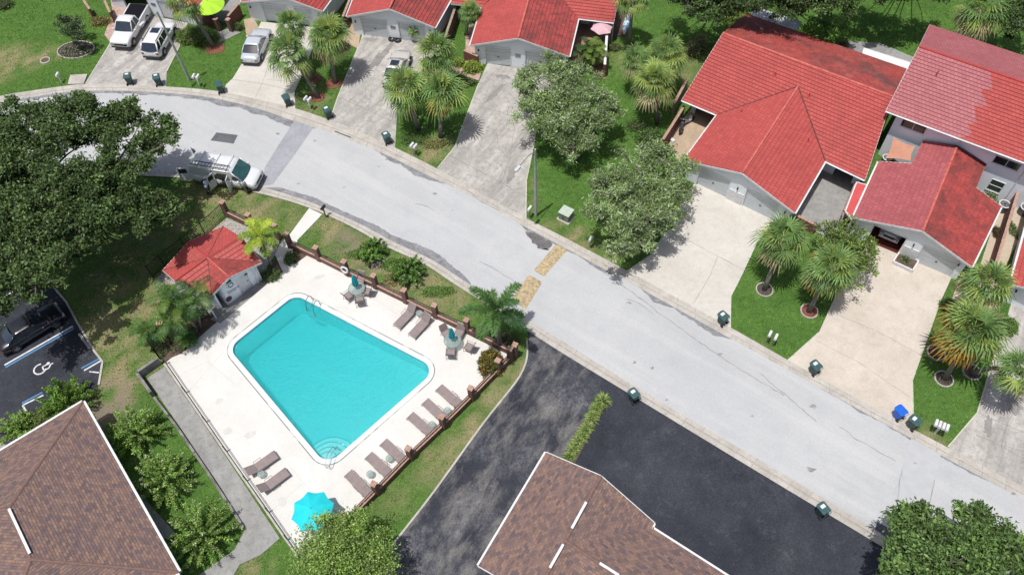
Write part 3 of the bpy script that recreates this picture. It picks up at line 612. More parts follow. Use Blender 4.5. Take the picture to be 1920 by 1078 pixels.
# ---- fan palm (cabbage palm)
def fan_frond(org, az, el, pet, L, nseg=15, colr=(.08, .14, .04), tip=None, droop=.5, w=.055):
    d = np.array([math.cos(az)*math.cos(el), math.sin(az)*math.cos(el), math.sin(el)]); side = np.array([-math.sin(az), math.cos(az), 0]); up = np.cross(d, side)*-1; up = up if up[2] > 0 else -up
    org = np.array(org); hub = org + d*pet + np.array([0, 0, -droop*.12*pet]); V = []; F = []; C = []; tip = tip or colr
    def quad(a, b, c, dd, c1, c2): n = len(V); V.extend([a, b, c, dd]); F.append([n, n+1, n+2, n+3]); C.extend([c1, c1, c2, c2])
    pw = side*.022; quad(org-pw, org+pw, hub+pw, hub-pw, np.array(colr)*1.1, np.array(colr)*1.2)
    for k in range(nseg):
        a = (k/(nseg-1)-.5)*R(235) + NP.uniform(-.05, .05); dr = d*math.cos(a) + side*math.sin(a); l = L*(.72+.28*math.cos(a*.75))*NP.uniform(.85, 1.08); s_ = np.cross(dr, up); s_ /= np.linalg.norm(s_)
        kk = .5*math.cos(a*.8)+.5; mid = hub + dr*l*.55 + up*.05*kk - np.array([0, 0, .06*l*droop]); end = hub + dr*l*(1-.18*droop) - np.array([0, 0, l*droop*NP.uniform(.35, .6)]); ww = s_*w
        c = np.array(colr)*NP.uniform(.8, 1.25); ct = np.array(tip)*NP.uniform(.8, 1.2)
        quad(hub-ww*.3, hub+ww*.3, mid+ww, mid-ww, c, c); quad(mid-ww, mid+ww, end+ww*.15, end-ww*.15, c, ct)
    return np.array(V), np.array(F), np.array(C)
def fan_palm(name, label, base, crown, Rr=1.8, n=44, group=None, dead=.12, yellow=.25, r=.16, dark=1.0, orange=0, boots=True, cat='palm tree'):
    Rr *= 1.1
    base = Vector(base); crown = Vector(crown); t = thing(name, label, cat, base, 0, group); mb = MB(); d = crown-base; m = base.lerp(crown, .5) + Vector((-d.x*.12, -d.y*.12, 0))
    m1 = base.lerp(m, .5); m2 = m.lerp(crown, .5)
    mb.tube([base-Vector((0, 0, .05)), m1, m, m2, crown], [r*1.35, r*1.02, r*.95, r*.95, r*1.15], 10)
    if boots:
        for k in range(16):
            a = k*2.4; q = crown - Vector((0, 0, .12+.035*k)) ; mb.beam(q, q+Vector((math.cos(a)*(r+.14), math.sin(a)*(r+.14), .22)), .09, .03)
    mb.build('trunk', M['palmbark'], t, True); parts = []
    gap = NP.uniform(0, 6.28); lop = NP.uniform(.75, 1.05)
    for k in range(n):
        if NP.uniform() < .10 + (.35 if abs(((k*2.39996-gap+math.pi) % (2*math.pi))-math.pi) < .5 and k > n*.3 else 0): continue
        u = (k+.5)/n; el = R(76) - R(122)*u**.8 + NP.uniform(-.2, .2); az = k*2.39996 + NP.uniform(-.4, .4); g = NP.uniform(0, 1)
        base_c = np.array([.115, .19, .06])*dark*NP.uniform(.7, 1.35) if g > yellow else np.array([.22, .28, .075])*NP.uniform(.75, 1.2)
        if u > 1-dead: base_c = np.array([.32, .27, .15])*NP.uniform(.8, 1.1)
        tp = tuple(base_c*1.15)
        if orange and u > .5 and NP.uniform() < orange: tp = (.50, .22, .03); base_c = base_c*.6+np.array([.30, .16, .03])*.4
        parts.append(fan_frond(crown+Vector((0, 0, .1)), az, el, Rr*(.46+.16*u)*NP.uniform(.85, 1.15), Rr*.64*NP.uniform(.68, 1.22), 15, tuple(base_c), tp, .35+.75*u, .032*Rr/1.6+.012))
    V, F, C = join(parts); rawmesh('crown', V, F, C, FROND, t); return t
# ---- feather palm
def feather(org, az, el, L, colr, droop=.9, nl=26, ll=.55, plume=False, w=.022, tipc=None):
    org = np.array(org, float); V = []; F = []; C = []; n = 9; pts = []; p = org.copy(); e = el
    for k in range(n+1):
        pts.append(p.copy()); d = np.array([math.cos(az)*math.cos(e), math.sin(az)*math.cos(e), math.sin(e)]); p = p + d*L/n; e -= droop*1.9/n*(0.5+k/n)
    side = np.array([-math.sin(az), math.cos(az), 0]); c0 = np.array(colr); tipc = np.array(tipc) if tipc else c0*1.15
    def quad(a, b, c, dd, c1, c2): m = len(V); V.extend([a, b, c, dd]); F.append([m, m+1, m+2, m+3]); C.extend([c1, c1, c2, c2])
    for k in range(n): quad(pts[k]-side*.025*(1-k/n), pts[k]+side*.025*(1-k/n), pts[k+1]+side*.02*(1-k/n), pts[k+1]-side*.02*(1-k/n), c0*1.4, c0*1.4)
    for i in range(nl):
        t = .14+.86*i/nl; f = t*n; k = min(n-1, int(f)); q = pts[k] + (pts[k+1]-pts[k])*(f-k); d = unit(pts[k+1]-pts[k]); up = np.cross(side, d); up = up if up[2] > 0 else -up
        l = ll*math.sin(math.pi*(.12+.83*t))**.6*NP.uniform(.8, 1.15)
        for s_ in ((-1, 1) if not plume else (-1, 1, -1, 1)):
            lift = NP.uniform(-.9, .9) if plume else NP.uniform(-.15, .35); v = unit(side*s_*(1 if not plume else NP.uniform(.3, 1)) + d*NP.uniform(.5, .8) + up*lift); en = q + v*l - np.array([0, 0, l*NP.uniform(.1, .35)]); md = q+v*l*.5
            b = np.cross(v, up)*w; c = c0*NP.uniform(.72, 1.3); quad(q-b*.4, q+b*.4, md+b, md-b, c, c); quad(md-b, md+b, en+b*.1, en-b*.1, c, tipc*NP.uniform(.8, 1.2))
    return np.array(V), np.array(F), np.array(C)
def feather_palm(name, label, stems, Lf, cs, n=12, group=None, plume=False, ll=.55, r=.09, droop=.9, nl=26, w=.024, cat='palm tree', elr=(75, -5)):
    "stems: list of (base, crown point)"
    t = thing(name, label, cat, stems[0][0], 0, group); parts = []
    for b, c in stems:
        b = Vector(b); c = Vector(c); mb = MB(); m = b.lerp(c, .5)+Vector((.04, -.05, 0))
        mb.tube([b-Vector((0, 0, .05)), m, c], [r*1.4, r, r*.85], 9); mb.build('trunk', M['palmbark'], t, True)
        for k in range(n):
            u = k/max(1, n-1); cc = np.array(cs[NP.integers(len(cs))])*NP.uniform(.85, 1.15)
            parts.append(feather(c, k*2.39996+NP.uniform(-.2, .2), R(elr[0]-(elr[0]-elr[1])*u), Lf*NP.uniform(.85, 1.05)*(.8+.2*math.sin(math.pi*min(1, u+.2))), cc, droop, nl, ll, plume, w))
    V, F, C = join(parts); rawmesh('crown', V, F, C, FROND, t); return t
# ---- bush of long leafy shoots (crape myrtle)
def shoot_bush(name, label, base, Rr, H, cs, n=70, group=None, flowers=None, lsize=.15, cat='shrub', dens=130, elmin=10):
    n = int(n*.72)
    base = Vector(base); t = thing(name, label, cat, base, 0, group); mb = MB(); parts = []; fl_ = []
    for k in range(n):
        az = k*2.39996+NP.uniform(-.3, .3); u = ((k+.5)/n)**.6; el = R(88)-(R(88)-R(elmin))*u; L = math.hypot(Rr*math.cos(el), H*math.sin(el))*NP.uniform(.75, 1.08); d = np.array([math.cos(az)*math.cos(el), math.sin(az)*math.cos(el), math.sin(el)]); b = np.array(base)+[0, 0, .15]
        m = b + d*L*.5 + [0, 0, .16*L]; e = b + d*L + [0, 0, -.02*L]
        if k % 3 == 0: mb.tube([Vector(b), Vector(m), Vector(e)], [.03, .02, .006], 4, False)
        q = dens; s = NP.uniform(.32, 1, q)[:, None]; p = (1-s)**2*b + 2*s*(1-s)*m + s*s*e + NP.normal(size=(q, 3))*.05; dd = unit(NP.normal(size=(q, 3)) + d*1.2); bri = NP.uniform(.7, 1.45)
        parts.append(leaves(p, lsize, pal(q, cs)*bri, .5, .45, dd))
        if flowers and NP.uniform() < flowers: m_ = 9; fl_.append(leaves(e+NP.normal(size=(m_, 3))*.06, .075, pal(m_, [(.62, .60, .56), (.55, .50, .46), (.35, .38, .22)]), 0, .8))
    mb.tube([base-Vector((0, 0, .1)), base+Vector((0, 0, .3))], [.12, .08], 7)
    mb.build('stems', M['bark'], t, True); V, F, C = join(parts); rawmesh('foliage', V, F, C, LEAF, t)
    if fl_: V, F, C = join(fl_); rawmesh('blossom', V, F, C, LEAF, t)
    return t
def round_bush(name, label, base, rx, ry, H, cs, dens=900, lsize=.11, group=None, cat='shrub', rz=0, jag=.08, solid=True):
    base = Vector(base); t = thing(name, label, cat, base, 0, group); n = int(dens*(rx*ry+ (rx+ry)*.5*H)*1.6); d = unit(NP.normal(size=(n, 3))+[0, 0, .25]); d[:, 2] = np.abs(d[:, 2])
    s = NP.uniform(.8, 1.04, (n, 1)) + NP.normal(size=(n, 1))*jag*.5; p = d*s; k = (1+.14*np.sin(d[:, 0]*9+1)*np.sin(d[:, 1]*8+2))[:, None]; p = p*k*[rx, ry, H]; c, s_ = math.cos(rz), math.sin(rz)
    p = np.stack([p[:, 0]*c-p[:, 1]*s_, p[:, 0]*s_+p[:, 1]*c, p[:, 2]], 1) + np.array(base)
    V, F, C = leaves(p, lsize, pal(n, cs), .7, .55); rawmesh('foliage', V, F, C, LEAF, t)
    if solid:
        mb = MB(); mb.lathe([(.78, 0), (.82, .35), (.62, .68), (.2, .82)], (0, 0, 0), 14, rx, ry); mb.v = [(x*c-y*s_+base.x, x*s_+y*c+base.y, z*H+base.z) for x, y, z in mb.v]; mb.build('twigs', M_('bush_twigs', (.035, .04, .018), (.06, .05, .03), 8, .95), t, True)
    return t
def tuft(name, label, base, Rr, n, cs, w=.03, cat='plant', group=None, el0=80, el1=15, part='foliage', mat=None):
    base = np.array(base); t = thing(name, label, cat, base, 0, group); V = []; F = []; C = []
    for k in range(n):
        az = NP.uniform(0, 6.283); el = R(el0-(el0-el1)*NP.uniform(0, 1)); L = Rr*NP.uniform(.7, 1.15); d = np.array([math.cos(az)*math.cos(el), math.sin(az)*math.cos(el), math.sin(el)]); s = np.array([-math.sin(az), math.cos(az), 0])*w
        b = base + NP.normal(size=3)*[.04, .04, 0]; m = b+d*L*.6; e = b + d*L - [0, 0, L*.25]; c = np.array(cs[NP.integers(len(cs))])*NP.uniform(.75, 1.25); q = len(V)
        V += [b-s*.4, b+s*.4, m+s, m-s, m-s, m+s, e+s*.1, e-s*.1]; F += [[q, q+1, q+2, q+3], [q+4, q+5, q+6, q+7]]; C += [c]*6+[c*1.2]*2
    rawmesh(part, V, F, C, mat or FROND, t); return t
# ---- the lawn itself: small blades over all open ground in view
def lawn_blades():
    n = 520000; x = NP.uniform(-52, 52, n); y = NP.uniform(11, 80, n)
    hw = 31+(y-13)*.42; k = np.abs(x) < hw; x = x[k]; y = y[k]; ok = np.ones(len(x), bool)
    for poly in PAVED:
        a = np.array(poly); bb = (x > a[:, 0].min()) & (x < a[:, 0].max()) & (y > a[:, 1].min()) & (y < a[:, 1].max()); i = np.where(bb)[0]
        ok[i[pip(x[i], y[i], poly)]] = False
    x = x[ok]; y = y[ok]; n = len(x); f = field(x, y, BL); fb = field(x, y, BR); k = NP.uniform(size=n) > fb*1.2; x = x[k]; y = y[k]; f = f[k]; n = len(x)
    az = NP.uniform(0, 6.283, n); h = NP.uniform(.04, .11, n)*(1+.5*fbm(x, y, .8)); le = NP.uniform(.3, 1.1, n)*h; s = np.stack([-np.sin(az), np.cos(az), 0*az], 1)*NP.uniform(.018, .042, (n, 1)); b = np.stack([x, y, 0*x], 1); tp = b + np.stack([np.cos(az)*le, np.sin(az)*le, h], 1)
    V = np.stack([b-s, b+s, tp], 1).reshape(-1, 3); g = fbm(x, y, .5)[:, None]; gg = fbm(x+31, y+7, 2.5)[:, None]
    c = np.array([.10, .22, .035])*(1-g) + np.array([.22, .36, .07])*g; c = c*(.4+1.25*gg); dr = np.array([.40, .36, .20]); q = np.clip(f[:, None]*NP.uniform(.4, 1.3, (n, 1)), 0, 1); c = c*(1-q)+dr*q*NP.uniform(.7, 1.2, (n, 1))
    o = rawmesh('grass', V, np.arange(3*n).reshape(n, 3), np.repeat(c*NP.uniform(.75, 1.25, (n, 1)), 3, 0), BLADE); tag(o, 'short lawn grass, green to straw coloured, over all the open ground', 'grass', kind='stuff')
# ================================================================ BUILDINGS
def tile_mat(name, c1, c2, grime=(.22, .05, .04), ga=.3, row=.34, wd=.30, gscale=.35, pale=None, mort=None):
    "clay tiles laid along the roof's own courses (UV in metres)"
    m, t, b = new_mat(name, .62, 0, .4); uv = t.nodes.new('ShaderNodeUVMap').outputs[0]; br = t.nodes.new('ShaderNodeTexBrick'); t.links.new(uv, br.inputs['Vector'])
    for k, v in (('Scale', 1), ('Mortar Size', .02), ('Brick Width', wd), ('Row Height', row), ('Bias', -.1), ('Mortar Smooth', .6)): br.inputs[k].default_value = v
    for k, c in (('Color1', c1), ('Color2', c2), ('Mortar', mort or tuple(x*.42 for x in c1))): br.inputs[k].default_value = (*c, 1)
    o = br.outputs[0]; v = pos(t)
    o = mix(t, math_(t, 'MULTIPLY', ramp(t, noise(t, gscale, 6, .7, v, .5), .42, .68), ga), o, grime)
    o = mix(t, math_(t, 'MULTIPLY', ramp(t, noise(t, 2.6, 6, .8, v), .5, .72), ga*.8), o, tuple(x*.7 for x in grime))
    if pale: o = mix(t, math_(t, 'MULTIPLY', ramp(t, noise(t, 1.1, 5, .7, v), .5, .7), .35), o, pale)
    o = mix(t, .3, o, ramp(t, noise(t, 20, 3, .8, v), .25, .75), 'OVERLAY'); t.links.new(o, b.inputs['Base Color'])
    bump(t, b, mix(t, .5, br.outputs['Fac'], noise(t, 25, 3, .7, v)), .3, .02); return m
M['tile'] = tile_mat('red_roof_tile', (.47, .085, .072), (.40, .066, .058), (.27, .05, .045), .5)
M['tile_old'] = tile_mat('mossy_red_roof_tile', (.43, .07, .06), (.33, .05, .045), (.12, .04, .035), .95, gscale=.5)
M['tile_grime'] = tile_mat('weathered_red_roof_tile', (.40, .07, .06), (.32, .055, .048), (.12, .05, .047), 1.0, row=.34, gscale=.3, pale=(.42, .16, .13))
M['tile_pink'] = tile_mat('faded_pink_roof_tile', (.44, .155, .16), (.38, .12, .13), (.28, .08, .085), .3)
M['tile_pink2'] = tile_mat('faded_rose_roof_tile', (.42, .11, .115), (.34, .08, .085), (.24, .06, .065), .5, row=.34, wd=.34)
M['ridge'] = M_('ridge_tile', (.58, .17, .13), (.46, .08, .07), 2.5, .7)
M['ridge_dark'] = M_('ridge_tile_red', (.45, .05, .045), (.36, .04, .04), 2.5, .7)
def shingle(name, row=.165, wd=.27):
    m, t, b = new_mat(name, .9, 0, .2); uv = t.nodes.new('ShaderNodeUVMap').outputs[0]; br = t.nodes.new('ShaderNodeTexBrick'); t.links.new(uv, br.inputs['Vector'])
    for k, v in (('Scale', 1), ('Mortar Size', .01), ('Brick Width', wd), ('Row Height', row), ('Mortar Smooth', .4)): br.inputs[k].default_value = v
    for k, c in (('Color1', (.33, .20, .135)), ('Color2', (.085, .065, .07)), ('Mortar', (.045, .035, .035))): br.inputs[k].default_value = (*c, 1)
    br2 = t.nodes.new('ShaderNodeTexBrick'); mp = t.nodes.new('ShaderNodeMapping'); mp.inputs['Location'].default_value = (.11, row*3, 0); t.links.new(uv, mp.inputs[0]); t.links.new(mp.outputs[0], br2.inputs['Vector'])
    for k, v in (('Scale', 1), ('Mortar Size', .0), ('Brick Width', wd*1.7), ('Row Height', row), ('Bias', .2)): br2.inputs[k].default_value = v
    br2.inputs['Color1'].default_value = (.27, .165, .11, 1); br2.inputs['Color2'].default_value = (.14, .11, .12, 1)
    o = mix(t, .38, br.outputs[0], br2.outputs[0]); o = mix(t, ramp(t, noise(t, 1.4, 6, .8, pos(t)), .4, .65), o, mix(t, .5, o, (.16, .11, .115)))
    o = mix(t, .4, o, ramp(t, noise(t, 18, 4, .85, pos(t)), .25, .75), 'OVERLAY'); t.links.new(o, b.inputs['Base Color']); bump(t, b, br.outputs['Fac'], .4, -.02); return m
M['shingle'] = shingle('brown_shingle'); M['shingle_ridge'] = M_('shingle_ridge', (.22, .13, .105), (.15, .095, .08), 5, .9, fine=.4)
M['wall'] = M_('pale_grey_stucco', (.84, .88, .91), (.79, .83, .87), .8, .85, fine=.15, bmp=.1)
M['wall2'] = M_('cool_white_stucco', (.85, .87, .91), (.80, .82, .87), .8, .85, fine=.12)
M['white'] = M_('white_trim', (.74, .74, .74), (.60, .60, .60), 2, .55); M['door'] = M_('grey_garage_door', (.56, .60, .62), (.50, .54, .56), 1.2, .5)
M['soffit'] = M_('soffit', (.5, .5, .5), None, 2); M['dark'] = M_('interior_shade_black', (.03, .028, .027), (.05, .045, .04), 2, .9)
M['glass'] = M_('window_glass', (.02, .025, .03), (.04, .05, .055), 1.2, .08, 0, .8); M['metal'] = M_('grey_metal', (.32, .33, .34), (.22, .23, .24), 4, .45, .6)
M['black'] = M['black']; M['blackm'] = M_('black_metal', (.018, .018, .02), (.035, .035, .035), 6, .5, .3); M['chrome'] = M_('bright_steel', (.30, .31, .32), (.2, .21, .22), 5, .3, .7)
def brick_mat(name, c1, c2, mort):
    m, t, b = new_mat(name, .9); v = pos(t); g = t.nodes.new('ShaderNodeNewGeometry'); s = t.nodes.new('ShaderNodeSeparateXYZ'); t.links.new(v, s.inputs[0]); cb = t.nodes.new('ShaderNodeCombineXYZ')
    t.links.new(math_(t, 'ADD', s.outputs[0], math_(t, 'MULTIPLY', s.outputs[1], .83)), cb.inputs[0]); t.links.new(s.outputs[2], cb.inputs[1])
    br = t.nodes.new('ShaderNodeTexBrick'); t.links.new(cb.outputs[0], br.inputs['Vector'])
    for k, q in (('Scale', 1), ('Mortar Size', .012), ('Brick Width', .26), ('Row Height', .09), ('Bias', -.1)): br.inputs[k].default_value = q
    for k, c in (('Color1', c1), ('Color2', c2), ('Mortar', mort)): br.inputs[k].default_value = (*c, 1)
    o = mix(t, .35, br.outputs[0], ramp(t, noise(t, 2.5, 6, .8, v), .3, .7), 'OVERLAY'); t.links.new(o, b.inputs['Base Color']); return m
M['brick'] = brick_mat('old_brick', (.19, .085, .065), (.13, .06, .048), (.17, .12, .10)); M['brickcap'] = M_('brick_cap', (.46, .30, .23), (.30, .18, .14), 6, .9, fine=.4)
M['brick_red'] = brick_mat('red_brown_fence', (.24, .075, .06), (.17, .055, .045), (.15, .09, .08)); M['wood'] = M_('weathered_timber', (.36, .30, .23), (.22, .18, .14), 5, .9, fine=.4)
def at_plane(px, py, p0, n):
    v = CX*(px-960) - CY*(py-539) + CZ*FPX; o = Vector((0, 0, HC)); return o + v*((p0-o).dot(n)/v.dot(n))
def plane_n(a, b, c):
    n = (b-a).cross(c-a).normalized(); return n if n.z > 0 else -n
def clip(poly, b0, keep_above):
    o = []; k = len(poly)
    for i in range(k):
        p, q = poly[i], poly[(i+1) % k]; a, b = (p[1]-b0, q[1]-b0) if keep_above else (b0-p[1], b0-q[1])
        if a >= 0: o.append(p)
        if (a > 0 and b < 0) or (a < 0 and b > 0): t = a/(a-b); o.append((p[0]+(q[0]-p[0])*t, p[1]+(q[1]-p[1])*t))
    return o
def roof_plane(mb, poly, e, course=.34, lift=.045, under=.12):
    "one roof slope laid in overlapping courses of real relief, e = eave direction"
    poly = [Vector(p) for p in poly]; n = Vector((0, 0, 0)); k = len(poly)
    for i in range(k): n += poly[i].cross(poly[(i+1) % k])
    n.normalize(); n = n if n.z > 0 else -n
    e = Vector((e[0], e[1], 0)); e = (e - n*e.dot(n)).normalized(); u = n.cross(e); u = u if u.z > 0 else -u; o = poly[0]
    P2 = [((p-o).dot(e), (p-o).dot(u)) for p in poly]; b0 = min(p[1] for p in P2); b1 = max(p[1] for p in P2)
    for c in range(int((b1-b0)/course)+1):
        lo_, hi_ = b0+c*course, b0+(c+1)*course; q = clip(clip(P2, lo_, True), hi_, False)
        if len(q) < 3: continue
        vs = [o+e*a+u*b+n*(lift*(1-(b-lo_)/course)+.002) for a, b in q]; uv = [(a, b-b0) for a, b in q]
        nn = (vs[1]-vs[0]).cross(vs[2]-vs[0]); ix = list(range(len(q)))
        if nn.dot(n) < 0: ix = ix[::-1]; uv = uv[::-1]
        mb.add(vs, [ix], [uv])
        low = [p for p in q if abs(p[1]-lo_) < 1e-5]
        if len(low) >= 2:
            a0 = min(p[0] for p in low); a1 = max(p[0] for p in low); f = [o+e*a0+u*lo_+n*(lift+.002), o+e*a1+u*lo_+n*(lift+.002), o+e*a1+u*lo_-n*.01, o+e*a0+u*lo_-n*.01]; mb.add(f, [(0, 1, 2, 3)], [[(a0, 0), (a1, 0), (a1, 0.01), (a0, .01)]])
    vs = [p - n*under for p in poly]; mb.add(vs, [list(range(k))], [[(0, 0)]*k])
    vs = poly + vs; mb.add(vs, [(i, (i+1) % k, k+(i+1) % k, k+i) for i in range(k)], [[(0, 0)]*4]*k)
def ridge(mb, a, b, r=.10, z=.03): mb.tube([Vector(a)+Vector((0, 0, z)), Vector(b)+Vector((0, 0, z))], r, 8)
def fascia(mb, a, b, h=.17, w=.03, out=0, z=-.07): mb.beam(Vector(a)+Vector((0, 0, z)), Vector(b)+Vector((0, 0, z)), w, h)
def gutter(mb, a, b, side, r=.065):
    "half-open gutter hung outside an eave; side = outward unit vector"
    a = Vector(a)+side*.075; b = Vector(b)+side*.075; d = (b-a).normalized(); prof = [(side*math.cos(t)*r + Vector((0, 0, math.sin(t)*r-.02))) for t in np.linspace(math.pi, 2*math.pi, 7)]; prof += [p*.8 for p in prof[::-1]]
    vs = [a+p for p in prof]+[b+p for p in prof]; k = len(prof); mb.add(vs, [(i, (i+1) % k, k+(i+1) % k, k+i) for i in range(k)])
def wall(root, a, b, tops, ops=(), mat=None, th=.15, inn=None, z0=0, name='wall'):
    "wall from a to b, tops = [(t,z)...], openings (s0,s1,zbot,ztop) in metres along; thickness goes towards inn"
    a = Vector((a[0], a[1], 0)); b = Vector((b[0], b[1], 0)); L = (b-a).length; d = (b-a)/L; n = Vector((-d.y, d.x, 0))
    if inn is not None and n.dot(Vector(inn)-a) < 0: n = -n
    T = [(t*L, z) for t, z in tops]
    def top(s):
        for (s0, z0_), (s1, z1_) in zip(T[:-1], T[1:]):
            if s <= s1+1e-6: return z0_+(z1_-z0_)*(s-s0)/max(1e-6, s1-s0)
        return T[-1][1]
    S = sorted(set([round(s, 4) for s, _ in T] + [round(s, 4) for o in ops for s in o[:2]])); mb = MB(); q = lambda s, z, k: a+d*s+n*(th*k)+Vector((0, 0, z))
    for s0, s1 in zip(S[:-1], S[1:]):
        m = (s0+s1)/2; rng = [(z0, None)]
        for o in ops:
            if o[0] < m < o[1]: rng = ([(z0, o[2])] if o[2] > z0+.01 else []) + [(o[3], None)]
        for zl, zh in rng:
            h0, h1 = (top(s0), top(s1)) if zh is None else (zh, zh)
            for k in (0, 1): mb.add([q(s0, zl, k), q(s1, zl, k), q(s1, h1, k), q(s0, h0, k)], [(0, 1, 2, 3) if k else (3, 2, 1, 0)])
            mb.add([q(s0, h0, 0), q(s1, h1, 0), q(s1, h1, 1), q(s0, h0, 1)], [(0, 1, 2, 3)])
    for s_ in (0, L): mb.add([q(s_, z0, 0), q(s_, top(s_), 0), q(s_, top(s_), 1), q(s_, z0, 1)], [(0, 1, 2, 3)])
    for s0, s1, zb, zt in ops:
        for s_ in (s0, s1): mb.add([q(s_, zb, 0), q(s_, zt, 0), q(s_, zt, 1), q(s_, zb, 1)], [(0, 1, 2, 3)])
        mb.add([q(s0, zt, 0), q(s1, zt, 0), q(s1, zt, 1), q(s0, zt, 1)], [(0, 1, 2, 3)]); mb.add([q(s0, zb, 0), q(s1, zb, 0), q(s1, zb, 1), q(s0, zb, 1)], [(0, 1, 2, 3)])
    mb.build(name, mat or M['wall'], root)
    return a, d, n, L
def garage_door(root, W, s0, s1, h=2.05, mat=None, inset=.07):
    a, d, n, L = W; mb = MB(); rz = math.atan2(d.y, d.x); k = 4; w_ = s1-s0-.04
    for i in range(k): c = a+d*((s0+s1)/2)+n*(inset+.02)+Vector((0, 0, .06+(i+.5)*(h-.08)/k)); mb.box(c, (w_, .04, (h-.08)/k-.018), rz)
    c = a+d*((s0+s1)/2)+n*(inset+.05)+Vector((0, 0, h/2)); mb.box(c, (w_, .02, h-.02), rz); g = mb.build('garage_door', mat or M['door'], root)
    MB().box(a+d*((s0+s1)/2)+n*(inset-.02)+Vector((0, 0, .95)), (.16, .05, .05), rz).build('handle', M['blackm'], g); return g
def frame(root, W, s0, s1, h, mat=None, name='door_frame'):
    a, d, n, L = W; rz = math.atan2(d.y, d.x); mb = MB()
    for s in (s0-.05, s1+.05): mb.box(a+d*s-n*.012+Vector((0, 0, h/2+.03)), (.09, .022, h+.06), rz)
    mb.box(a+d*((s0+s1)/2)-n*.012+Vector((0, 0, h+.1)), (s1-s0+.19, .022, .08), rz); return mb.build(name, mat or M['white'], root)
def window(root, W, s, zc, w_, h, panes=2, mat=None):
    a, d, n, L = W; rz = math.atan2(d.y, d.x); c = a+d*s+Vector((0, 0, zc)); mb = MB()
    for sx in (-1, 1): mb.box(c+d*sx*w_/2-n*.02, (.045, .05, h+.045), rz)
    for sz in (-1, 1): mb.box(c+Vector((0, 0, sz*h/2))-n*.021, (w_-.046, .05, .045), rz)
    if panes == 2: mb.box(c-n*.022, (.05, .05, h-.061), rz)
    if panes == 'h': mb.box(c-n*.022, (w_-.061, .05, .05), rz)
    mb.box(c-n*.035-Vector((0, 0, h/2+.045)), (w_+.1, .07, .035), rz); f = mb.build('window', M['white'], root)
    MB().box(c-n*.006, (w_-.04, .012, h-.04), rz).build('pane', M['glass'], f); return f
def wall_s(W, px, py, zc=None):
    a, d, n, L = W; p = at_plane(px, py, a, n); return (p-a).dot(d), p.z
def lamp(root, W, s, z):
    a, d, n, L = W; c = a+d*s-n*.08+Vector((0, 0, z)); MB().box(c, (.11, .14, .2), math.atan2(d.y, d.x), .7).build('wall_lamp', M['blackm'], root)
def pipe_vent(root, p, h=.28): MB().tube([p, p+Vector((0, 0, h))], .045, 8).box(p+Vector((0, 0, .02)), (.22, .22, .03)).build('vent_pipe', M['ridge_dark'], root)
def downspout(mb, p, h): mb.beam(p, Vector((p.x, p.y, .1)), .07, .07)
UPV = Vector((0, 0, 1))
def gable_wing(root, FL, FR, RF, RB, BLe, BRe, mats, ops, left_extra=(), right_extra=(), over=.32, side=True, backz=None, capm=None, doors=True, front=True):
    """wing with its gable to the street. FL/FR front eave corners, RF/RB ridge ends, BLe/BRe back ends of the eaves (3D)."""
    mb = MB(); roof_plane(mb, [FL, RF, RB]+list(left_extra)+[BLe], (BLe-FL)); mb.build('roof', mats[0], root)
    mb = MB(); roof_plane(mb, [FR, RF, RB]+list(right_extra)+[BRe], (BRe-FR)); mb.build('roof', mats[1], root)
    mb = MB(); ridge(mb, RF, RB); mb.build('ridge_cap', capm or M['ridge'], root)
    dl = (BLe-FL).normalized(); dr = (BRe-FR).normalized(); ac = (FR-FL); ac.z = 0; ac.normalize(); mb = MB()
    for p, q in ((FL, RF), (RF, FR)): fascia(mb, p+dl*-.016, q+dl*-.016)
    so_l = -ac; so_r = ac; gutter(mb, FL, BLe, so_l); gutter(mb, FR, BRe, so_r); fascia(mb, FL-ac*.005, BLe-ac*.005, .14); fascia(mb, FR+ac*.005, BRe+ac*.005, .14); mb.build('gutter', M['white'], root)
    if not front: return None
    a = FL+dl*over+ac*over; b = FR+dr*over-ac*over; ze = FL.z-.02; zr = RF.z-.16; inn = (RF+RB)/2
    sl = (zr-ze)/((RF-FL).dot(ac)); zl = ze+sl*over*.6; t = (RF-a).dot(ac)/((b-a).dot(ac))
    W = wall(root, a, b, [(0, zl), (t, zr), (1, zl)], ops, M['wall'], inn=inn)
    if side:
        for s_, p, q in ((-1, a, BLe+ac*over), (1, b, BRe-ac*over)): q = p.lerp(q, .88); wall(root, p, q, [(0, zl-.05), (1, zl-.05)], (), M['wall'], inn=inn)
    return W
def seg(W, *q):
    "openings from ground pixels: (x0,y0,x1,y1,h) -> along-wall metres"
    return [(max(.1, (at(a, b)-W[0]).dot(W[1])), min(W[3]-.1, (at(c, d)-W[0]).dot(W[1]))) for a, b, c, d in q]
def frontline(FL, FR, BLe, BRe, over=.32):
    ac = (FR-FL); ac.z = 0; ac.normalize(); dl = (BLe-FL).normalized(); dr = (BRe-FR).normalized(); a = FL+dl*over+ac*over; b = FR+dr*over-ac*over; a.z = b.z = 0; d = (b-a).normalized(); return (a, d, Vector((-d.y, d.x, 0)), (b-a).length)
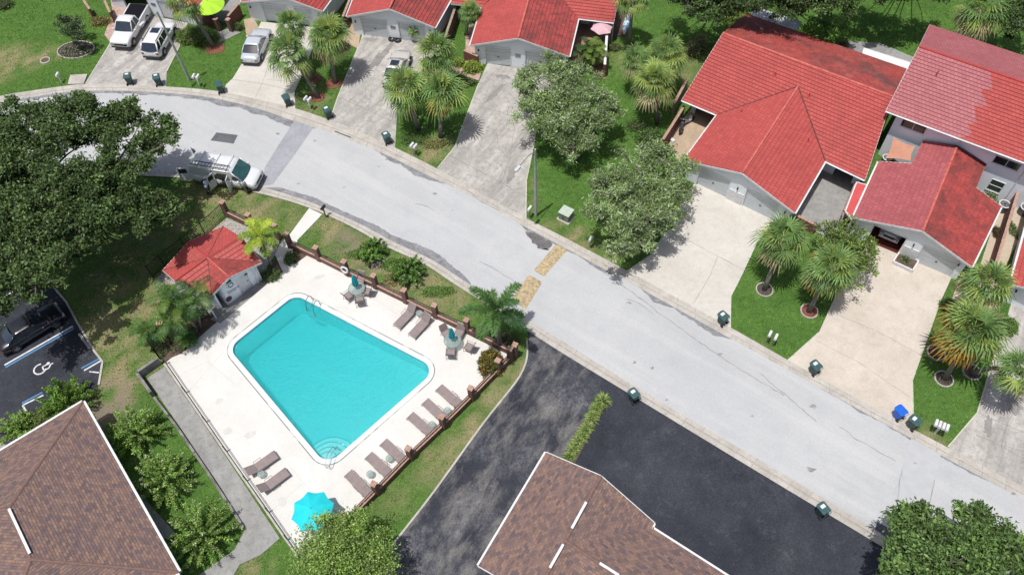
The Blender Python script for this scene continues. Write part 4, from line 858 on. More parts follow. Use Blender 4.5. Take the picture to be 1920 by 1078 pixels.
# ---------------- house E: large red roofed duplex, centre right
ZE, ZR = 2.3, 3.8
def house_E():
    r = thing('house', 'wide red tiled house with a cross gable over the broad cream driveway', 'house', at(1380, 300))
    FL, FR, RF = at(1282, 301, ZE), at(1490, 399, ZE), at(1392, 325, ZR)
    A0, A1, R0, R1 = at(1278, 188, ZE), at(1622, 338, ZE), at(1355, 63, 4.5), at(1674, 182, 4.5); n = plane_n(A0, A1, (R0+R1)/2)
    VL, VR, RB = at_plane(1345, 216, A0, n), at_plane(1547, 302, A0, n), at_plane(1496, 163, A0, n); R0, R1 = at_plane(1355, 63, A0, n), at_plane(1674, 182, A0, n)
    RF.z = min(RF.z, RB.z)
    T_ = R0.lerp(R1, (RB-R0).dot((R1-R0))/(R1-R0).length_squared); mb = MB(); roof_plane(mb, [A0, VL, RB, T_, R0], (A1-A0)); roof_plane(mb, [A1, VR, RB, T_, R1], (A1-A0)); mb.build('roof', M['tile'], r)
    B0, B1 = at(1398, 27, ZE), at(1700, 130, ZE); mb = MB(); roof_plane(mb, [R0, R1, B1, B0], (B1-B0)); mb.build('roof', M['tile_grime'], r)
    mb = MB(); ridge(mb, R0, R1); mb.build('ridge_cap', M['ridge'], r); mb = MB(); ridge(mb, VL, RB, .05, .05); ridge(mb, RB, VR, .05, .05); mb.build('valley_flashing', M_('valley_shadow_red', (.16, .04, .035), (.09, .03, .028), 3), r)  # flashing colour darkened to paint the shadow line along the valleys
    ac = (FR-FL); ac.z = 0; ac.normalize(); out = Vector((ac.y, -ac.x, 0)); mb = MB()
    gutter(mb, A0, VL, out); gutter(mb, VR, A1, out); fascia(mb, A0, VL, .14); fascia(mb, VR, A1, .14)
    for p, q in ((A0, R0), (R0, B0), (A1, R1), (R1, B1), (B0, B1)): fascia(mb, p, q)
    mb.build('gutter', M['white'], r)
    F = frontline(FL, FR, VL, VR); s = seg(F, (1306.7, 344.7, 1362.4, 368), (1395, 382, 1452, 408))
    ops = [(s[0][0], s[0][1], 0, 2.05), (s[1][0], s[1][1], 0, 2.05)]
    W = gable_wing(r, FL, FR, RF, RB, VL, VR, (M['tile'], M['tile']), ops)
    for o in ops: garage_door(r, W, o[0], o[1]); frame(r, W, o[0], o[1], 2.05)
    a, d, nn, L = W; rz = math.atan2(d.y, d.x); mb = MB(); sc = (ops[0][1]+ops[1][0])/2
    for k in range(9): mb.box(a+d*sc-nn*.03+Vector((0, 0, .12+k*.14)), (1.25, .05, .10), rz)
    mb.build('louvred_panel', M['white'], r); lamp(r, W, sc, 1.75); lamp(r, W, L-.4, 1.6)
    # recessed walls under the main roof with dark porch openings
    inn = (R0+R1)/2
    p0 = A0.lerp(A1, .0)-out*1.4+ac*.5; p1 = A1-out*1.4-ac*.4; vl = (VL-A0).dot(ac); vr = (VR-A0).dot(ac); Lw = (p1-p0).dot(ac)
    wall(r, p0, p1, [(0, 2.6), (1, 2.6)], [(.4, vl-1.1, 0, 2.1), (vr+.3, vr+1.9, 0, 2.1), (vr+2.4, Lw-.5, 0, 2.1)], M['wall'], inn=inn)
    wall(r, p0, B0+out*.5+ac*.4, [(0, 2.5), (.5, 4.1), (1, 2.3)], (), M['wall'], inn=inn); wall(r, B0+out*.5+ac*.4, B1+out*.5-ac*.3, [(0, 2.3), (1, 2.3)], (), M['wall'], inn=inn); wall(r, B1+out*.5-ac*.3, p1, [(0, 2.3), (.5, 4.1), (1, 2.5)], (), M['wall'], inn=inn)
    for px_, py_, pl in ((1390, 211, 0), (1453, 141, 1), (1517, 180, 1), (1515, 264, 2)):
        if pl == 1: p = at_plane(px_, py_, A0, n)
        elif pl == 0: p = at_plane(px_, py_, FL, plane_n(FL, RF, VL))
        else: p = at_plane(px_, py_, FR, plane_n(FR, RF, VR))
        pipe_vent(r, p)
    return r
HE = house_E()
def house_F():
    r = thing('house', 'two storey house with faded pink roof and an open garage wing', 'house', at(1740, 330))
    FL, FR, RF = at(1600, 408, ZE), at(1822, 500, ZE), at(1730, 433, 3.77); RB = at(1793, 278, 3.77)
    nl = plane_n(FL, RF, RB); nr = plane_n(FR, RF, RB); L1, L2, L3 = (at_plane(x, y, FL, nl) for x, y in ((1648, 303), (1710, 307), (1729, 268))); R1, R2, R3 = (at_plane(x, y, FR, nr) for x, y in ((1847, 312), (1830, 352), (1877, 387)))
    F = frontline(FL, FR, L1, R3); s = seg(F, (1625, 450, 1683, 474), (1715, 488, 1779, 518)); ops = [(s[0][0], s[0][1], 0, 2.05), (s[1][0], s[1][1], 0, 2.05)]
    W = gable_wing(r, FL, FR, RF, RB, L1, R3, (M['tile_pink2'], M['tile_old']), ops, [L3, L2], [R1, R2], capm=M['tile_pink'] and M['ridge'])
    mb = MB()
    for grp in (((L1, L2), (L2, L3)), ((R1, R2), (R2, R3))):
        mb = MB()
        for p, q in grp: fascia(mb, p, q, .2)
        mb.build('fascia', M['white'], r)
    mb = MB()
    for p, q in ((L3, RB), (RB, R1)): mb.beam(p+UPV*.12, q+UPV*.12, .12, .22)
    mb.build('flashing', M_('dark_red_flashing', (.10, .02, .025), (.06, .015, .02), 4), r)
    garage_door(r, W, ops[1][0], ops[1][1]); frame(r, W, ops[1][0], ops[1][1], 2.05); frame(r, W, ops[0][0], ops[0][1], 2.05)
    a, d, nn, L = W; rz = math.atan2(d.y, d.x); sc = (ops[0][1]+ops[1][0])/2; lamp(r, W, sc, 1.8); lamp(r, W, L-.45, 1.7); mb = MB()
    for k in range(8): mb.box(a+d*sc-nn*.03+Vector((0, 0, .3+k*.14)), (1.15, .05, .10), rz)
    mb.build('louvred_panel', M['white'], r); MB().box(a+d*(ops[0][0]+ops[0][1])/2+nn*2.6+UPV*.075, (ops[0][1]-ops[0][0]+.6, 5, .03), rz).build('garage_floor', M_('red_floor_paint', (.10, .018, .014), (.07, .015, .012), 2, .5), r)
    # upper storey
    ZU = 4.9; A0, A1 = at(1661, 208, ZU), at(1852, 279, ZU); dv_ = (A1-A0).normalized(); A1 = A0+dv_*21; out = Vector((dv_.y, -dv_.x, 0))
    def rz_(z): return at(1723, 88, z)
    zr = min(np.arange(5, 9, .05), key=lambda z: abs((A0-at(1723, 88, z)).dot(out)*.31-(z-ZU))); R0 = at(1723, 88, zr); R1_ = R0+dv_*21; B0 = at(1743, 47, zr-1.0); half = (A0-R0).dot(out); B0 = B0
    mid = (at(1822, 215, 6)-R0).dot(dv_)
    # the faded pink part ends in steps part-way along: a replaced section of roof
    def plane_pt(px_, py_): return at_plane(px_, py_, A0, plane_n(A0, A1, R0))
    cut = [plane_pt(*q) for q in ((1852, 142), (1860, 168), (1838, 168), (1852, 200), (1826, 200), (1832, 232), (1815, 232), (1822, 252), (1800, 259))]; cut = [R0.lerp(R1_, max(0, min(1, (cut[0]-R0).dot(dv_)/21)))] + cut[1:-1] + [A0+dv_*(cut[-1]-A0).dot(dv_)]
    mb = MB(); roof_plane(mb, [A0, R0]+cut, dv_); mb.build('roof', M['tile_pink'], r); mb = MB(); roof_plane(mb, cut[::-1]+[R1_, A1], dv_); mb.build('roof', M['tile'], r)
    B1 = B0+dv_*21; mb = MB(); roof_plane(mb, [R0, R1_, B1, B0], dv_); mb.build('roof', tile_mat('dusty_pink_tile', (.36, .12, .125), (.32, .10, .105), (.24, .06, .06), .5), r); mb = MB(); ridge(mb, R0, R1_); mb.build('ridge_cap', M['ridge_dark'], r)
    mb = MB(); fascia(mb, A0, R0); fascia(mb, R0, B0); gutter(mb, A0, A1, out); fascia(mb, A0, A1, .16); mb.build('gutter', M['white'], r)
    a = A0-out*.45+dv_*.9; b = A1-out*.45; inn = (R0+R1_)/2
    Wu = wall(r, a, b, [(0, ZU+.08), (1, ZU+.08)], (), M['wall2'], inn=inn)
    bb = B0+out*.3+dv_*.9; wall(r, a, bb, [(0, ZU+.05), (.55, zr-.2), (1, zr-1.2)], (), M['wall2'], inn=inn); wall(r, bb, bb+dv_*20, [(0, zr-1.1), (1, zr-1.1)], (), M['wall2'], inn=inn)
    for x, y, w_, h_, p_ in ((1713, 237, 1.9, .75, 2), (1888, 306, 1.9, .75, 2), (1867, 349, 1.0, 1.15, 'h')): s_, z_ = wall_s(Wu, x, y); window(r, Wu, s_, z_, w_, h_, p_)
    mb = MB()
    for x, y in ((1800, 268), (1900, 350)): s_, z_ = wall_s(Wu, x, y); mb.beam(Wu[0]+Wu[1]*s_-Wu[2]*.05+UPV*(ZU-.1), Wu[0]+Wu[1]*s_-Wu[2]*.05+UPV*.3, .07, .07)
    mb.build('downspout', M['white'], r)
    # courtyard shade sail and side lean-to
    q = [at(1675, 257, 2.7), at(1716, 275, 2.7), at(1708, 302, 2.5), at(1660, 297, 2.4)]; c = sum(q, Vector())/4-Vector((0, 0, .15)); vs = []; fs = []
    ring_ = []
    for i in range(4):
        for k in range(6):
            t = k/6; p = q[i].lerp(q[(i+1) % 4], t); p = p.lerp(c, .12*math.sin(math.pi*t)); ring_.append(p)
    vs = ring_+[c]; fs = [(i, (i+1) % 24, 24) for i in range(24)]; o = MB().add(vs, fs).build('sun_sail', M_('orange_canvas', (.50, .25, .17), (.44, .21, .14), 2, .9)); tag(o, 'orange canvas shade sail stretched beside the two storey wall', 'shade sail')
    for x, y, pl in ((1793, 294, 0),): pipe_vent(r, at_plane(x, y, FR, nr), .4)
    pipe_vent(r, plane_pt(1755, 142), .5)
    return r
house_F()
def simple_house(name_lab, FLp, FRp, RFp, RBp, BLp, BRp, doors, mats, zr=ZR, base=None, lamps=True, closed=(1, 1)):
    r = thing('house', name_lab, 'house', base or at((FLp[0]+FRp[0])/2, FLp[1]-5)); FL, FR, RF, RB, BL_, BR_ = at(*FLp, ZE), at(*FRp, ZE), at(*RFp, zr), at(*RBp, zr), at(*BLp, ZE), at(*BRp, ZE)
    F = frontline(FL, FR, BL_, BR_); s = seg(F, *doors); ops = [(a, b, 0, 2.05) for a, b in s]; W = gable_wing(r, FL, FR, RF, RB, BL_, BR_, mats, ops)
    for o, cl in zip(ops, closed):
        if cl: garage_door(r, W, o[0], o[1])
        frame(r, W, o[0], o[1], 2.05)
    a, d, nn, L = W
    if len(ops) > 1: sc = (ops[0][1]+ops[1][0])/2; MB().box(a+d*sc-nn*.02+UPV*1.45, (.5, .03, .32), math.atan2(d.y, d.x)).build('wall_vent', M['metal'], r)
    if lamps: lamp(r, W, .35, 1.6); lamp(r, W, L-.35, 1.6)
    MB().tube([RB+Vector((0, 0, -3)), RB+Vector((0, 0, -3.2))], .01, 4)
    return r, W
HD, _ = simple_house('red tiled house behind the round willowy tree, grey garage door at its left', (882, 85), (1067, 106), (971.6, 72), (1006, -55), (926, -62), (1088, 18), [(912, 121, 957, 127), (985, 132, 1040, 140)], (M['tile'], M['tile_old']), 3.7)
E0, E1 = at(845, 7, ZE), at(1151, 43, ZE); dd = (E1-E0).normalized(); up_ = Vector((-dd.y, dd.x, 0)); mb = MB(); b0 = at(1085, 34, ZE); b0 = E0+dd*(b0-E0).dot(dd)
roof_plane(mb, [b0, E1, E1+up_*7.3+UPV*2.2, b0-dd*3.6+up_*7.3+UPV*2.2, b0-dd*4.8+up_*4.8+UPV*1.45], dd); b1 = at(905, 10, ZE); b1 = E0+dd*(b1-E0).dot(dd); roof_plane(mb, [E0, b1, b1+dd*3+up_*5+UPV*1.5, E0+up_*5+UPV*1.5], dd); mb.build('roof', M['tile'], HD)
mb = MB(); gutter(mb, b0, E1, -up_); fascia(mb, b0, E1, .15); fascia(mb, E0, b1, .15); fascia(mb, E1, E1+up_*7.3+UPV*2.2); mb.beam(E1-up_*-.1-dd*.05, Vector((E1.x, E1.y, 0))-dd*.05+up_*.1, .1, .1); mb.build('gutter', M['white'], HD)
wall(HD, b0+up_*2.2, E1+up_*2.2-dd*.3, [(0, 2.7), (1, 2.7)], [(.8, 3.0, 0, 2.1)], M['wall'], inn=E1+up_*6); wall(HD, E1+up_*2.2-dd*.3, E1+up_*9-dd*.3, [(0, 2.5), (1, 2.5)], (), M['wall'], inn=E0+up_*5)
HC_, _ = simple_house('red tiled house with two grey garage doors and a pair of tyres on its apron', (650, 31), (815, 52), (730, 17), (764, -55), (690, -75), (880, -62), [(685.5, 62.5, 731.5, 69), (753.5, 72, 800, 80)], (M['tile'], M['tile_old']), 3.77)
HB, _ = simple_house('red tiled house end with one grey garage door behind the silver car', (452, 4), (604, 21), (535, -4), (575, -70), (490, -90), (670, -70), [(500, 42, 545, 48), (560, 50, 588, 54)], (M['tile'], M['tile_old']), 3.7)
HA, WA = simple_house('pale house wall with one open garage holding the rear of a pickup truck', (190, -21), (366, 18), (279, -24), (330, -100), (225, -100), (420, -50), [(236, 23, 283, 35), (305, 37, 352, 46)], (M['tile'], M['tile']), 3.77, base=at(280, 20), closed=(0, 1))
HG, _ = simple_house('red tiled house corner cut off by the right edge of the photo', (1895, 533), (2105, 615), (2015, 560), (2090, 380), (1938, 375), (2190, 460), [(1925, 590, 1990, 620), (2010, 630, 2070, 655)], (M['tile'], M['tile']), 3.77)
# ---------------- pool house: four gabled cross roof
def pool_house():
    r = thing('pool_house', 'small pool house with a four gabled red tiled roof beside the pool deck', 'pool house', at(400, 530)); z = ZE; zr = 3.35
    Wc, Nc, Ec, Sc = at(304.5, 507, z), at(419, 424, z), at(491, 492, z), at(397, 554, z); O = at(389, 483.5, zr); PA, PB, PC, PD = at(354, 453, zr), at(452, 444, zr), at(430, 520, zr), at(328, 527, zr)
    for (a, b, p, m_) in ((Wc, Nc, PA, 'tile'), (Nc, Ec, PB, 'tile'), (Ec, Sc, PC, 'tile_old'), (Sc, Wc, PD, 'tile')):
        mb = MB(); roof_plane(mb, [a, p, O], (O-p)); roof_plane(mb, [b, p, O], (O-p)); mb.build('roof', M[m_], r); mb = MB(); ridge(mb, p, O, .06); mb.build('ridge_cap', M['ridge_dark'] if m_ == 'tile' else M['ridge'], r)
    mb = MB()
    for c in (Wc, Nc, Ec, Sc): ridge(mb, c+UPV*.02, O, .035, .03)
    mb.build('valley_flashing', M_('valley_metal', (.22, .07, .06), (.12, .05, .045), 4), r); mb = MB()
    for a, b, p in ((Wc, Nc, PA), (Nc, Ec, PB), (Ec, Sc, PC), (Sc, Wc, PD)): fascia(mb, a, p); fascia(mb, p, b)
    mb.build('fascia', M['white'], r); o = Vector((O.x, O.y, 0)); ins = lambda p, k=.12: Vector((p.x, p.y, 0)).lerp(o, k)
    a, b = at(427.5, 573.5), at(491, 526); w0 = ins(Wc, .1); n0 = ins(Nc, .1); a2 = at(407, 584)
    pk = (PC-a).dot((b-a).normalized())/(b-a).length
    W = wall(r, a, b, [(0, 2.55), (max(.05, pk), zr-.2), (1, 2.3)], [(1.35, 2.35, 0, 2.0)], M['wall2'], inn=O); wall(r, b, n0, [(0, 2.3), (.5, 3.0), (1, 2.3)], (), M['wall2'], inn=O); wall(r, n0, w0, [(0, 2.3), (.5, 3.0), (1, 2.3)], (), M['wall2'], inn=O); wall(r, w0, ins(Sc, .1), [(0, 2.3), (.5, 3), (1, 2.3)], (), M['wall2'], inn=O)
    a_, d, n, L = W; rz = math.atan2(d.y, d.x)
    wall(r, a, a+n*2.2, [(0, 2.5), (1, 2.5)], (), M['wall2'], inn=b)
    dr = MB().box(a_+d*1.85+n*.06+UPV*1.0, (.96, .04, 1.98), rz).build('door', M['white'], r); MB().box(a_+d*2.2+n*.02+UPV*1.0, (.05, .06, .12), rz).build('handle', M['blackm'], dr)
    mb = MB(); mb.box(a_+d*(L-.32)-n*.05+UPV*1.1, (.12, .1, 2.2), rz); mb.box(a_+d*(L-.02)-n*.05+UPV*1.1, (.12, .1, 2.2), rz); mb.build('pilaster', M['white'], r)
    # round wall emblem with illegible grey lettering, and a dark red ornament, as far as the photo resolves them
    def wp(x, y): s_, z_ = wall_s(W, x, y); return a_+d*s_-n*.02+UPV*z_
    mb = MB(); e = wp(432.5, 534.5)
    vs = [e+(d*math.cos(t)+UPV*math.sin(t))*q for q in (.16, .24) for t in np.linspace(0, 2*math.pi, 17)[:-1]]; mb.add(vs, [(i, (i+1) % 16, 16+(i+1) % 16, 16+i) for i in range(16)])
    for x0, y0, x1, y1 in ((424, 535, 426.5, 533.5), (431, 530, 435, 527.5), (425.5, 548, 449, 535.5), (428, 550.5, 444, 541), (430, 546, 436, 543)):
        p, q = wp(x0, y0), wp(x1, y1); L_ = (q-p); k = max(2, int(L_.length/.12))
        for i in range(k):
            if random.random() < .85: mb.beam(p+L_*(i/k), p+L_*((i+.62)/k), .012, .075, up=tuple(UPV.cross(L_)))
    mb.build('wall_emblem', M_('grey_lettering', (.16, .17, .18), (.25, .26, .27), 9), r); p = wp(428, 528); MB().box(p, (.42, .04, .22), rz).build('wall_plate', M['blackm'], r)
    p = wp(428.7, 560); MB().lathe([(.24, 0), (.27, .03), (.18, .07), (.05, .09)], (0, 0, 0), 7).build('wall_ornament', M_('maroon_metal', (.13, .012, .03), (.08, .01, .02), 8, .5), r, world=False).matrix_local = Matrix.Translation(p-ORG[r.name]) @ Matrix(((d.x, 0, -n.x, 0), (d.y, 0, -n.y, 0), (0, 1, 0, 0), (0, 0, 0, 1)))
    MB().box(wp(461, 514.5), (.26, .04, .09), rz).build('door_sign', M['blackm'], r)
    q0, q1 = at(398, 592), at(407, 596); MB().box(at(402, 590)+UPV*.7, (1.1, .08, 1.4), R(122)).build('screen_panel', M['white'], r)
    MB().prism(P((396, 600), (407, 584), (427, 574), (495, 524), (506, 530), (414, 607)), .072, .078).build('doorstep', M['walk'], r)
    return r
pool_house()
# ---------------- brown shingled apartment buildings at the bottom
def strip_vent(root, a, b, lab):
    mb = MB(); mb.beam(a+UPV*.1, b+UPV*.1, .15, .09); mb.build('ridge_vent', M['white'], root)
def bld_left():
    r = thing('apartment_building', 'brown shingled hip roof with white fascia in the bottom left corner', 'building', at(120, 950)); z = 2.8; zr = 4.9
    A, Bq = at(155, 753, z), at(335, 1072, z); R0, R1 = at(14, 955, zr), at(61, 1046, zr); d = (Bq-A).normalized(); out = Vector((d.y, -d.x, 0)); out = out if out.dot(A-R0) > 0 else -out
    h0 = (A-R0).dot(out); R1 = R0+d*(R1-R0).dot(d); C_, D_ = A-out*2*h0, Bq-out*2*h0
    for pl in ([A, Bq, R1, R0], [A, R0, C_], [C_, R0, R1, D_], [Bq, D_, R1]):
        mb = MB(); e = (pl[1]-pl[0]) if len(pl) == 4 else ((C_-A) if pl[0] is A else (D_-Bq)); roof_plane(mb, pl, e, .165, .014); mb.build('roof', M['shingle'], r)
    mb = MB()
    for a, b in ((A, R0), (Bq, R1), (C_, R0), (D_, R1), (R0, R1)): mb.tube([a-UPV*.04, b-UPV*.04], .11, 8)
    mb.build('ridge_cap', M['shingle_ridge'], r); mb = MB()
    for a, b, o_ in ((A, Bq, out), (C_, A, -d), (Bq, D_, d), (D_, C_, -out)): mb.beam(a+o_*.09-UPV*.06, b+o_*.09-UPV*.06, .14, .15)
    mb.build('gutter', M['white'], r); i_ = [p+(((R0+R1)/2-p).normalized())*.55 for p in (A, Bq, D_, C_)]
    for p, q in zip(i_, i_[1:]+i_[:1]): wall(r, p, q, [(0, z), (1, z)], (), M['wall'], inn=(R0+R1)/2)
    p, q = at(17, 957, zr+.1), at(56, 1041, zr+.1); strip_vent(r, R0.lerp(R1, .02)+out*.12, R0.lerp(R1, .92)+out*.12, '')
bld_left()
def bld_mid():
    r = thing('apartment_building', 'brown shingled gable roof jutting over the black parking lot', 'building', at(1080, 1010)); z = 2.8
    TL, TR = at(1024, 848, z), at(1227, 980, z); PK = at(1126.6, 892, 4.35); J = at(1060, 1013, 4.35); d = (J-PK); d.z = 0; d.normalize(); ac = (TR-TL).normalized(); BL2 = at(893, 1058, z); Lm = (BL2-TL).dot(d)
    K = PK+d*Lm; BR2 = TR+d*Lm; BL2 = TL+d*Lm; wd_ = Vector((-d.y, d.x, 0)); wd_ = wd_ if wd_.dot(ac) > 0 else -wd_
    V0 = at(1223, 990, z); e2 = (at(1361, 1078, z)-V0).normalized(); V1 = V0+e2*22; J1 = J+e2*24
    mb = MB(); roof_plane(mb, [TL, PK, K, BL2], d, .165, .014); mb.build('roof', M['shingle'], r); mb = MB(); roof_plane(mb, [TR, PK, J, V0], d, .165, .014); mb.build('roof', M['shingle'], r); mb = MB(); roof_plane(mb, [V0, V1, J1, J], e2, .165, .014); mb.build('roof', M['shingle'], r)
    sd = Vector((e2.y, -e2.x, 0)); sd = sd if sd.dot(V0-J) < 0 else -sd; hw = abs((V0-J).dot(sd)); S0 = J+sd*hw; S0.z = z; S1 = S0+e2*24; den = d.x*e2.y-d.y*e2.x; w_ = S0-TR; tt_ = min(Lm-.05, (w_.x*e2.y-w_.y*e2.x)/den); V2 = TR+d*tt_; mb = MB(); roof_plane(mb, [V2, V2+e2*24, J1, J], e2, .165, .014); roof_plane(mb, [BR2, V2, J, K], d, .165, .014); mb.build('roof', M['shingle'], r)
    mb = MB(); mb.tube([PK-UPV*.04, K-UPV*.04], .11, 8); mb.tube([J-UPV*.04, J1-UPV*.04], .11, 8); mb.build('ridge_cap', M['shingle_ridge'], r); mb = MB(); o1 = -ac
    mb.beam(TL+o1*.07-UPV*.05, BL2+o1*.07-UPV*.05, .12, .14); mb.beam(TL-d*.03-UPV*.05, PK-d*.03-UPV*.05, .05, .13); mb.beam(PK-d*.03-UPV*.05, TR-d*.03-UPV*.05, .05, .13); mb.beam(V0-sd*.07-UPV*.05, V1-sd*.07-UPV*.05, .12, .14); mb.beam(TR+ac*.04-UPV*.05, V0+ac*.04-UPV*.05, .1, .14); mb.beam(BL2+d*.03-UPV*.05, K+d*.03-UPV*.05, .05, .14); mb.build('gutter', M['white'], r)
    for px0, px1 in (((1099, 942), (1072, 991)), ((1056, 1021), (1031, 1065)), ((1124, 1056), (1160, 1079))): strip_vent(r, at(*px0, 4.42), at(*px1, 4.42), '')
    c = (PK+J)/2; w0 = TL+d*.5+ac*.5; w1 = TR+d*.5-ac*.5; tt = .5
    wall(r, w0, w1, [(0, z), (.5, 4.1), (1, z)], [(1, 3.4, 0, 2.2), (4, 6.4, 0, 2.2)], M['wall'], inn=c); w3 = BL2-d*.5+ac*.5; wall(r, w0, w3, [(0, z), (1, z)], (), M['wall'], inn=c); wall(r, w3, BR2-d*.5-ac*.5, [(0, z), (.5, 4.1), (1, z)], (), M['wall'], inn=c)
    v0 = V0+sd*.5+e2*.3; wall(r, w1, v0, [(0, z), (1, z)], (), M['wall'], inn=c); wall(r, v0, V1+sd*.5, [(0, z), (1, z)], (), M['wall'], inn=S0)
bld_mid()
# ================================================================ VEHICLES (x forward, origin on the ground under the middle)
def paint(name, c, rough=.3, coat=.8):
    m, t, b = new_mat(name, rough, .1, .5); v = t.nodes.new('ShaderNodeTexCoord').outputs['Object']
    o = mix(t, math_(t, 'MULTIPLY', ramp(t, noise(t, 2.2, 6, .8, v), .45, .75), .12), c, tuple(x*.6+.03 for x in c)); t.links.new(o, b.inputs['Base Color']); b.inputs['Coat Weight'].default_value = coat; b.inputs['Coat Roughness'].default_value = .05; return m
M['tyre'] = M_('tyre_rubber', (.02, .02, .021), (.035, .033, .03), 8, .85, vec='obj'); M['rim'] = M_('alloy_rim', (.38, .38, .39), (.25, .25, .26), 5, .3, .8, vec='obj')
M['cglass'] = M_('car_glass', (.012, .018, .026), (.02, .03, .045), 1.5, .05, 0, .9, coat=1, vec='obj'); M['ggreen'] = M_('green_car_glass', (.02, .07, .065), (.03, .11, .10), 2.5, .06, 0, .9, coat=1, vec='obj'); M['plastic'] = M_('black_plastic', (.02, .02, .022), (.035, .035, .035), 5, .6, vec='obj')
M['lampc'] = M_('headlamp', (.45, .47, .5), (.2, .2, .22), 12, .1, 0, .8, coat=1, vec='obj'); M['lampr'] = M_('tail_lamp', (.24, .01, .012), (.14, .005, .006), 8, .15, 0, .8, coat=1, vec='obj')
def loft(mb, st, close=True):
    "st: list of (x, [(y,z)...]) half sections from centre bottom to centre top, mirrored"
    k = len(st[0][1]); vs = []
    for x, s in st: vs += [(x, y, z) for y, z in s] + [(x, -y, z) for y, z in s[-2:0:-1]]
    m = 2*k-2; fs = []
    for i in range(len(st)-1):
        for j in range(m): fs.append((i*m+j, (i+1)*m+j, (i+1)*m+(j+1) % m, i*m+(j+1) % m))
    if close: fs.append(list(range(m))); fs.append([(len(st)-1)*m+j for j in range(m)][::-1])
    mb.add(vs, fs)
def wheel(root, x, y, r, w):
    mb = MB(); s = 1 if y > 0 else -1; n = 24; prof = [(r*.62, -w/2), (r*.93, -w/2), (r, -w/2+.03), (r, w/2-.03), (r*.93, w/2), (r*.62, w/2)]; vs = []; fs = []
    for a, b in prof:
        for k in range(n): t = 2*math.pi*k/n; vs.append((x+a*math.cos(t), y+b, r+a*math.sin(t)))
    for i in range(len(prof)-1):
        for k in range(n): fs.append((i*n+k, (i+1)*n+k, (i+1)*n+(k+1) % n, i*n+(k+1) % n))
    wh = mb.add(vs, fs).build('wheel', M['tyre'], root, True); mb = MB(); yo = y+s*(w/2-.04); vs = [(x, yo+s*.02, r)]+[(x+r*.63*math.cos(t), yo, r+r*.63*math.sin(t)) for t in np.linspace(0, 2*math.pi, n+1)[:-1]]; mb.add(vs, [(0, 1+k, 1+(k+1) % n) for k in range(n)])
    for k in range(5):
        t = 2*math.pi*k/5; mb.beam((x, yo+s*.03, r), (x+r*.6*math.cos(t), yo+s*.03, r+r*.6*math.sin(t)), .07, .04, up=(0, 1, 0))
    mb.ring((x, yo+s*.015, r), r*.6, .025, 24, 5, 'Y'); mb.build('rim', M['rim'], wh)
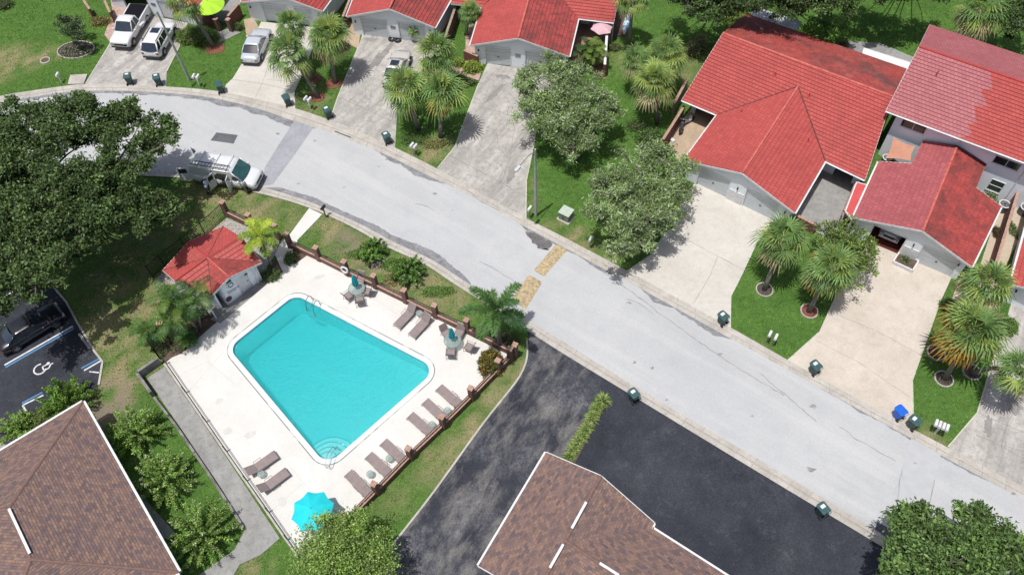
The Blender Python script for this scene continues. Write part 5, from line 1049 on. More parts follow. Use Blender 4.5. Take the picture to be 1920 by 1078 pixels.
def car(name, label, cat_, c, L=4.7, W=1.84, H=1.46, kind='sedan', glass=None, group=None, sunroof=False, wr=.33):
    root = thing(name, label, cat_, (0, 0, 0), 0, group); pm = paint('car_paint', c); h = L/2; w = W/2; gl = glass or M['cglass']
    sh = {'sedan': .88, 'suv': 1.0, 'pickup': 1.12, 'van': 1.12}[kind]; b = {'sedan': .2, 'suv': .26, 'pickup': .36, 'van': .3}[kind]
    def sec(wd, top, zb=b, crown=.03): return [(0, zb), (wd*.86, zb), (wd*.97, zb+.10), (wd, (zb+sh)*.5), (wd*.985, min(top, sh)-.10), (wd*.93, min(top, sh)-.02), (wd*.80, top), (wd*.4, top+crown*.8), (0, top+crown)]
    if kind == 'sedan': S = [(-h, .80, .70), (-h+.08, .88, .86), (-h+.35, .95, .95), (-h+.9, .99, .97), (-.6, 1, .93), (.5, 1, .92), (h-1.35, 1, .93), (h-.7, .97, .85), (h-.25, .90, .74), (h-.06, .80, .62), (h, .70, .5)]
    elif kind == 'suv': S = [(-h, .84, .80), (-h+.06, .92, .98), (-h+.4, .97, 1.04), (-.6, 1, 1.05), (.6, 1, 1.04), (h-1.2, 1, 1.03), (h-.6, .97, .98), (h-.2, .92, .88), (h-.05, .86, .74), (h, .76, .55)]
    elif kind == 'pickup': S = [(-.35, 1, 1.13), (.6, 1, 1.13), (h-1.45, 1, 1.14), (h-.7, .99, 1.10), (h-.2, .96, 1.04), (h-.04, .92, .9), (h, .86, .6)]
    else: S = [(-h, .93, 1.2), (-h+.06, .97, 1.26), (-h+.5, 1, 1.28), (0, 1, 1.28), (h-1.7, 1, 1.25), (h-1.0, .98, 1.12), (h-.35, .94, 1.02), (h-.08, .88, .88), (h, .8, .6)]
    mb = MB(); loft(mb, [(x, sec(w*k, t, b+(.12 if abs(x) > h-.1 else 0))) for x, k, t in S])
    if kind == 'pickup':
        for s in (-1, 1): mb.rbox(((-h-.35)/2, s*(w-.07), .78), (h-.35, .16, .84), .05); mb.box(((-h-.35)/2, s*(w-.32), .5), (h-.4, .4, .3))
        mb.rbox((-h+.05, 0, .82), (.1, W-.05, .72), .03); mb.box((-.42, 0, .85), (.14, W-.1, .7))
    body = mb.build('body', pm, root, True); bevel(body, .015, 2, 50)
    ar = MB()
    # greenhouse
    if kind == 'sedan': G = dict(b0=-h+.62, b1=h-1.38, r0=-h+1.35, r1=h-2.2, zb=.93, zt=H)
    elif kind == 'suv': G = dict(b0=-h+.12, b1=h-1.22, r0=-h+.55, r1=h-2.0, zb=1.04, zt=H)
    elif kind == 'pickup': G = dict(b0=-.45, b1=h-1.5, r0=-.25, r1=h-2.15, zb=1.14, zt=H)
    else: G = dict(b0=-h+.05, b1=h-1.05, r0=-h+.12, r1=h-1.8, zb=1.26, zt=H)
    b0, b1, r0, r1, zb, zt = G['b0'], G['b1'], G['r0'], G['r1'], G['zb'], G['zt']; wb, wt = w*.93, w*(.76 if kind != 'van' else .88)
    B_ = [Vector((b0, wb*.97, zb)), Vector((b1, wb*.93, zb)), Vector((b1+.10, 0, zb+.0)), ]; q = lambda x, y, z: Vector((x, y, z))
    # windscreen, rear window, side windows as curved glass; pillars and roof in body colour
    def curved(xb, xt, sgn, name, k=8):
        m_ = MB(); vs = []
        for z_, x_, wd in ((zb-.03, xb, wb*.95), (zt-.05, xt, wt*.96)):
            for i in range(k+1): y = wd*(1-2*i/k); vs.append((x_+sgn*.13*(1-(y/wd)**2), y, z_))
        m_.add(vs, [(i, i+1, k+2+i, k+1+i) if sgn > 0 else (i+1, i, k+1+i, k+2+i) for i in range(k)]); return m_.build(name, gl, root, True)
    curved(b1, r1, 1, 'windscreen')
    if kind == 'van': MB().add([(b0-.01, wb*.9, zb), (b0-.01, -wb*.9, zb), (r0-.01, -wt*.9, zt-.08), (r0-.01, wt*.9, zt-.08)], [(3, 2, 1, 0)]).build('rear_window', gl, root)
    else: curved(b0, r0, -1, 'rear_window')
    for s in (1, -1):
        m_ = MB(); v = [(b0+.05, s*wb*.97, zb-.03), (b1-.05, s*wb*.97, zb-.03), (r1-.02, s*wt*.99, zt-.06), (r0+.02, s*wt*.99, zt-.06)]; m_.add(v, [(0, 1, 2, 3) if s > 0 else (3, 2, 1, 0)])
        if kind != 'van': m_.build('side_window', gl, root)
        else: m_.build('side_panel', pm, root)
    m_ = MB(); k = 6; xs = np.linspace(r0-.03, r1+.06, 7); st = []
    for i, x in enumerate(xs):
        e = .03 if i in (0, 6) else 0; st.append((x, [(0, zt-.07), (wt*.9, zt-.08), (wt*1.02-e, zt-.06), (wt*.97-e, zt-.015-e), (wt*.7, zt+.02-e), (wt*.3, zt+.035-e), (0, zt+.04-e)]))
    loft(m_, st)
    for s in (1, -1):
        m_.tube([q(b1, s*wb*.95, zb-.03), q(r1, s*wt*.98, zt-.05)], .04, 6); m_.tube([q(b0, s*wb*.95, zb-.03), q(r0, s*wt*.98, zt-.05)], .05 if kind == 'sedan' else .07, 6)
        xm = (b0+b1)/2-.1
        if kind != 'van': m_.tube([q(xm, s*(wb*.975), zb-.02), q(xm-.05, s*wt*1.0, zt-.05)], .035, 6)
        if kind == 'suv': m_.tube([q(b0+.75, s*(wb*.975), zb-.02), q(r0+.55, s*wt*1.0, zt-.05)], .05, 6)
    m_.build('roof', pm, root, True)
    if kind == 'suv':
        for s in (1, -1): MB().tube([q(r0+.1, s*wt*.88, zt+.05), q(r1-.1, s*wt*.88, zt+.05)], .025, 6).build('roof_rail', M['plastic'], root)
    if sunroof: MB().rbox((r1-.5, 0, zt+.036), (.75, wt*1.15, .02), .05).build('sunroof', gl, root)
    wx0, wx1 = -h+.92, h-.86
    if kind == 'van': wx0, wx1 = -h+1.25, h-.85
    if kind == 'pickup': wx0, wx1 = -h+1.15, h-.95
    for x in (wx0, wx1):
        for s in (1, -1):
            ar.add([(x+(wr+.07)*math.cos(t), s*(w+.004), max(b+.02, wr+(wr+.07)*math.sin(t))) for t in np.linspace(0, math.pi, 13)], [tuple(range(13)) if s < 0 else tuple(range(13))[::-1]]); wheel(root, x, s*(w-.10), wr, .24)
    ar.build('wheel_arch', M['plastic'], root)
    for s in (1, -1):
        MB().rbox((b1-.25, s*(w+.09), zb+.04), (.16, .20, .13), .04).build('wing_mirror', pm, root, True)
        MB().rbox((h-.17, s*w*.68, sh-.28), (.30, w*.36, .15), .05).build('headlight', M['lampc'], root); MB().rbox((-h+.10, s*w*.74, sh-.22), (.22, w*.30, .2 if kind != 'sedan' else .15), .05).build('tail_light', M['lampr'], root)
    MB().rbox((h-.03, 0, sh-.36), (.08, w*.95, .2), .02).build('grille', M['plastic'], root); mb = MB(); mb.rbox((h-.1, 0, b+.12), (.26, W*.86, .16), .05); mb.build('front_bumper', M['plastic'] if kind in ('pickup', 'van') else pm, root); MB().rbox((-h+.08, 0, b+.12), (.24, W*.88, .18), .05).build('rear_bumper', M['plastic'], root)
    MB().box((-h-.01, 0, sh-.32), (.02, .4, .14)).build('number_plate', M['white'], root)
    for s in (1, -1):
        mb = MB()
        for x in ((b1-.35), (b1-1.45), ): mb.box((x, s*(w*.995), sh-.13), (.16, .03, .03))
        if kind != 'van': mb.build('door_handle', pm, root)
    return root
def put(o, pf, pb, z=0):
    "place a car by the ground points under its nose and tail"
    a, b = at(*pf), at(*pb); d = a-b; place(o, (a+b)/2+UPV*z, math.atan2(d.y, d.x)); return (a-b).length
def put1(o, c, d0, d1, z=0): a, b = at(*d0), at(*d1); v = b-a; place(o, at(*c)+UPV*z, math.atan2(v.y, v.x))
pk = car('pickup_truck', 'white pickup truck half inside the open garage, nose to the street', 'pickup truck', (.72, .72, .72), 5.6, 1.98, 1.86, 'pickup', wr=.40)
put1(pk, (250, 62), (262, 40), (232, 92), .06); mb = MB(); mb.rbox((-1.6, 0, 1.215), (2.3, 1.72, .03), .05); mb.build('bed_shade_panel', M_('bed_shade_black', (.010, .010, .014), None, 4, .9, 0, .1), pk, world=False)  # black panel added over the bed to mimic the darkness of the garage
sv = car('car', 'white suv with sunroof parked tail to the street under the left street lamp', 'car', (.74, .74, .75), 4.75, 1.9, 1.66, 'suv', sunroof=True, wr=.36)
put1(sv, (304, 84), (295, 102), (320, 56), .06)
sd = car('car', 'silver sedan parked on the second driveway from the left', 'car', (.52, .56, .60), 4.65, 1.82, 1.44, 'sedan'); put1(sd, (484, 95), (478, 112), (500, 62), .06)
s2 = car('car', 'pale beige sedan half hidden under palm fronds on the driveway', 'car', (.56, .54, .50), 4.7, 1.84, 1.45, 'sedan', None, sunroof=True); put1(s2, (746, 138), (738, 160), (755, 112), .06)
for f_ in kids(s2):
    pass
bs = car('car', 'black sedan in the parking bay under the big oak at the left edge', 'car', (.012, .012, .016), 4.85, 1.86, 1.46, 'sedan'); put1(bs, (64, 622), (36, 654), (110, 609), .04)
gc = car('car', 'white sedan inside the open garage of the two storey house', 'car', (.66, .66, .68), 4.6, 1.8, 1.44, 'sedan'); a0 = at(1667, 448); put1(gc, (1680, 418), (1702, 375), (1680, 418), .1)
# ---------------- service van with open doors, roof rack and ladder
def van():
    c = (.74, .75, .75); r = car('van', 'white work van with open side doors and a ladder on its roof rack', 'van', c, 5.7, 2.02, 2.1, 'van', M['ggreen'], wr=.37); pm = paint('van_paint', c); Hh = 2.1; w = 1.01
    # near-black side sheet painting the shaded cargo inside (left or right = towards the pool = -y) and cab window
    for s in (-1, 1):
        MB().add([(1.0, s*.965, 1.31), (1.72, s*.965, 1.31), (1.32, s*.865, 1.88), (1.0, s*.845, 1.9)], [(0, 1, 2, 3)] if s > 0 else [(3, 2, 1, 0)]).build('side_window', M['cglass'], r, world=False)
    MB().add([(-.55, -1.018, .42), (.72, -1.018, .42), (.72, -1.02, 1.25), (.68, -.85, 1.95), (-.52, -.85, 1.95), (-.55, -1.02, 1.25)], [(0, 1, 2, 3, 4, 5)[::-1]]).build('cargo_shade_sheet', M['dark'], r, world=False)
    mb = MB()
    for k in range(5): mb.box((-.35+k*.25, -.99, .6+.14*(k % 3)), (.16, .12, .2))
    mb.build('cargo_shelf', M['metal'], r, world=False)
    def open_door(hx, hy, ang, wd, nm):
        mb = MB(); d = Vector((math.cos(ang), math.sin(ang), 0)); h = Vector((hx, hy, 0)); up = Vector((0, 0, 1)); a = h+up*.45; n = Vector((-d.y, d.x, 0))*.03
        z0, z1, z2 = .45, 1.25, 1.92; pts = [a, a+d*wd, h+d*wd+up*z1, h+d*wd*.93+up*z2, h+up*z2]
        vs = [p+n for p in pts]+[p-n for p in pts]; mb.add(vs, [(0, 1, 2, 3, 4)[::-1], (5, 6, 7, 8, 9)]+[(i, (i+1) % 5, 5+(i+1) % 5, 5+i) for i in range(5)]); o = mb.build('door', pm, r, world=False)
        for sg in (1, -1): m2 = MB(); q = [h+d*wd*.12+up*1.32, h+d*wd*.88+up*1.32, h+d*wd*.84+up*1.82, h+d*wd*.12+up*1.82]; m2.add([p+n*1.15*sg for p in q], [(0, 1, 2, 3) if sg < 0 else (3, 2, 1, 0)]); m2.build('window', M['cglass'], o, world=False)
    open_door(-.58, -1.04, R(-112), .68, ''); open_door(.76, -1.04, R(-80), .62, ''); open_door(-2.85, -.95, R(-165), .9, ''); open_door(-2.85, .95, R(150), .9, '')
    mb = MB()
    for x in (-1.9, -.55, .6):
        mb.beam((x, -.86, Hh+.16), (x, .86, Hh+.16), .05, .05)
        for s in (-1, 1): mb.beam((x, s*.84, Hh-.06), (x, s*.84, Hh+.18), .05, .05)
    mb.build('roof_rack', M['white'], r, world=False); mb = MB()
    for y in (-.80, -.40): mb.beam((-2.5, y, Hh+.23), (.85, y, Hh+.23), .05, .08)
    for k in range(12): mb.beam((-2.35+k*.28, -.80, Hh+.23), (-2.35+k*.28, -.40, Hh+.23), .035, .035)
    tag(mb.build('ladder', M_('ladder_grey', (.16, .165, .17), (.1, .1, .1), 4, .5, .4), None), 'grey aluminium ladder lying on the roof rack of the white van', 'ladder'); ld = bpy.data.objects['ladder']
    put1(r, (432, 338), (376, 334), (457, 347)); ld.location = r.location; ld.rotation_euler = r.rotation_euler
    return r
van()
# ================================================================ OBJECTS
M['sling'] = M_('taupe_sling', (.27, .215, .205), (.22, .175, .17), 3, .8, vec='obj', fine=.3); M['alu'] = M_('taupe_aluminium', (.33, .30, .27), (.26, .24, .22), 5, .4, .5, vec='obj'); M['teal'] = M_('teal_canvas', (.01, .42, .47), (.01, .30, .36), 4, .9, vec='obj'); M['cyan'] = M_('turquoise_canvas', (.012, .62, .66), (.01, .54, .60), 1.5, .8, vec='obj')
M['tglass0'] = M_('frosted_table_glass', (.42, .47, .46), (.35, .40, .40), 3, .15, 0, .7, vec='obj'); M['binw'] = M_('bin_label_white', (.72, .74, .74), (.55, .57, .58), 9, .6, vec='obj')
def seeglass():
    m, t, b = new_mat('table_glass', .1, 0, .8); b.inputs['Base Color'].default_value = (.40, .47, .46, 1); tr = t.nodes.new('ShaderNodeBsdfTransparent'); tr.inputs[0].default_value = (.85, .92, .9, 1); ms = t.nodes.new('ShaderNodeMixShader'); ms.inputs[0].default_value = .42
    t.links.new(tr.outputs[0], ms.inputs[1]); t.links.new(b.outputs[0], ms.inputs[2]); t.links.new(ms.outputs[0], t.nodes['Material Output'].inputs[0]); return m
M['tglass'] = seeglass()
# ---- loungers
def lounger(label, back=28):
    r = thing('sun_lounger', label, 'sun lounger', (0, 0, 0), 0, 'taupe sun loungers on the pool deck'); mb = MB(); h = .32; W_ = .33
    for s in (-1, 1):
        mb.tube([(-.62, s*W_, h), (1.22, s*W_, h), (1.27, s*W_, h-.05), (1.27, s*W_, 0)], .02, 6)
        mb.tube([(-.55, s*W_, h), (-.62, s*W_, 0)], .018, 6); mb.tube([(-.25, s*(W_+.03), h), (-.25, s*(W_+.06), h+.2), (.28, s*(W_+.06), h+.2), (.28, s*(W_+.03), h)], .018, 6)
    mb.tube([(1.24, -W_, h), (1.24, W_, h)], .02, 6); mb.tube([(-.62, -W_, h), (-.62, W_, h)], .018, 6); mb.tube([(.3, -W_, h), (.3, W_, h)], .018, 6); mb.build('frame', M['alu'], r)
    MB().rbox((.48, 0, h+.015), (1.5, W_*1.92, .022), .03).build('seat', M['sling'], r); a = R(back); c = math.cos(a); s_ = math.sin(a); p = (-.28, h+.02); q = (p[0]-.74*c, p[1]+.74*s_)
    b = MB(); b.beam((p[0], 0, p[1]), (q[0], 0, q[1]), W_*1.9, .022, up=(0, 0, 1)); b.build('backrest', M['sling'], r); b = MB()
    for s in (-1, 1): b.tube([(p[0], s*W_, p[1]), (q[0], s*W_, q[1])], .018, 6)
    b.tube([(q[0], -W_, q[1]), (q[0], W_, q[1])], .018, 6); b.tube([(q[0]*.7+p[0]*.3, 0, (q[1]*.7+p[1]*.3)-.01), (-.62, 0, .06)], .014, 5); b.build('back_frame', M['alu'], r); return r
LOUNGE = [((744, 613), (772, 577), 55, 'lounger nearest the pool ladder, in the pair along the brick wall, backrest raised'), ((772, 631), (803, 591), 55, 'right lounger of the pair standing below the brick wall, backrest raised'),
          ((823, 727), (862, 760), 14, 'lounger topmost in the row beside the lower railing, nearest the right corner'), ((797, 753), (835, 787), 14, 'second lounger from the top in the row beside the lower railing'), ((769, 779), (808, 812), 14, 'third lounger from the top in the row, right of the pool steps'),
          ((719, 829), (757, 865), 14, 'lounger just above a brick pier, fourth down the row beside the railing'), ((691, 854), (730, 890), 14, 'lounger between two small tables, fifth down the row beside the railing'), ((653, 887), (694, 930), 16, 'lowest lounger of the row beside the railing, near the turquoise umbrella'),
          ((519, 852), (461, 886), 30, 'upper lounger of the pair by the left railing, backrest raised'), ((540, 884), (486, 918), 40, 'lower lounger of the pair by the left railing, turned to the pool')]
for i, (ft, hd, bk, lab) in enumerate(LOUNGE):
    o = lounger(lab, bk)
    a, b = at(*ft, .3), at(*hd, .35 if bk < 30 else .7); d = a-b; rz = math.atan2(d.y, d.x); a.z = 0; u = Vector((math.cos(rz), math.sin(rz), 0)); place(o, a-u*1.25+UPV*.07, rz, 'taupe '+lab)
# ---- side tables
def side_table():
    r = thing('side_table', 'x', 'side table', (0, 0, 0), 0, 'small round tables between the loungers'); MB().lathe([(.22, .40), (.235, .41), (.235, .425), (.22, .43)], n=20).build('table_top', M['tglass'], r); mb = MB(); mb.ring((0, 0, .415), .235, .014, 24, 6); r_ = .2
    for k in range(4):
        t = k*math.pi/2+.4; MB().tube([(r_*math.cos(t), r_*math.sin(t), .4), (r_*.8*math.cos(t), r_*.8*math.sin(t), .2), (r_*1.1*math.cos(t), r_*1.1*math.sin(t), 0)], .011, 5).build('leg', M['alu'], r)
    mb.build('rim', M['alu'], r); return r
T0 = side_table(); first = True
for x, y, lab in ((787, 593, 'between the pair of raised loungers by the brick wall'), (840, 775, 'between the topmost and second lounger of the lower row'), (811, 801, 'between the second and third lounger of the lower row'), (732, 864, 'between the fourth and fifth lounger of the lower row'), (696, 893, 'beside the lowest brick pier, next to the lowest lounger'), (493, 893, 'between the two loungers by the left railing')):
    t = T0 if first else copy_tree(T0); first = False; place(t, at(x, y)+UPV*.07, random.random()*3, 'small round glass side table '+lab)
# ---- dining sets
def chair(label):
    r = thing('patio_chair', label, 'chair', (0, 0, 0), 0, 'sling chairs round the pool tables'); MB().rbox((.0, 0, .42), (.5, .5, .025), .03).build('seat', M['sling'], r); b = MB(); b.beam((-.22, 0, .43), (-.42, 0, .95), .5, .025); b.build('backrest', M['sling'], r); mb = MB()
    for s in (-1, 1): mb.tube([(.26, s*.28, 0), (.26, s*.28, .62), (-.3, s*.28, .64), (-.4, s*.27, .7)], .016, 6); mb.tube([(-.2, s*.27, .42), (-.32, s*.28, 0)], .016, 6); mb.tube([(-.22, s*.26, .42), (-.43, s*.26, .97)], .016, 6); mb.tube([(.26, s*.27, .42), (-.22, s*.27, .42)], .016, 6)
    mb.tube([(-.43, -.26, .97), (-.43, .26, .97)], .016, 6); mb.tube([(.26, -.28, .42), (.26, .28, .42)], .016, 6); mb.build('frame', M['alu'], r); return r
CH0 = chair('x'); chf = True
for (tx, ty), where, cs in (((672, 551), 'near the life ring', (((656, 561), 165, 'left'), ((690, 553), 0, 'right'), ((676, 570), -95, 'near'), ((678, 533), 80, 'far'))), ((850, 648), 'by the red-leaved shrub', (((838, 632), 140, 'far left'), ((862, 631), 55, 'far right'), ((846, 668), -110, 'near'), ((880, 657), -15, 'right')))):
    c = at(tx, ty)+UPV*.07; t = thing('patio_table', 'round glass patio table '+where+', its umbrella folded', 'table', c, 0, 'round glass tables on the pool deck'); MB().lathe([(.50, .70), (.62, .705), (.62, .72), (.03, .722)], c, 28).build('table_top', M['tglass'], t); mb = MB(); mb.ring(c+UPV*.712, .62, .02, 32, 6); mb.build('rim', M['alu'], t)
    for k in range(4):
        q = k*math.pi/2+.5; MB().tube([c+Vector((.45*math.cos(q), .45*math.sin(q), .7)), c+Vector((.33*math.cos(q), .33*math.sin(q), .35)), c+Vector((.5*math.cos(q), .5*math.sin(q), 0))], .018, 6).build('leg', M['alu'], t)
    u = thing('umbrella', 'folded teal umbrella standing in the glass table '+where, 'umbrella', c, 0, 'folded teal umbrellas'); MB().tube([c, c+UPV*2.25], .02, 8).build('pole', M['alu'], u); mb = MB(); n = 16; prof = [(.05, 2.35), (.12, 2.1), (.17, 1.7), (.21, 1.3), (.17, 1.08), (.09, 1.0)]; vs = []; fs = []
    for r_, z_ in prof:
        for k in range(n): a = 2*math.pi*k/n; rr = r_*(1.2 if k % 2 else .72); vs.append(c+Vector((rr*math.cos(a), rr*math.sin(a), z_)))
    for i in range(len(prof)-1):
        for k in range(n): fs.append((i*n+k, (i+1)*n+k, (i+1)*n+(k+1) % n, i*n+(k+1) % n))
    fs.append(list(range(n))); mb.add(vs, fs); mb.build('canopy', M['teal'], u)
    for (x, y), ang, wd in cs:
        o = CH0 if chf else copy_tree(CH0); chf = False; p = at(x, y)+UPV*.07; v = c-p; place(o, p, math.atan2(v.y, v.x)+random.uniform(-.15, .15), sc=1.12, label= 'taupe sling chair on the %s side of the table %s' % (wd, where))
# ---- open umbrellas
def umbrella(label, c, Rr, zt, drop, mat, n=8, sag=.1, rot=0, tilt=(0, 0), valance=0):
    u = thing('umbrella', label, 'umbrella', c, 0); c = Vector(c); top = c+Vector((tilt[0], tilt[1], zt)); MB().tube([c, top-UPV*.02], .025, 8).build('pole', M['alu'], u); mb = MB(); K = 6; Lr = 6; rows = []; vs = [top+UPV*.02]
    for j in range(1, Lr+1):
        f = j/Lr
        for i in range(n*K):
            a = 2*math.pi*i/(n*K)+rot; k = (i % K)/K; sg = math.sin(math.pi*k); rad = Rr*f*(1-sag*sg*f); z = -drop*(f**1.25) - .05*sg*f
            vs.append(top+Vector((rad*math.cos(a), rad*math.sin(a), z)))
    m = n*K; fs = [(0, 1+i, 1+(i+1) % m) for i in range(m)]
    for j in range(Lr-1):
        for i in range(m): fs.append((1+j*m+i, 1+(j+1)*m+i, 1+(j+1)*m+(i+1) % m, 1+j*m+(i+1) % m))
    cn = MB().add(vs, fs).build('canopy', mat, u, False); sm = cn.modifiers.new('s', 'SOLIDIFY'); sm.thickness = .006
    for i in range(n): a = 2*math.pi*i/n+rot; e = Vector((math.cos(a), math.sin(a), 0)); MB().tube([top-UPV*.03, top+e*Rr*.5-UPV*(drop*.42+.03), top+e*Rr-UPV*(drop+.02)], .010, 4).build('rib', M['alu'], u)
    MB().lathe([(.03, 0), (.035, .03), (.0, .05)], top, 8).build('finial', M['blackm'], u)
umbrella('open turquoise umbrella with eight ribs above the bush at the bottom of the deck', at(598, 976)+UPV*.07, 1.36, 2.3, .55, M['cyan'], 8, .13, R(20)); MB().lathe([(.28, .07), (.28, .13), (.06, .17)], at(598, 976), 16).build('base', M['blackm'], [o for o in bpy.data.objects if o.name == 'umbrella.002'][0])
umbrella('open lime green umbrella over the small brick courtyard', at(404, 42)+UPV*.05, 1.5, 2.4, .5, M_('lime_canvas', (.40, .68, .03), (.34, .60, .03), 1.5, .8), 8, .04, R(22))
umbrella('open pale pink umbrella in the dark courtyard beside the tiled roof', at(1126, 82)+UPV*.05, 1.1, 2.2, .4, M_('pink_canvas', (.66, .42, .46), (.60, .36, .41), 1.5, .8), 6, .2, R(10))
# ---- wheeled bins
def bin_(col_, colm, label):
    r = thing('wheeled_bin', label, 'bin', (0, 0, 0), 0, 'wheeled bins put out along the kerb'); vs = []; fs = []
    for z, a, b, x0 in ((.08, .24, .21, .0), (.5, .28, .25, .0), (.95, .32, .29, .0)):
        for sx, sy in ((1, 1), (-1, 1), (-1, -1), (1, -1)): vs += [(x0+sx*a, sy*(b-.05), z), (x0+sx*(a-.05), sy*b, z)] if sx*sy < 0 else [(x0+sx*(a-.05), sy*b, z), (x0+sx*a, sy*(b-.05), z)]
    ang = [math.atan2(vs[i][1], vs[i][0]) for i in range(8)]; od = sorted(range(8), key=lambda i: ang[i]); v2 = [vs[L_*8+i] for L_ in range(3) for i in od]
    for L_ in range(2):
        for k in range(8): fs.append((L_*8+k, L_*8+(k+1) % 8, (L_+1)*8+(k+1) % 8, (L_+1)*8+k))
    fs.append(list(range(8))[::-1]); fs.append([16+k for k in range(8)]); MB().add(v2, fs).build('body', col_, r)
    mb = MB(); mb.rbox((.02, 0, .99), (.74, .66, .07), .08, top=.04); mb.rbox((.05, 0, 1.035), (.5, .46, .03), .06, top=.02); mb.box((.39, 0, .965), (.05, .4, .05)); mb.build('lid', colm, r)
    mb = MB(); mb.tube([(-.34, -.26, .93), (-.43, -.24, .97), (-.43, .24, .97), (-.34, .26, .93)], .02, 6); mb.build('handle', colm, r)
    for s in (-1, 1): wheel_ = MB(); wheel_.tube([(-.26, s*.22, .12), (-.26, s*.30, .12)], .12, 14); wheel_.build('wheel', M['tyre'], r)
    return r
green = M_('dark_green_bin', (.022, .055, .055), (.035, .075, .073), 3, .5, vec='obj'); greenl = M_('bin_lid_green', (.035, .085, .085), (.05, .11, .11), 3, .42, vec='obj'); blue = M_('blue_bin', (.01, .10, .52), (.01, .14, .62), 3, .45, vec='obj')
G0 = bin_(green, greenl, 'x'); sticker = MB().box((.12, 0, 1.054), (.22, .32, .006)).build('sticker', M['binw'], G0)
BINS = [((246, 158), 100, 0, 'on the leftmost driveway, the left of its two bins'), ((300, 160), 100, 1, 'on the leftmost driveway, near its right edge'), ((416, 174), 105, 0, 'on the grass corner left of the silver car driveway'), ((541, 198), 120, 0, 'at the foot of the silver car driveway'), ((617, 221), 125, 1, 'at the grass edge beside the driveway with the beige car'), ((727, 269), 125, 1, 'at the foot of the driveway with the beige car'),
        ((1352, 606), -57+180, 1, 'on the broad cream driveway beside the lawn edge'), ((1523, 698), 123, 1, 'at the left foot of the beige driveway'), ((1706, 800), 123, 1, 'beside the blue bin at the kerb'), ((1186, 750), 123, 1, 'on the lower kerb at the end of the spiky hedge strip'), ((1536, 963), 123, 1, 'alone on the lower kerb beside the black parking lot')]
for i, ((x, y), ang, st, lab) in enumerate(BINS):
    o = G0 if i == 0 else copy_tree(G0); place(o, at(x, y)+UPV*(.065), R(ang+random.uniform(-6, 6)), 'dark green wheeled bin '+lab)
    if not st or i == 0:
        for k_ in kids(o):
            if k_.name.startswith('sticker') and i: bpy.data.objects.remove(k_)
bb = bin_(blue, blue, 'x'); place(bb, at(1680, 782)+UPV*.065, R(118), 'bright blue wheeled bin at the kerb of the beige driveway')
# ---- mailboxes
def mailbox(label, p, dirs, h=1.05, c=None, post=None, gap=.0):
    r = thing('mailbox', label, 'mailbox', p, 0, 'kerbside mailboxes'); c = c or M['white']; post = post or M['white']; p = Vector(p); MB().box(p+UPV*h/2, (.10, .10, h)).build('post', post, r)
    if len(dirs) > 1 or gap: a = R(dirs[0][0]); s = Vector((-math.sin(a), math.cos(a), 0)); MB().box(p+UPV*(h+.02), (.1, .55+gap, .06), a).build('crossbar', post, r)
    for ang, off in dirs:
        a = R(ang); d = Vector((math.cos(a), math.sin(a), 0)); s = Vector((-d.y, d.x, 0)); m = MB(); vs = []; q = p+s*off+UPV*(h+.05)
        for x in (-.24, .26):
            for t in np.linspace(0, math.pi, 8): vs.append(q+d*x+s*(.10*math.cos(t))+UPV*(.12+.10*math.sin(t)))
            vs += [q+d*x-s*.10, q+d*x+s*.10]
        n = 10; m.add(vs, [(i, (i+1) % n, n+(i+1) % n, n+i)[::-1] for i in range(n)]+[tuple(range(n)), tuple(range(n, 2*n))[::-1]]); b = m.build('box', c, r)
        MB().box(q+s*.115+d*.1+UPV*.16, (.03, .01, .12), a).build('flag', M_('flag_red', (.4, .03, .03), None, 3), b)
KD = -124
mailbox('white twin mailbox on one post at the foot of the left street lamp', at(375, 163), ((-100, -.2), (-100, .2)), 1.1); mailbox('white twin mailbox on a leaning palm island next to a bin', at(582, 205), ((-115, -.2), (-115, .2)), 1.1)
mailbox('white twin mailbox with a dark post under the two yellowish palms', at(778, 290), ((-120, -.17), (-120, .17)), .95, post=M['wood']); mailbox('single white mailbox beside the right street lamp', at(993, 408), ((-122, 0),), 1.0, post=M['wood'])
mailbox('single white mailbox on the lawn under the willowy tree', at(1106, 464), ((-122, 0),), 1.0, post=M['wood']); mailbox('white mailbox, left of a pair of single posts', at(1437, 641), ((-122, 0),), 1.0, post=M['wood']); mailbox('white mailbox, right of a pair of single posts', at(1448, 647), ((-122, 0),), 1.0, post=M['wood'])
mailbox('cluster of four white mailboxes on one post beside the rightmost green bin', at(1752, 812), ((-122, -.36), (-122, -.12), (-122, .12), (-122, .36)), 1.1, gap=.35); mailbox('dark bronze mailbox by the entrance path of the pool', at(611, 407), ((60, 0),), 1.05, M['blackm'], M['wood'])
mailbox('grey mailbox behind the front wheel of the van', at(464, 364), ((70, 0),), 1.05, M['metal'], M['wood']); mailbox('small white rounded mailbox on the left lawn', at(116, 155), ((-95, 0),), .8)
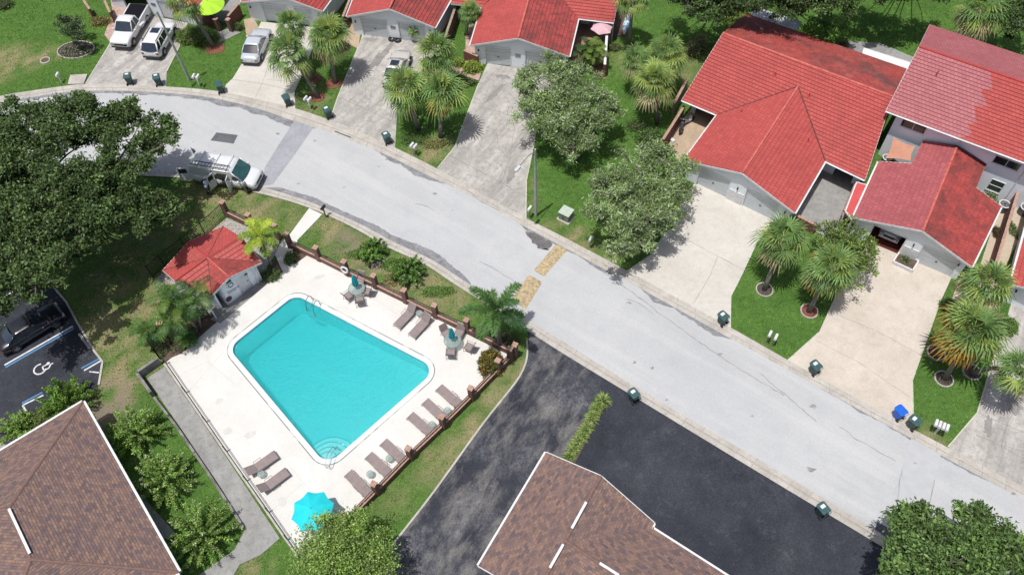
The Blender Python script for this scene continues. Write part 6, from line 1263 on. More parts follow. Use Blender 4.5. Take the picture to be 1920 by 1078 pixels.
# ---- street lamps
def street_lamp(label, base, top, arm_px, h):
    b = Vector(base); r = thing('street_lamp', label, 'street lamp', b, 0, 'tall street lamps'); t = Vector(top); MB().tube([b-UPV*.05, b.lerp(t, .5), t], [.13, .105, .075], 12).build('pole', M_('concrete_pole', (.40, .42, .38), (.30, .32, .29), 3, .8, vec='obj'), r)
    a = t-UPV*.25; e = at(*arm_px, h+.25); MB().tube([a, a.lerp(e, .4)+UPV*.22, e], .03, 8).build('arm', M['metal'], r); d = (e-a); d.z = 0; d.normalize(); rz = math.atan2(d.y, d.x); l = MB(); l.rbox(e+d*.25, (.6, .26, .12), .06, rz); o = l.build('lamp_head', M_('lamp_head_grey', (.55, .56, .57), None, 4), r); MB().rbox(e+d*.32-UPV*.07, (.36, .2, .05), .04, rz).build('lens', M['tglass'], o)
street_lamp('slanting grey street lamp over the leftmost driveway', at(356, 151), at(294, 22, 7.7), (270, 42), 7.5); street_lamp('upright grey street lamp between the fourth driveway and the green utility box', at(1004.8, 404.8), at(1003.5, 280, 7.6), (974, 312), 7.4)
# ---- transformer box
tb = thing('transformer_box', 'pale green metal utility box on the lawn right of the street lamp', 'utility box', at(1061, 408)); c = at(1061, 409); rz = R(-35); MB().box(c+UPV*.05, (1.15, 1.1, .1), rz).build('pad', M['curb'], tb); bm_ = M_('utility_green', (.22, .24, .19), (.17, .19, .15), 5, .6); bevel(MB().box(c+UPV*.47, (.92, .86, .74), rz).build('cabinet', bm_, tb), .02); bevel(MB().box(c+UPV*.875, (1.0, .94, .07), rz).build('lid', M_('utility_green_lid', (.46, .52, .44), (.40, .46, .38), 3, .5), tb), .02)
MB().box(c+Vector((-.28*1, -.36, 0))*1.0+UPV*.45, (.05, .05, .3), rz).build('handle', M['blackm'], tb)
# ---- pool ladder, hand rail, life ring
pl = thing('pool_ladder', 'bright steel ladder over the far edge of the pool', 'pool ladder', at(586, 582)); a, b = at(579, 575), at(593, 583); wdir = (at(560, 610)-at(582, 575)); wdir.z = 0; wdir.normalize(); mb = MB()
for p in (a, b): mb.tube([p-wdir*.6+UPV*.05, p-wdir*.58+UPV*.6, p-wdir*.3+UPV*.95, p+wdir*.1+UPV*.9, p+wdir*.28+UPV*.3, p+wdir*.3-UPV*1.0], .032, 8)
mb.build('rail', M['chrome'], pl)
for z in (-.25, -.55, -.85): MB().beam(a+wdir*.3+UPV*z, b+wdir*.3+UPV*z, .08, .03).build('step', M['chrome'], pl)
hr = thing('hand_rail', 'steel hand rail over the steps in the near corner of the pool', 'hand rail', at(617, 878)); mb = MB()
for s in (-.13, .13): q = Vector((s, 0, 0)); mb.tube([at(617, 878)+q+UPV*.06, at(617, 880)+q+UPV*.7, at(622, 862)+q+UPV*.9, at(631, 843)+q+UPV*.55, at(632, 838)+q-UPV*.5], .022, 8)
mb.tube([at(617, 880)+UPV*.7+Vector((-.13, 0, 0)), at(617, 884)+UPV*.72, at(617, 880)+UPV*.7+Vector((.13, 0, 0))], .022, 6); mb.build('rail', M['chrome'], hr)
# ================================================================ FENCES AND GARDEN WALLS
def pier(root, p, h=1.7, w_=.34, mat=None, cap=None):
    o = MB().box(p+UPV*h/2, (w_, w_, h), R(-27)).build('pier', mat or M['brick'], root); MB().box(p+UPV*(h+.035), (w_+.06, w_+.06, .07), R(-27)).build('cap', cap or M['brickcap'], o)
def pickets(mb, a, b, z0, z1, sp=.13, rail=True, w_=.018):
    L = (b-a).length; n = max(2, int(L/sp)); d = (b-a)/n
    for i in range(1, n): p = a+d*i; mb.beam(p+UPV*z0, p+UPV*z1, w_, w_, up=(1, 0, 0))
    if rail:
        for z in (z0+.06, z1-.06): mb.beam(a+UPV*z, b+UPV*z, .035, .035)
def brick_fence(label, pts, hw=.62, ht=1.15, skip=()):
    r = thing('brick_fence', label, 'fence', pts[0], 0); 
    for p in pts: pier(r, p)
    for i, (a, b) in enumerate(zip(pts[:-1], pts[1:])):
        if i in skip: continue
        d = (b-a).normalized(); a2, b2 = a+d*.2, b-d*.2; MB().beam(a2+UPV*hw/2, b2+UPV*hw/2, .22, hw).build('wall_panel', M['brick'], r); MB().beam(a2+UPV*(hw+.025), b2+UPV*(hw+.025), .28, .05).build('coping', M['brickcap'], r)
        mb = MB(); pickets(mb, a2, b2, hw+.05, ht); mb.build('railing', M['blackm'], r)
    return r
brick_fence('brown brick fence with square piers between the pool deck and the road lawn', P((546, 464), (600, 489), (652, 515), (706, 541), (762, 568), (818, 596), (877, 623), (966, 669)))
brick_fence('brown brick fence with square piers along the parking lot side of the deck', P((957, 676), (935, 698), (885, 749), (832, 802), (771, 860), (708, 925), (652, 982)))
brick_fence('short brick fence between the iron fence and the pool entrance', P((428, 405), (475, 428), (524, 448)), skip=(1,))
def iron_fence(label, pts, h=1.35, sp=.13, z=0.03):
    r = thing('iron_fence', label, 'fence', pts[0], 0)
    for p in pts: MB().box(p+UPV*(h+.1)/2, (.07, .07, h+.1)).build('post', M['blackm'], r)
    for a, b in zip(pts[:-1], pts[1:]): mb = MB(); pickets(mb, a, b, z+.05, h, sp, w_=.024); mb.build('railing', M['blackm'], r)
iron_fence('black iron fence behind the pool house under the oak', P((424, 404), (385, 440), (350, 468), (310, 500), (287, 520)), 1.5)
iron_fence('black iron fence through the planting bed left of the pool house', P((301, 673), (325, 647), (352, 622), (392, 592)), 1.3); iron_fence('short black iron fence piece left of the ramp top', P((278, 640), (301, 673)), 1.3)
iron_fence('low black railing along the left edge of the pool deck', P((313, 683), (350, 737), (388, 792), (426, 847), (464, 902), (505, 961), (540, 1012), (563, 1045)), .95, 99, .5)
cw = M_('dark_stained_concrete', (.26, .25, .235), (.11, .105, .10), 1.6, .9, fine=.3); r = thing('ramp_wall', 'grey concrete corner wall round the top of the ramp', 'wall', at(265, 708))
for a, b in (((264, 708), (303, 681)), ((264, 708), (290, 745))): MB().beam(at(*a)+UPV*.42, at(*b)+UPV*.42, .2, .84).build('wall_panel', cw, r)
r = thing('ramp_wall', 'low dark concrete wall along the outer side of the ramp', 'wall', at(290, 745)); q = P((291, 747), (336, 806), (400, 900), (458, 990))
for a, b in zip(q[:-1], q[1:]): MB().beam(a+UPV*.14, b+UPV*.14, .16, .28).build('wall_panel', cw, r)
r = thing('deck_curb', 'low pale curb wall between the pool deck and the ramp', 'wall', at(313, 686)); q = P((310, 684), (385, 792), (440, 872), (505, 965), (561, 1046))
for a, b in zip(q[:-1], q[1:]): MB().beam(a+UPV*.12, b+UPV*.12, .16, .24).build('wall_panel', M['curb'], r)
def gwall(label, a, b, h, mat=None, th=.18, cap=None, top=True, z=None):
    "garden wall given by its top line (photo pixels, read at height h) "
    A, B_ = (at(*a, h), at(*b, h)) if top else (at(*a), at(*b)); A.z = B_.z = 0; r = thing('garden_wall', label, 'wall', A); MB().beam(A+UPV*h/2, B_+UPV*h/2, th, h).build('wall_panel', mat or M['brick_red'], r); MB().beam(A+UPV*(h+.02), B_+UPV*(h+.02), th+.05, .04).build('coping', cap or M['brickcap'], r); return r
gwall('red brown brick wall left of the patio beside the big red roof', (1283, 199), (1243, 262), 1.5); gwall('low brick wall across the front of the patio between the two houses', (1494, 404), (1532, 423), 1.0); gwall('narrow brown wall on the right side of that grey patio', (1606, 342), (1584, 396), 1.3)
gwall('long brown wall between the garage wing and the sandy side yard', (1909, 360), (1862, 512), 1.7); gwall('brown timber fence between the third and fourth red roofs', (855, 10), (834, 72), 1.6, cap=M['wood']); gwall('short brick wall closing the pink path beside the yellow bush', (870, 95), (896, 106), 1.1)
gwall('brown fence between the second and third red roofs', (658, -6), (643, 32), 1.5); gwall('brick wall with a pale coping right of the pink umbrella', (1139, 48), (1134, 122), 1.5, cap=M['white']); gwall('pale timber fence panel near the palm cluster and the big roof', (1289, 148), (1264, 194), 1.5, M['wood'])
gwall('brick courtyard wall left of its entrance piers below the lime umbrella', (377, 28), (403, 29), 1.2); gwall('slanting brick courtyard wall right of the lime umbrella', (427, 31), (447, 8), 1.4); gwall('dark brown garden gate wall at the left of the pink path', (157, 2), (168, 18), 1.3); gwall('dark brown garden wall beside the pink paver path', (196, 2), (206, 24), 1.3)
for (x, y), l in (((412, 58), 'left brick pier at the entrance of the lime umbrella courtyard'), ((435, 59), 'right brick pier at the entrance of the lime umbrella courtyard')): r = thing('brick_pier', l, 'pier', at(x, y)); pier(r, at(x, y), 1.35, .36)
r = thing('garden_pier', 'brick pier with a pale cap in front of the red canopy', 'pier', at(1580, 420)); pier(r, at(1578, 419), 1.1, .5)
# small roofs
def flat_roof(name, label, pts, z, mat, h=.08, posts=True):
    q = [at(*p, z) for p in pts]; c = sum(q, Vector())/len(q); r = thing(name, label, 'canopy', (c.x, c.y, 0)); MB().prism(q, z-h, z).build('roof_panel', mat, r); mb = MB()
    for a, b in zip(q, q[1:]+q[:1]): mb.beam(a+UPV*-.03, b+UPV*-.03, .08, .14)
    mb.build('frame', M['white'] if mat is not M['tile'] else M['ridge_dark'], r)
    for p in q: v = (c-p).normalized()*.12; MB().box((p.x+v.x, p.y+v.y, (z-h)/2), (.08, .08, z-h)).build('post', M['white'], r)
flat_roof('patio_canopy', 'frosted white panel canopy behind the big red roof, near the dark trees', ((1416, 15), (1503, 42), (1491, 57), (1409, 29)), 2.3, M_('stained_panel', (.55, .58, .60), (.34, .37, .38), 1.6, .5)); flat_roof('patio_canopy', 'plain bright white flat canopy tucked between the two big roofs', ((1620, 91), (1712, 120), (1704, 134), (1617, 101)), 2.3, M_('white_metal_roof', (.78, .78, .78), None, 2, .5))
flat_roof('side_canopy', 'narrow red canopy along the left side of the garage wing', ((1606, 342), (1632, 349), (1598, 412), (1585, 396)), 2.15, M_('red_metal_roof', (.56, .085, .08), (.50, .07, .065), 2, .6))
# air conditioners
def ac(label, c, r_=.42, h=.75):
    t = thing('air_conditioner', label, 'air conditioner', c); c = Vector(c); MB().lathe([(r_, .0), (r_, h-.05), (r_*.93, h)], c, 20).build('cabinet', M_('ac_dark_fins', (.07, .075, .08), (.12, .12, .125), 20, .6), t); mb = MB(); mb.ring(c+UPV*(h+.01), r_*.97, .05, 24, 6); mb.build('rim', M['white'], t); mb = MB()
    for k in range(5): a = k*2*math.pi/5; mb.beam(c+UPV*(h+.02), c+UPV*(h+.02)+Vector((r_*.75*math.cos(a), r_*.75*math.sin(a), 0)), .12, .02)
    mb.build('fan', M['metal'], t)
ac('round air conditioner at the two storey wall, left of the long brown wall', at(1876, 394)); ac('round air conditioner with a white rim, right of the long brown wall', at(1916, 400)); ac('small round air conditioner beside the orange shade sail', at(1659, 305), .36, .6)
# planter box at the garage wing
p = thing('planter_box', 'white planter box with small plants between the two garage doors', 'planter', at(1694, 490)); a, b, c_, d_ = at(1683, 478), at(1719, 494), at(1708, 512), at(1672, 495); mb = MB()
for q, w2 in ((a, b), (b, c_), (c_, d_), (d_, a)): mb.beam(q+UPV*.2, w2+UPV*.2, .1, .4)
mb.build('box', M['white'], p); MB().prism([a, b, c_, d_], .05, .3).build('soil', M['mulch'], p)
tuft('potted_plant', 'spiky green plant growing in the white planter box', at(1694, 492)+UPV*.3, .55, 60, [(.05, .09, .035), (.10, .15, .05), (.13, .13, .07)])
# tyres
for i, (x, y) in enumerate(((735, 76), (746, 78))): tag(MB().ring((0, 0, 0), .25, .11, 28, 8).build('tyre', M['tyre']), 'black tyre lying before the garages, %s of the two' % ('left', 'right')[i], 'tyre', 'tyres before the garages').location = at(x, y)+UPV*.17
# wheel stop, life ring, drain cover ring
tag(bevel(MB().beam(at(150, 627)+UPV*.09, at(170, 655)+UPV*.09, .2, .13).build('wheel_stop', M['walk']), .03), 'concrete wheel stop at the head of the wheelchair bay', 'wheel stop')
lr = MB(); lr.ring((0, 0, 0), .27, .085, 28, 10, 'Y'); o = lr.build('life_ring', M['white'], None, True); tag(o, 'white life ring hanging on a brick pier of the fence', 'life ring'); o.location = at(646, 506, .95); o.rotation_euler = (R(-12), 0, R(-27))
t = thing('garden_ring', 'round concrete drain cover in the left lawn', 'drain cover', at(85, 114)); MB().ring(at(85, 114)+UPV*.03, .42, .07, 24, 6).build('rim', M['curb'], t); MB().lathe([(.4, .0), (.4, .05)], at(85, 114), 20).build('lid', M['mulch'], t)
# edged beds
def bed(label, c, rx, ry, mat, rim, rz=0, name='edged_bed', n=26):
    t = thing(name, label, 'garden bed', c); cs, sn = math.cos(rz), math.sin(rz); q = [Vector(c)+Vector((rx*math.cos(a)*cs-ry*math.sin(a)*sn, rx*math.cos(a)*sn+ry*math.sin(a)*cs, 0)) for a in np.linspace(0, 2*math.pi, n+1)[:-1]]
    MB().prism(q, 0, .05).build('soil', mat, t); mb = MB()
    for i in range(n): a, b = q[i], q[(i+1) % n]; m = a.lerp(b, .5); mb.box(m+UPV*.06, ((b-a).length*.86, .09, .12), math.atan2((b-a).y, (b-a).x))
    mb.build('edging', rim, t); PAVED.append([(p_.x, p_.y) for p_ in q]); return t
edg = M_('pale_edging_stone', (.55, .52, .45), (.36, .33, .28), 6, .9); M['mulchd'] = M_('dark_soil', (.045, .036, .028), (.11, .09, .07), 8, .95, bmp=.8)
bed('large oval flower bed with scalloped pale edging in the left lawn', at(143, 95), 1.75, 1.25, M['mulchd'], edg)
for x, y, l, m_ in ((1433, 544, 'first palm left of the beige driveway', 'mulchd'), (1517, 584, 'curved palm trunk beside the beige driveway', 'redmulch'), (1769, 711, 'orange tipped palm', 'mulchd'), (1755, 662, 'slim palm near the beige driveway edge', 'mulchd'), (1822, 698, 'palm leaning over the rightmost driveway', 'mulch')): bed('round edged bed at the foot of the '+l, at(x, y), .62, .62, M[m_], edg)
for x, y, l, rx in ((403, 92, 'leaning palm beside the hedge', 1.0), (594, 183, 'leaning palm next to a green bin', .8), (627, 157, 'palm on the narrow lawn left of the third driveway', .9), (588, 148, 'shaded palm on the narrow lawn', .8)): t = thing('mulch_ring', 'red mulch ring under the '+l, 'mulch', at(x, y)); MB().prism(wob([at(x, y)+Vector((rx*math.cos(a), rx*.8*math.sin(a), 0)) for a in np.linspace(0, 6.28, 12)[:-1]], .07, 3), 0, .045).build('mulch', M['redmulch'], t)
# odds and ends
def scooter(label, c, rz, colr):
    r = thing('scooter', label, 'scooter', (0, 0, 0)); mb = MB()
    for x in (-.55, .6): w_ = MB(); w_.ring((x, 0, .24), .18, .07, 20, 7, 'Y'); w_.build('wheel', M['tyre'], r)
    mb.rbox((-.35, 0, .5), (.8, .3, .36), .12); mb.beam((-.1, 0, .28), (.4, 0, .28), .3, .08); mb.beam((.38, 0, .28), (.3, 0, .85), .34, .07); mb.build('body', colr, r); MB().rbox((-.35, 0, .74), (.7, .28, .12), .1).build('seat', M['plastic'], r); MB().tube([(.28, -.32, .98), (.3, 0, .92), (.28, .32, .98)], .02, 6).build('handlebar', M['metal'], r); MB().tube([(.6, 0, .24), (.3, 0, .92)], .035, 6).build('fork', M['metal'], r); place(r, c, rz)
scooter('dark scooter parked nearest the red brown patio wall', at(1277, 244)+UPV*.05, R(70), paint('dark_paint', (.02, .02, .03))); scooter('silver and black scooter parked deeper in the same patio', at(1288, 232)+UPV*.05, R(35), paint('silver_paint', (.35, .36, .4)))
t = thing('storage_box', 'white open carton on the sandy patio floor by the wall', 'box', at(1262, 266)); MB().beam(at(1257, 263)+UPV*.12, at(1264, 268)+UPV*.12, .3, .2).build('carton', M['white'], t)
t = thing('kayak', 'pale blue and white canoe lying beside the courtyard wall', 'canoe', at(1172, 50)); mb = MB(); a, b = at(1180, 25), at(1170, 66); L_ = (b-a); d = L_.normalized(); s = Vector((-d.y, d.x, 0)); vs = []; fs = []
for i in range(9):
    f = i/8; w_ = .36*math.sin(math.pi*(.06+.88*f)); p_ = a+L_*f
    for k in range(7): g = math.pi*k/6; vs.append(p_+s*w_*math.cos(g)+UPV*(.06+.26*math.sin(g)*(w_/.36+.2)))
for i in range(8):
    for k in range(6): fs.append((i*7+k, i*7+k+1, (i+1)*7+k+1, (i+1)*7+k))
fs += [tuple(range(7))[::-1], tuple(56+k for k in range(7))]; mb.add(vs, fs).build('hull', M_('pale_hull', (.62, .66, .68), (.10, .22, .36), 1.1, .4, lo=.52, hi=.56), t, True)
t = thing('sign_post', 'thin leaning stake standing in the dry lawn', 'post', at(204, 611)); MB().tube([at(204, 611), at(191, 578, 1.25)], .022, 6).build('post', M['metal'], t)
# ================================================================ THE PERSON AT THE VAN
def person():
    t = thing('person', 'person in a pale blue shirt and cap bending beside the open van', 'person', at(393, 366)); F = Vector((.25, .97, 0)); S_ = Vector((.97, -.25, 0)); skin = M_('skin', (.42, .24, .16), (.36, .20, .13), 6, .6, vec='obj')
    J = {'pel': (0, -.02, .92), 'sp': (0, .10, 1.12), 'ch': (0, .27, 1.30), 'nk': (0, .37, 1.42), 'hd': (0, .46, 1.52), 'ht': (0, .52, 1.62)}
    for s, k in ((-1, 'l'), (1, 'r')): J[k+'s'] = (s*.18, .30, 1.34); J[k+'e'] = (s*.30, .44, 1.12); J[k+'w'] = (s*.24, .64, 1.02); J[k+'p'] = (s*.22, .72, 1.0); J[k+'h'] = (s*.10, 0, .88); J[k+'k'] = (s*.12, .08, .48); J[k+'a'] = (s*.13, 0, .09); J[k+'t'] = (s*.14, .17, .04)
    def sk(name, bones, rad, mat, parent, root):
        ns = list(rad); me = bpy.data.meshes.new(name); me.from_pydata([J[n] for n in ns], [(ns.index(a), ns.index(b)) for a, b in bones], []); me.materials.append(mat); o = bpy.data.objects.new(name, me); col.objects.link(o); o.parent = parent; m = o.modifiers.new('skin', 'SKIN'); m.use_smooth_shade = True
        for i, n in enumerate(ns): v = me.skin_vertices[0].data[i]; r_ = rad[n]; v.radius = r_ if isinstance(r_, tuple) else (r_, r_); v.use_root = (n == root)
        sb = o.modifiers.new('sub', 'SUBSURF'); sb.levels = sb.render_levels = 2; return o
    bones = [('pel', 'sp'), ('sp', 'ch'), ('ch', 'nk'), ('nk', 'hd'), ('hd', 'ht')]
    for k in 'lr': bones += [('ch', k+'s'), (k+'s', k+'e'), (k+'e', k+'w'), (k+'w', k+'p'), ('pel', k+'h'), (k+'h', k+'k'), (k+'k', k+'a'), (k+'a', k+'t')]
    rad = {'pel': (.13, .10), 'sp': (.13, .10), 'ch': (.15, .11), 'nk': .055, 'hd': .095, 'ht': .085}
    for k in 'lr': rad.update({k+'s': .065, k+'e': .045, k+'w': .03, k+'p': .035, k+'h': .085, k+'k': .058, k+'a': .042, k+'t': .04})
    sk('body', bones, rad, skin, t, 'pel')
    for k in 'lr': J[k+'m'] = tuple((J[k+'s'][i]+J[k+'e'][i])*.5 for i in range(3))
    b2 = [('pel', 'sp'), ('sp', 'ch'), ('ch', 'nk')]+[x for k in 'lr' for x in (('ch', k+'s'), (k+'s', k+'m'), (k+'m', k+'e'))]; r2 = {'pel': (.155, .125), 'sp': (.15, .12), 'ch': (.175, .13), 'nk': .07}; 
    for k in 'lr': r2.update({k+'s': .085, k+'m': .078, k+'e': .07})
    sk('shirt', b2, r2, M_('pale_blue_shirt', (.50, .55, .66), (.42, .47, .58), 5, .9, vec='obj'), t, 'pel'); b3 = [x for k in 'lr' for x in (('pel', k+'h'), (k+'h', k+'k'), (k+'k', k+'a'))]; r3 = {'pel': .145}
    for k in 'lr': r3.update({k+'h': .11, k+'k': .078, k+'a': .065})
    sk('trousers', b3, r3, M_('dark_trousers', (.03, .035, .05), (.05, .05, .07), 5, .9, vec='obj'), t, 'pel')
    MB().lathe([(.185, .0), (.19, .012), (.12, .035), (.11, .10), (.06, .13)], (0, .52, 1.64), 18).build('cap', M_('pale_cap', (.62, .63, .66), (.30, .34, .45), 8, .8, vec='obj'), t, world=False)
    for s in (-1, 1):
        for f in range(4): m = MB(); x = s*(.205+.018*f); m.tube([(x, .74, .995), (x+s*.005, .78, .97), (x, .79, .94)], [.009, .0085, .007], 5); m.build('finger', skin, t, True, world=False)
        m = MB(); m.tube([(s*.19, .72, .995), (s*.165, .755, .985)], [.011, .008], 5); m.build('thumb', skin, t, True, world=False)
        MB().rbox((s*.135, .08, .045), (.10, .28, .09), .04).build('shoe', M['plastic'], t, world=False)
    t.rotation_euler = (0, 0, R(-14)); return t
person()
# ================================================================ PLANTS
G1 = [(.035, .062, .020), (.055, .095, .028), (.022, .040, .014)]; GO = [(.12, .18, .06), (.03, .05, .016), (.045, .078, .023), (.068, .115, .03), (.024, .042, .015), (.10, .155, .05)]; GS = [(.15, .22, .07), (.21, .27, .12), (.34, .37, .27), (.09, .15, .05), (.16, .25, .06)]
GB = [(.085, .17, .030), (.12, .23, .04), (.05, .10, .022), (.16, .27, .07)]; GY = [(.22, .30, .04), (.30, .38, .05), (.12, .20, .03)]; GD = [(.04, .08, .02), (.07, .12, .03), (.10, .16, .04)]
def blobs(L, z, sq=.6, dz=.6): return [(at(x, y, z+random.uniform(-dz, dz)), r, sq) for x, y, r in L]
# the big oaks at the left: three trunks, crowns grown together
tree('oak_tree', 'right hand oak of the dark oak group, its crown reaching out over the road', at(235, 415), blobs([(215, 222, 1.5), (236, 200, 1.0), (262, 218, 1.2), (290, 228, 1.0), (305, 262, 1.3), (275, 262, 1.1), (318, 262, .7), (252, 305, 1.1), (222, 262, 1.3), (200, 345, 1.6), (240, 350, 1.0), (265, 385, 1.3), (298, 385, .9), (285, 408, 1.2), (262, 425, .9), (310, 396, .8), (240, 385, .9), (195, 250, 1.2), (180, 325, 1.0), (228, 325, 1.0), (205, 375, 1.2)], 7.2, .55), GO, None, .25, 150, (.34, 2.6), 'the oak group', sub=8.5, lean=(-.3, .6))
tree('oak_tree', 'middle oak of the dark oak group, the tallest crown near the left edge', at(95, 420), blobs([(40, 232, 1.6), (100, 225, 1.7), (148, 212, 1.5), (120, 202, 1.3), (150, 186, 1.0), (165, 250, 1.4), (20, 212, 1.3), (10, 262, 1.6), (62, 275, 1.6), (112, 262, 1.4), (60, 335, 1.8), (10, 322, 1.7), (120, 345, 1.8), (150, 385, 1.7), (95, 385, 1.8), (170, 345, 1.2), (200, 300, .9), (75, 215, 1.2), (90, 305, 1.2), (140, 320, 1.2), (30, 295, 1.4), (60, 375, 1.4), (-30, 240, 2), (-40, 320, 2.2), (190, 395, 1.2), (225, 405, .8)], 8, .55), GO, None, .25, 150, (.40, 2.8), 'the oak group', sub=8.5)
tree('oak_tree', 'lower oak of the dark oak group, its crown above the parked black sedan', at(20, 540), blobs([(30, 400, 1.9), (20, 460, 1.7), (70, 445, 1.7), (130, 440, 1.5), (160, 455, 1.0), (30, 500, 1.3), (65, 538, 1.0), (95, 480, 1.1), (-20, 430, 2), (-30, 500, 1.8), (120, 480, .9), (60, 510, .9), (175, 430, .9), (95, 420, 1.3), (50, 475, 1.2), (10, 540, 1.1), (-10, 575, 1.3), (90, 520, .9)], 7, .55), GO, None, .25, 150, (.36, 2.6), 'the oak group', sub=8.5)
# willowy grey-green trees on the lawn
tree('bottlebrush_tree', 'wide grey green willowy tree between the fourth driveway and the palm cluster', at(1080, 300), blobs([(1010, 150, 1.5), (1050, 130, 1.3), (1090, 150, 1.4), (985, 170, 1.1), (1000, 205, 1.5), (1050, 190, 1.8), (1100, 195, 1.6), (1140, 190, 1.1), (1125, 220, 1.2), (1060, 235, 1.4), (1090, 255, 1.2), (1020, 240, 1.2), (1075, 275, .9), (1035, 120, .9), (1150, 215, .7), (975, 145, .7)], 3.9, .7, .8), GS, None, .30, 130, (.2, 1.6), None, asp=.26, up=.5, sub=9)
tree('bottlebrush_tree', 'wide grey green willowy tree overhanging the broad cream driveway', at(1205, 462), blobs([(1150, 330, 1.4), (1190, 310, 1.4), (1235, 300, 1.4), (1270, 320, 1.2), (1130, 360, 1.2), (1175, 365, 1.6), (1225, 360, 1.7), (1270, 360, 1.2), (1130, 395, 1.1), (1165, 410, 1.5), (1215, 410, 1.5), (1250, 400, 1.2), (1165, 450, 1.1), (1200, 450, .9), (1150, 470, .8), (1215, 290, .9), (1110, 345, .7), (1245, 430, .8)], 3.7, .7, .8), GS, None, .30, 130, (.2, 1.5), None, asp=.26, up=.5, sub=9)
# palms
def fp(label, base, crown, h, Rr, **k): fan_palm('cabbage_palm', label, at(*base), at(*crown, h), Rr, group='fan palms', **k)
fp('slim palm behind the other two on the lawn between second and third driveways', (588, 148), (545, 46), 4.6, 1.45, n=36, yellow=.15); fp('palm leaning left over the silver car driveway', (597, 184), (540, 100), 4.4, 1.9, n=44, yellow=.25)
fp('upright palm with yellowing skirt on the lawn left of the third driveway', (628, 156), (615, 66), 4.8, 1.85, n=50, yellow=.4, dead=.2); fp('palm covering the nose of the brick path beside the beige car', (800, 165), (817, 98), 4.2, 1.85, n=46, yellow=.35)
fp('palm drooping over the tail of the beige car', (784, 243), (760, 165), 4.5, 1.95, n=48, yellow=.3); fp('palm with a pale bare trunk and a few orange tips beside the fourth driveway', (826, 258), (828, 172), 4.9, 1.85, n=50, yellow=.35, orange=.12, dead=.08)
fp('palm standing at the top edge above the canoe', (1179, 87), (1186, 2), 4.8, 1.6, n=38, yellow=.5, dead=.2); fp('front palm of the cluster of three, with yellow brown skirt', (1232, 232), (1226, 152), 4.6, 1.8, n=54, yellow=.45, dead=.25)
fp('left palm of the cluster of three, with straw coloured dead fronds', (1205, 175), (1192, 114), 3.6, 1.35, n=38, yellow=.3, dead=.3); fp('back right palm of the cluster of three, nearest the big roof', (1262, 160), (1250, 100), 4.2, 1.7, n=44, yellow=.3, dead=.2)
fp('shaggy palm at the top right beyond the two storey house', (1803, 68), (1838, 18), 5.0, 2.1, n=52, yellow=.4, dead=.3); fp('left palm of the pair between the two wide driveways', (1433, 543), (1468, 446), 4.8, 1.75, n=52, yellow=.35)
fp('right palm of the pair between the two wide driveways, on a curved trunk', (1516, 584), (1560, 502), 4.6, 1.72, n=54, yellow=.3, orange=.18); fp('palm in front of the long brown wall, partly hidden by the orange tipped one', (1757, 660), (1852, 532), 5.0, 1.7, n=50, yellow=.4, orange=.12)
fp('large palm with orange tipped skirt on the rightmost lawn', (1771, 710), (1824, 620), 4.8, 2.0, n=64, yellow=.12, orange=.75, dead=.02); fp('palm on a thin horizontal trunk leaning over the rightmost driveway', (1822, 699), (1912, 694), 4.6, 1.45, n=40, yellow=.3)
fp('palm leaning left over the garages behind the rounded hedge', (401, 88), (343, 6), 4.8, 1.55, n=40, yellow=.5, orange=.3); fp('young dark green palm on the pink path beside the fourth roof', (874, 66), (882, 24), 2.6, 1.15, n=34, yellow=.1, dead=0)
fp('tiny potted palm in front of the third house, left one', (783, 78), (775, 58), 1.3, .55, n=16, yellow=.1, dead=0, r=.05, boots=False); fp('tiny potted palm in front of the third house, right one', (803, 72), (796, 45), 1.6, .55, n=16, yellow=.1, dead=0, r=.05, boots=False)
GP = [(.03, .075, .018), (.045, .10, .022), (.075, .14, .03)]
feather_palm('feather_palm', 'yellow green feather palm at the pool entrance', [(at(510, 502), at(488, 446, 3.4))], 2.0, [(.20, .28, .03), (.27, .34, .04), (.14, .21, .03)], 15, ll=.55, droop=1.0, nl=30, w=.035)
feather_palm('foxtail_palm', 'plumed foxtail palm at the right corner of the pool deck', [(at(938, 655), at(930, 588, 4.0))], 3.2, [(.035, .08, .03), (.05, .11, .035), (.08, .16, .045)], 9, plume=True, ll=.62, droop=1.0, nl=70, r=.14, w=.032, elr=(86, 0))
feather_palm('feather_palm', 'large clump of feather palms by the corner of the pool house', [(at(376, 617), at(366, 556, 3.6)), (at(370, 622), at(340, 575, 3.8)), (at(362, 630), at(320, 600, 3.2)), (at(372, 618), at(322, 560, 4.2))], 2.0, GP+[(.10, .15, .03)], 11, droop=1.1, nl=26, ll=.5, w=.026, r=.07)
feather_palm('feather_palm', 'small feather palm standing alone left of the iron fence', [(at(285, 655), at(277, 622, 1.6))], 1.5, GP, 12, droop=1.0, nl=26, ll=.45, w=.026, r=.06); feather_palm('feather_palm', 'low feather palm inside the planting bed', [(at(352, 648), at(351, 635, .7))], 1.1, GP, 10, droop=1.1, nl=20, ll=.4, w=.03, r=.06)
feather_palm('areca_palm', 'dense areca palm clump in front of the pink umbrella', [(at(1100, 128), at(1106, 92, 1.9)), (at(1112, 130), at(1118, 100, 1.6)), (at(1095, 125), at(1096, 104, 1.5))], 1.6, [(.06, .11, .02), (.11, .17, .03), (.03, .06, .015)], 12, droop=1.0, nl=22, ll=.42, w=.032, r=.05)
tuft('dead_frond', 'tan dead palm frond lying in the lawn by the iron fence', at(296, 612)+UPV*.1, .9, 40, [(.55, .42, .24), (.42, .32, .18)], .04, el0=50, el1=0)
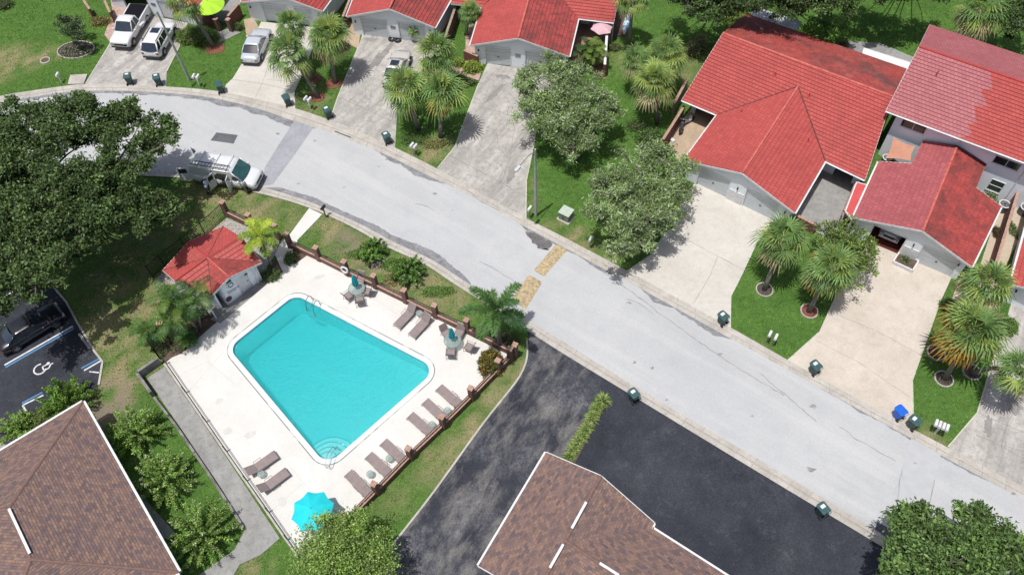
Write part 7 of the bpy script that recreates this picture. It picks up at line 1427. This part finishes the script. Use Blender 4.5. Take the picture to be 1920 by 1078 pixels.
# other trees
tree('magnolia_tree', 'dense yellow green tree between the two garage houses', at(1590, 520), blobs([(1550, 440, 1.0), (1590, 432, 1.1), (1615, 455, 1.1), (1575, 470, 1.1), (1612, 490, 1.1), (1630, 470, .8), (1600, 520, .9), (1560, 430, .7), (1625, 510, .7), (1545, 465, .8), (1575, 500, .8)], 2.6, .7, .5), [(.16, .22, .05), (.09, .14, .03), (.20, .26, .08), (.045, .08, .02)], None, .19, 60, (.13, 1.0), None, sub=11)
tree('oak_tree', 'tree cut off by the bottom right corner of the photo', at(1800, 1075), blobs([(1700, 985, 1.1), (1730, 975, 1.0), (1700, 1030, 1.3), (1745, 1020, 1.2), (1760, 985, 1.0), (1800, 1000, 1.3), (1835, 985, 1.2), (1830, 965, .8), (1850, 1030, 1.4), (1790, 1050, 1.5), (1880, 1010, 1.2), (1905, 1040, 1.5), (1690, 1060, 1.2), (1740, 1068, 1.3), (1860, 1075, 1.7), (1920, 1085, 1.7), (1800, 1100, 1.8), (1720, 970, .6)], 5.5, .6), [(.065, .12, .03), (.10, .17, .045), (.035, .06, .02), (.15, .23, .07)], None, .25, 150, (.24, 2.0), None, sub=7)
tree('ficus_tree', 'round bright green tree at the bottom edge under the turquoise umbrella', at(648, 1095), blobs([(600, 1010, 1.3), (640, 995, 1.3), (680, 1005, 1.3), (705, 1035, 1.2), (640, 1035, 1.8), (590, 1045, 1.3), (690, 1065, 1.5), (620, 1075, 1.6), (570, 1070, 1.1), (650, 1085, 1.8), (715, 1080, 1.0), (660, 978, .7), (612, 985, .7)], 3.4, .75, .3), [(.14, .23, .04), (.19, .29, .06), (.08, .14, .028), (.28, .36, .12)], None, .15, 85, (.2, 1.3), None, sub=13)
tree('laurel_tree', 'round big leaved tree with light green tips behind the big roof', at(1548, 80), blobs([(1530, 45, .9), (1555, 40, 1.0), (1575, 55, .8), (1545, 60, 1.0), (1520, 60, .7), (1560, 68, .7)], 2.6, .75, .3), [(.09, .20, .03), (.16, .30, .05), (.04, .09, .02)], None, .24, 50, (.12, .9), None, sub=11)
for l, b, L, z in (('dark tree at the top edge above the frosted canopy', (1470, 15), [(1440, -10, 1.8), (1490, -15, 1.8), (1540, -10, 1.6), (1400, 5, 1.2), (1580, -30, 2), (1510, 10, 1.2), (1460, 8, 1.2), (1430, 12, 1.1), (1485, 0, 1.6), (1540, 8, 1.2), (1580, -5, 1.6), (1410, -10, 1.6)], 6), ('dark tree at the top edge left of the big roof', (1340, 10), [(1300, -12, 1.6), (1340, -5, 1.6), (1375, 5, 1.2), (1270, -25, 1.6), (1350, 15, 1.2), (1320, 12, 1.2), (1290, 5, 1.3), (1365, -15, 1.5)], 5.5), ('dark tree in the top right corner', (1905, 40), [(1900, 20, 1.4), (1925, 45, 1.5), (1880, 0, 1.2), (1930, 5, 1.6), (1900, 60, .9), (1950, 80, 1.4)], 5), ('dark tree beyond the top edge, shading the back lawn', (1700, -40), [(1660, -35, 1.8), (1710, -30, 1.8), (1760, -25, 1.6), (1620, -45, 1.8), (1690, -20, 1.6), (1740, -12, 1.4), (1650, -18, 1.4)], 6)):
    tree('oak_tree', l, at(*b), blobs(L, z, .6), GO, None, 0.25, 130, (.28, 2.2), 'dark trees along the top edge', sub=7)
tree('young_tree', 'sparse dark young tree in the oval flower bed', at(140, 82), blobs([(118, 42, .7), (135, 35, .7), (145, 55, .8), (125, 58, .7), (150, 68, .5), (112, 50, .5), (130, 65, .6), (140, 42, .7)], 2.2, .8, .3), [(.05, .08, .03), (.10, .14, .07), (.03, .05, .02)], None, .18, 75, (.07, .8), None, sub=11)
# shrubs
CM = [(.13, .23, .04), (.18, .29, .055), (.07, .13, .028), (.27, .36, .11)]
shoot_bush('crape_myrtle', 'crape myrtle with pale blossom, middle of the row between building and ramp', at(316, 908), 2.3, 2.6, CM, 85, 'crape myrtles beside the ramp', .8); shoot_bush('crape_myrtle', 'lowest crape myrtle of the row between building and ramp', at(386, 1008), 2.45, 2.7, CM, 90, 'crape myrtles beside the ramp', .7)
shoot_bush('crape_myrtle', 'uppermost crape myrtle of the row between building and ramp, few blossoms', at(264, 818), 2.2, 2.3, CM, 80, 'crape myrtles beside the ramp', .25); shoot_bush('crape_myrtle', 'bright green leafy bush over the wheelchair bay', at(136, 765), 2.0, 2.7, [(.11, .20, .03), (.15, .26, .04), (.06, .12, .02)], 95, None, 0, .16)
shoot_bush('ornamental_grass', 'bright green arching bush at the corner of the sidewalk beside the brown roof', at(42, 808), 1.5, 1.3, CM, 60, None, .1); round_bush('hedge', 'yellow green low hedge along the brown building', at(95, 780), 1.9, .7, .8, [(.16, .21, .04), (.10, .15, .03)], 700, rz=R(30))
shoot_bush('shrub', 'left leafy green shrub of two on the strip by the road', at(701, 480), 1.25, 1.5, GB, 60, None, .1, .17); shoot_bush('shrub', 'right leafy green shrub of two on the strip by the road, the larger', at(768, 518), 1.45, 1.7, GB, 75, None, .3, .17)
for x, y, l in ((706, 492, 'left'), (770, 520, 'right')): round_bush('dry_twigs', 'bare grey twigs under the %s roadside shrub' % l, at(x, y), .8, .7, .3, [(.25, .22, .2), (.12, .1, .09), (.4, .37, .33)], 260, .16)
round_bush('croton_bush', 'red and green croton bush in the right corner of the pool deck', at(921, 688)+UPV*.05, .85, .95, 1.5, [(.30, .04, .02), (.05, .10, .02), (.22, .22, .03), (.03, .07, .02), (.06, .12, .03)], 1000, .15, jag=.2)
round_bush('hedge', 'rounded clipped hedge beside the leaning palm', at(372, 75), 2.1, 1.1, 1.3, [(.12, .19, .04), (.07, .11, .025), (.17, .24, .06)], 1500, rz=R(-4)); round_bush('yellow_bush', 'bright yellow green round bush beside the fourth garage', at(886, 131), .95, .8, .8, GY, 1100); round_bush('yellow_bush', 'smaller yellow green bush left of the round one', at(861, 122), .6, .55, .7, GY, 1000)
round_bush('shrub', 'small round dark green bush at the edge of the beige driveway', at(1775, 576), .58, .58, .75, [(.04, .09, .02), (.07, .14, .03)], 1300, .09); round_bush('shrub', 'rounded bush half hidden behind the orange tipped palm', at(1885, 615), .8, .8, .9, GB, 900); round_bush('shrub', 'leafy bush left of the red brown patio wall', at(1218, 262), 1.2, .9, .8, [(.05, .10, .02), (.10, .18, .05)], 800, .16, jag=.3)
round_bush('shrub', 'shrub row left of the big roof behind the pale fence', at(1306, 92), .9, 1.8, .8, [(.16, .2, .07), (.08, .12, .03), (.22, .2, .1)], 500, .14, jag=.3, rz=R(-30)); round_bush('shrub', 'yellow leaved shrub at the top left corner of the big roof', at(1380, 45), 1.0, .8, .9, GY+GD, 800, .16, jag=.3)
for l, p, rx, ry, h, cs in (('low leafy bush under the yellow feather palm', (508, 520), .8, .6, .6, GD), ('dark bush inside the entrance corner', (545, 488), .45, .6, .6, GD), ('straw coloured shrub patch under the pale trunked palm', (815, 272), .9, .6, .4, [(.24, .24, .08), (.14, .16, .05)]), ('low hedge along the curved brick path', (872, 158), 1.1, .5, .5, GD), ('ground cover below the brick path', (778, 262), 1.2, .8, .35, GD), ('leafy plants at the foot of the foxtail palm', (948, 640), 1.0, .7, .6, [(.05, .1, .02), (.12, .1, .04)]),
                         ('bush at the wall foot below the courtyard of the pink umbrella', (1150, 92), .8, .5, .5, GD+[(.2, .22, .08)]), ('pale blue grey shrub at the corner of the fourth garage', (1062, 128), .5, .4, .7, [(.22, .28, .26), (.12, .17, .15)]), ('lime yellow leaved plant beside the areca palm', (1085, 134), .6, .5, .6, GY), ('dark red brown shrub at the end of the second garage', (643, 90), .7, .6, .6, [(.10, .04, .03), (.04, .06, .02)]),
                         ('dark plants at the courtyard entrance of the lime umbrella', (447, 55), .6, .45, .6, GD), ('flowering plants in front of the dark garden walls', (190, 44), 1.0, .6, .6, [(.2, .2, .03), (.06, .1, .03), (.3, .28, .05), (.25, .12, .1)]), ('dark shrub in the top left corner', (10, 12), .8, .8, .7, GD), ('low flowers filling the oval bed', (143, 98), 1.5, .9, .22, [(.05, .07, .03), (.07, .10, .04), (.04, .05, .02), (.10, .12, .06), (.4, .38, .32)]),
                         ('small bush beside the two storey window', (1853, 372), .7, .4, .6, [(.12, .18, .07), (.2, .24, .12)]), ('potted shrub right of the garage wing', (1868, 440), .35, .6, .6, [(.05, .08, .03), (.12, .04, .03)]), ('low shrubs at the near end of the sandy side yard', (1800, 540), .5, .4, .4, [(.1, .14, .06), (.25, .2, .15)]), ('shrub below the palm cluster of three', (1195, 238), 1.0, .7, .5, GD), ('low green ground cover between the two roadside shrubs', (735, 498), .9, .6, .4, GB), ('low green plants left of the roadside shrubs', (672, 478), .9, .45, .35, GB), ('green ground plants right of the roadside shrubs', (822, 548), 1.2, .5, .35, GB), ('straw coloured low shrub beside the larger roadside shrub', (740, 525), .9, .6, .35, [(.30, .24, .12), (.18, .17, .07)]), ('shrub beside the white canopy', (1582, 85), .5, .4, .5, [(.1, .12, .04), (.2, .14, .08)]),
                         ('small bushes along the sandy side yard', (1896, 430), .3, 1.0, .35, GD), ('bush behind the pebble bed of the pool house', (312, 545), .6, .5, .5, GB), ('low plants in the dark bed by the iron fence', (335, 652), .9, .4, .3, [(.05, .08, .03), (.2, .17, .12)]), ('ground cover below the dark courtyard', (1185, 95), .9, .6, .5, GD)):
    round_bush('shrub', l, at(*p), rx, ry, h, cs, 650, .13, jag=.3, solid=h > .45)
for i in range(12):
    f = i/11; p = at(1128, 752).lerp(at(1066, 858), f)+Vector((random.uniform(-.1, .1), random.uniform(-.1, .1), .04)); tuft('spiky_grass', 'spiky bright green grass clump in the narrow strip between the driveways' if i else 'spiky bright green grass clump at the kerb end of the narrow strip', p, .62 if i else .8, 150, [(.13, .20, .04), (.20, .27, .07), (.08, .14, .03), (.30, .33, .14)], .02, group='clumps of the spiky grass strip' if i else None)
slab('planting_strip', P((1118, 752), (1137, 757), (1078, 868), (1055, 862)), .05, M['mulch'])
lawn_blades()
# leaf litter and twigs under the oaks and along the kerbs
n = 5200; x = NP.uniform(-32, -12, n*2); y = NP.uniform(20, 60, n*2); c = at(150, 470); k = np.hypot(x-c.x, y-c.y) < 14*NP.uniform(.2, 1, len(x)); P_ = np.stack([x[k], y[k], np.full(k.sum(), .05)], 1); V, F, C = leaves(P_, .13, pal(len(P_), [(.30, .22, .12), (.18, .13, .07), (.36, .30, .18)]), 1.4, .5); tag(rawmesh('leaf_litter', V, F, C, LEAF), 'brown fallen leaves on the lawn under the oaks', 'leaf litter', kind='stuff')
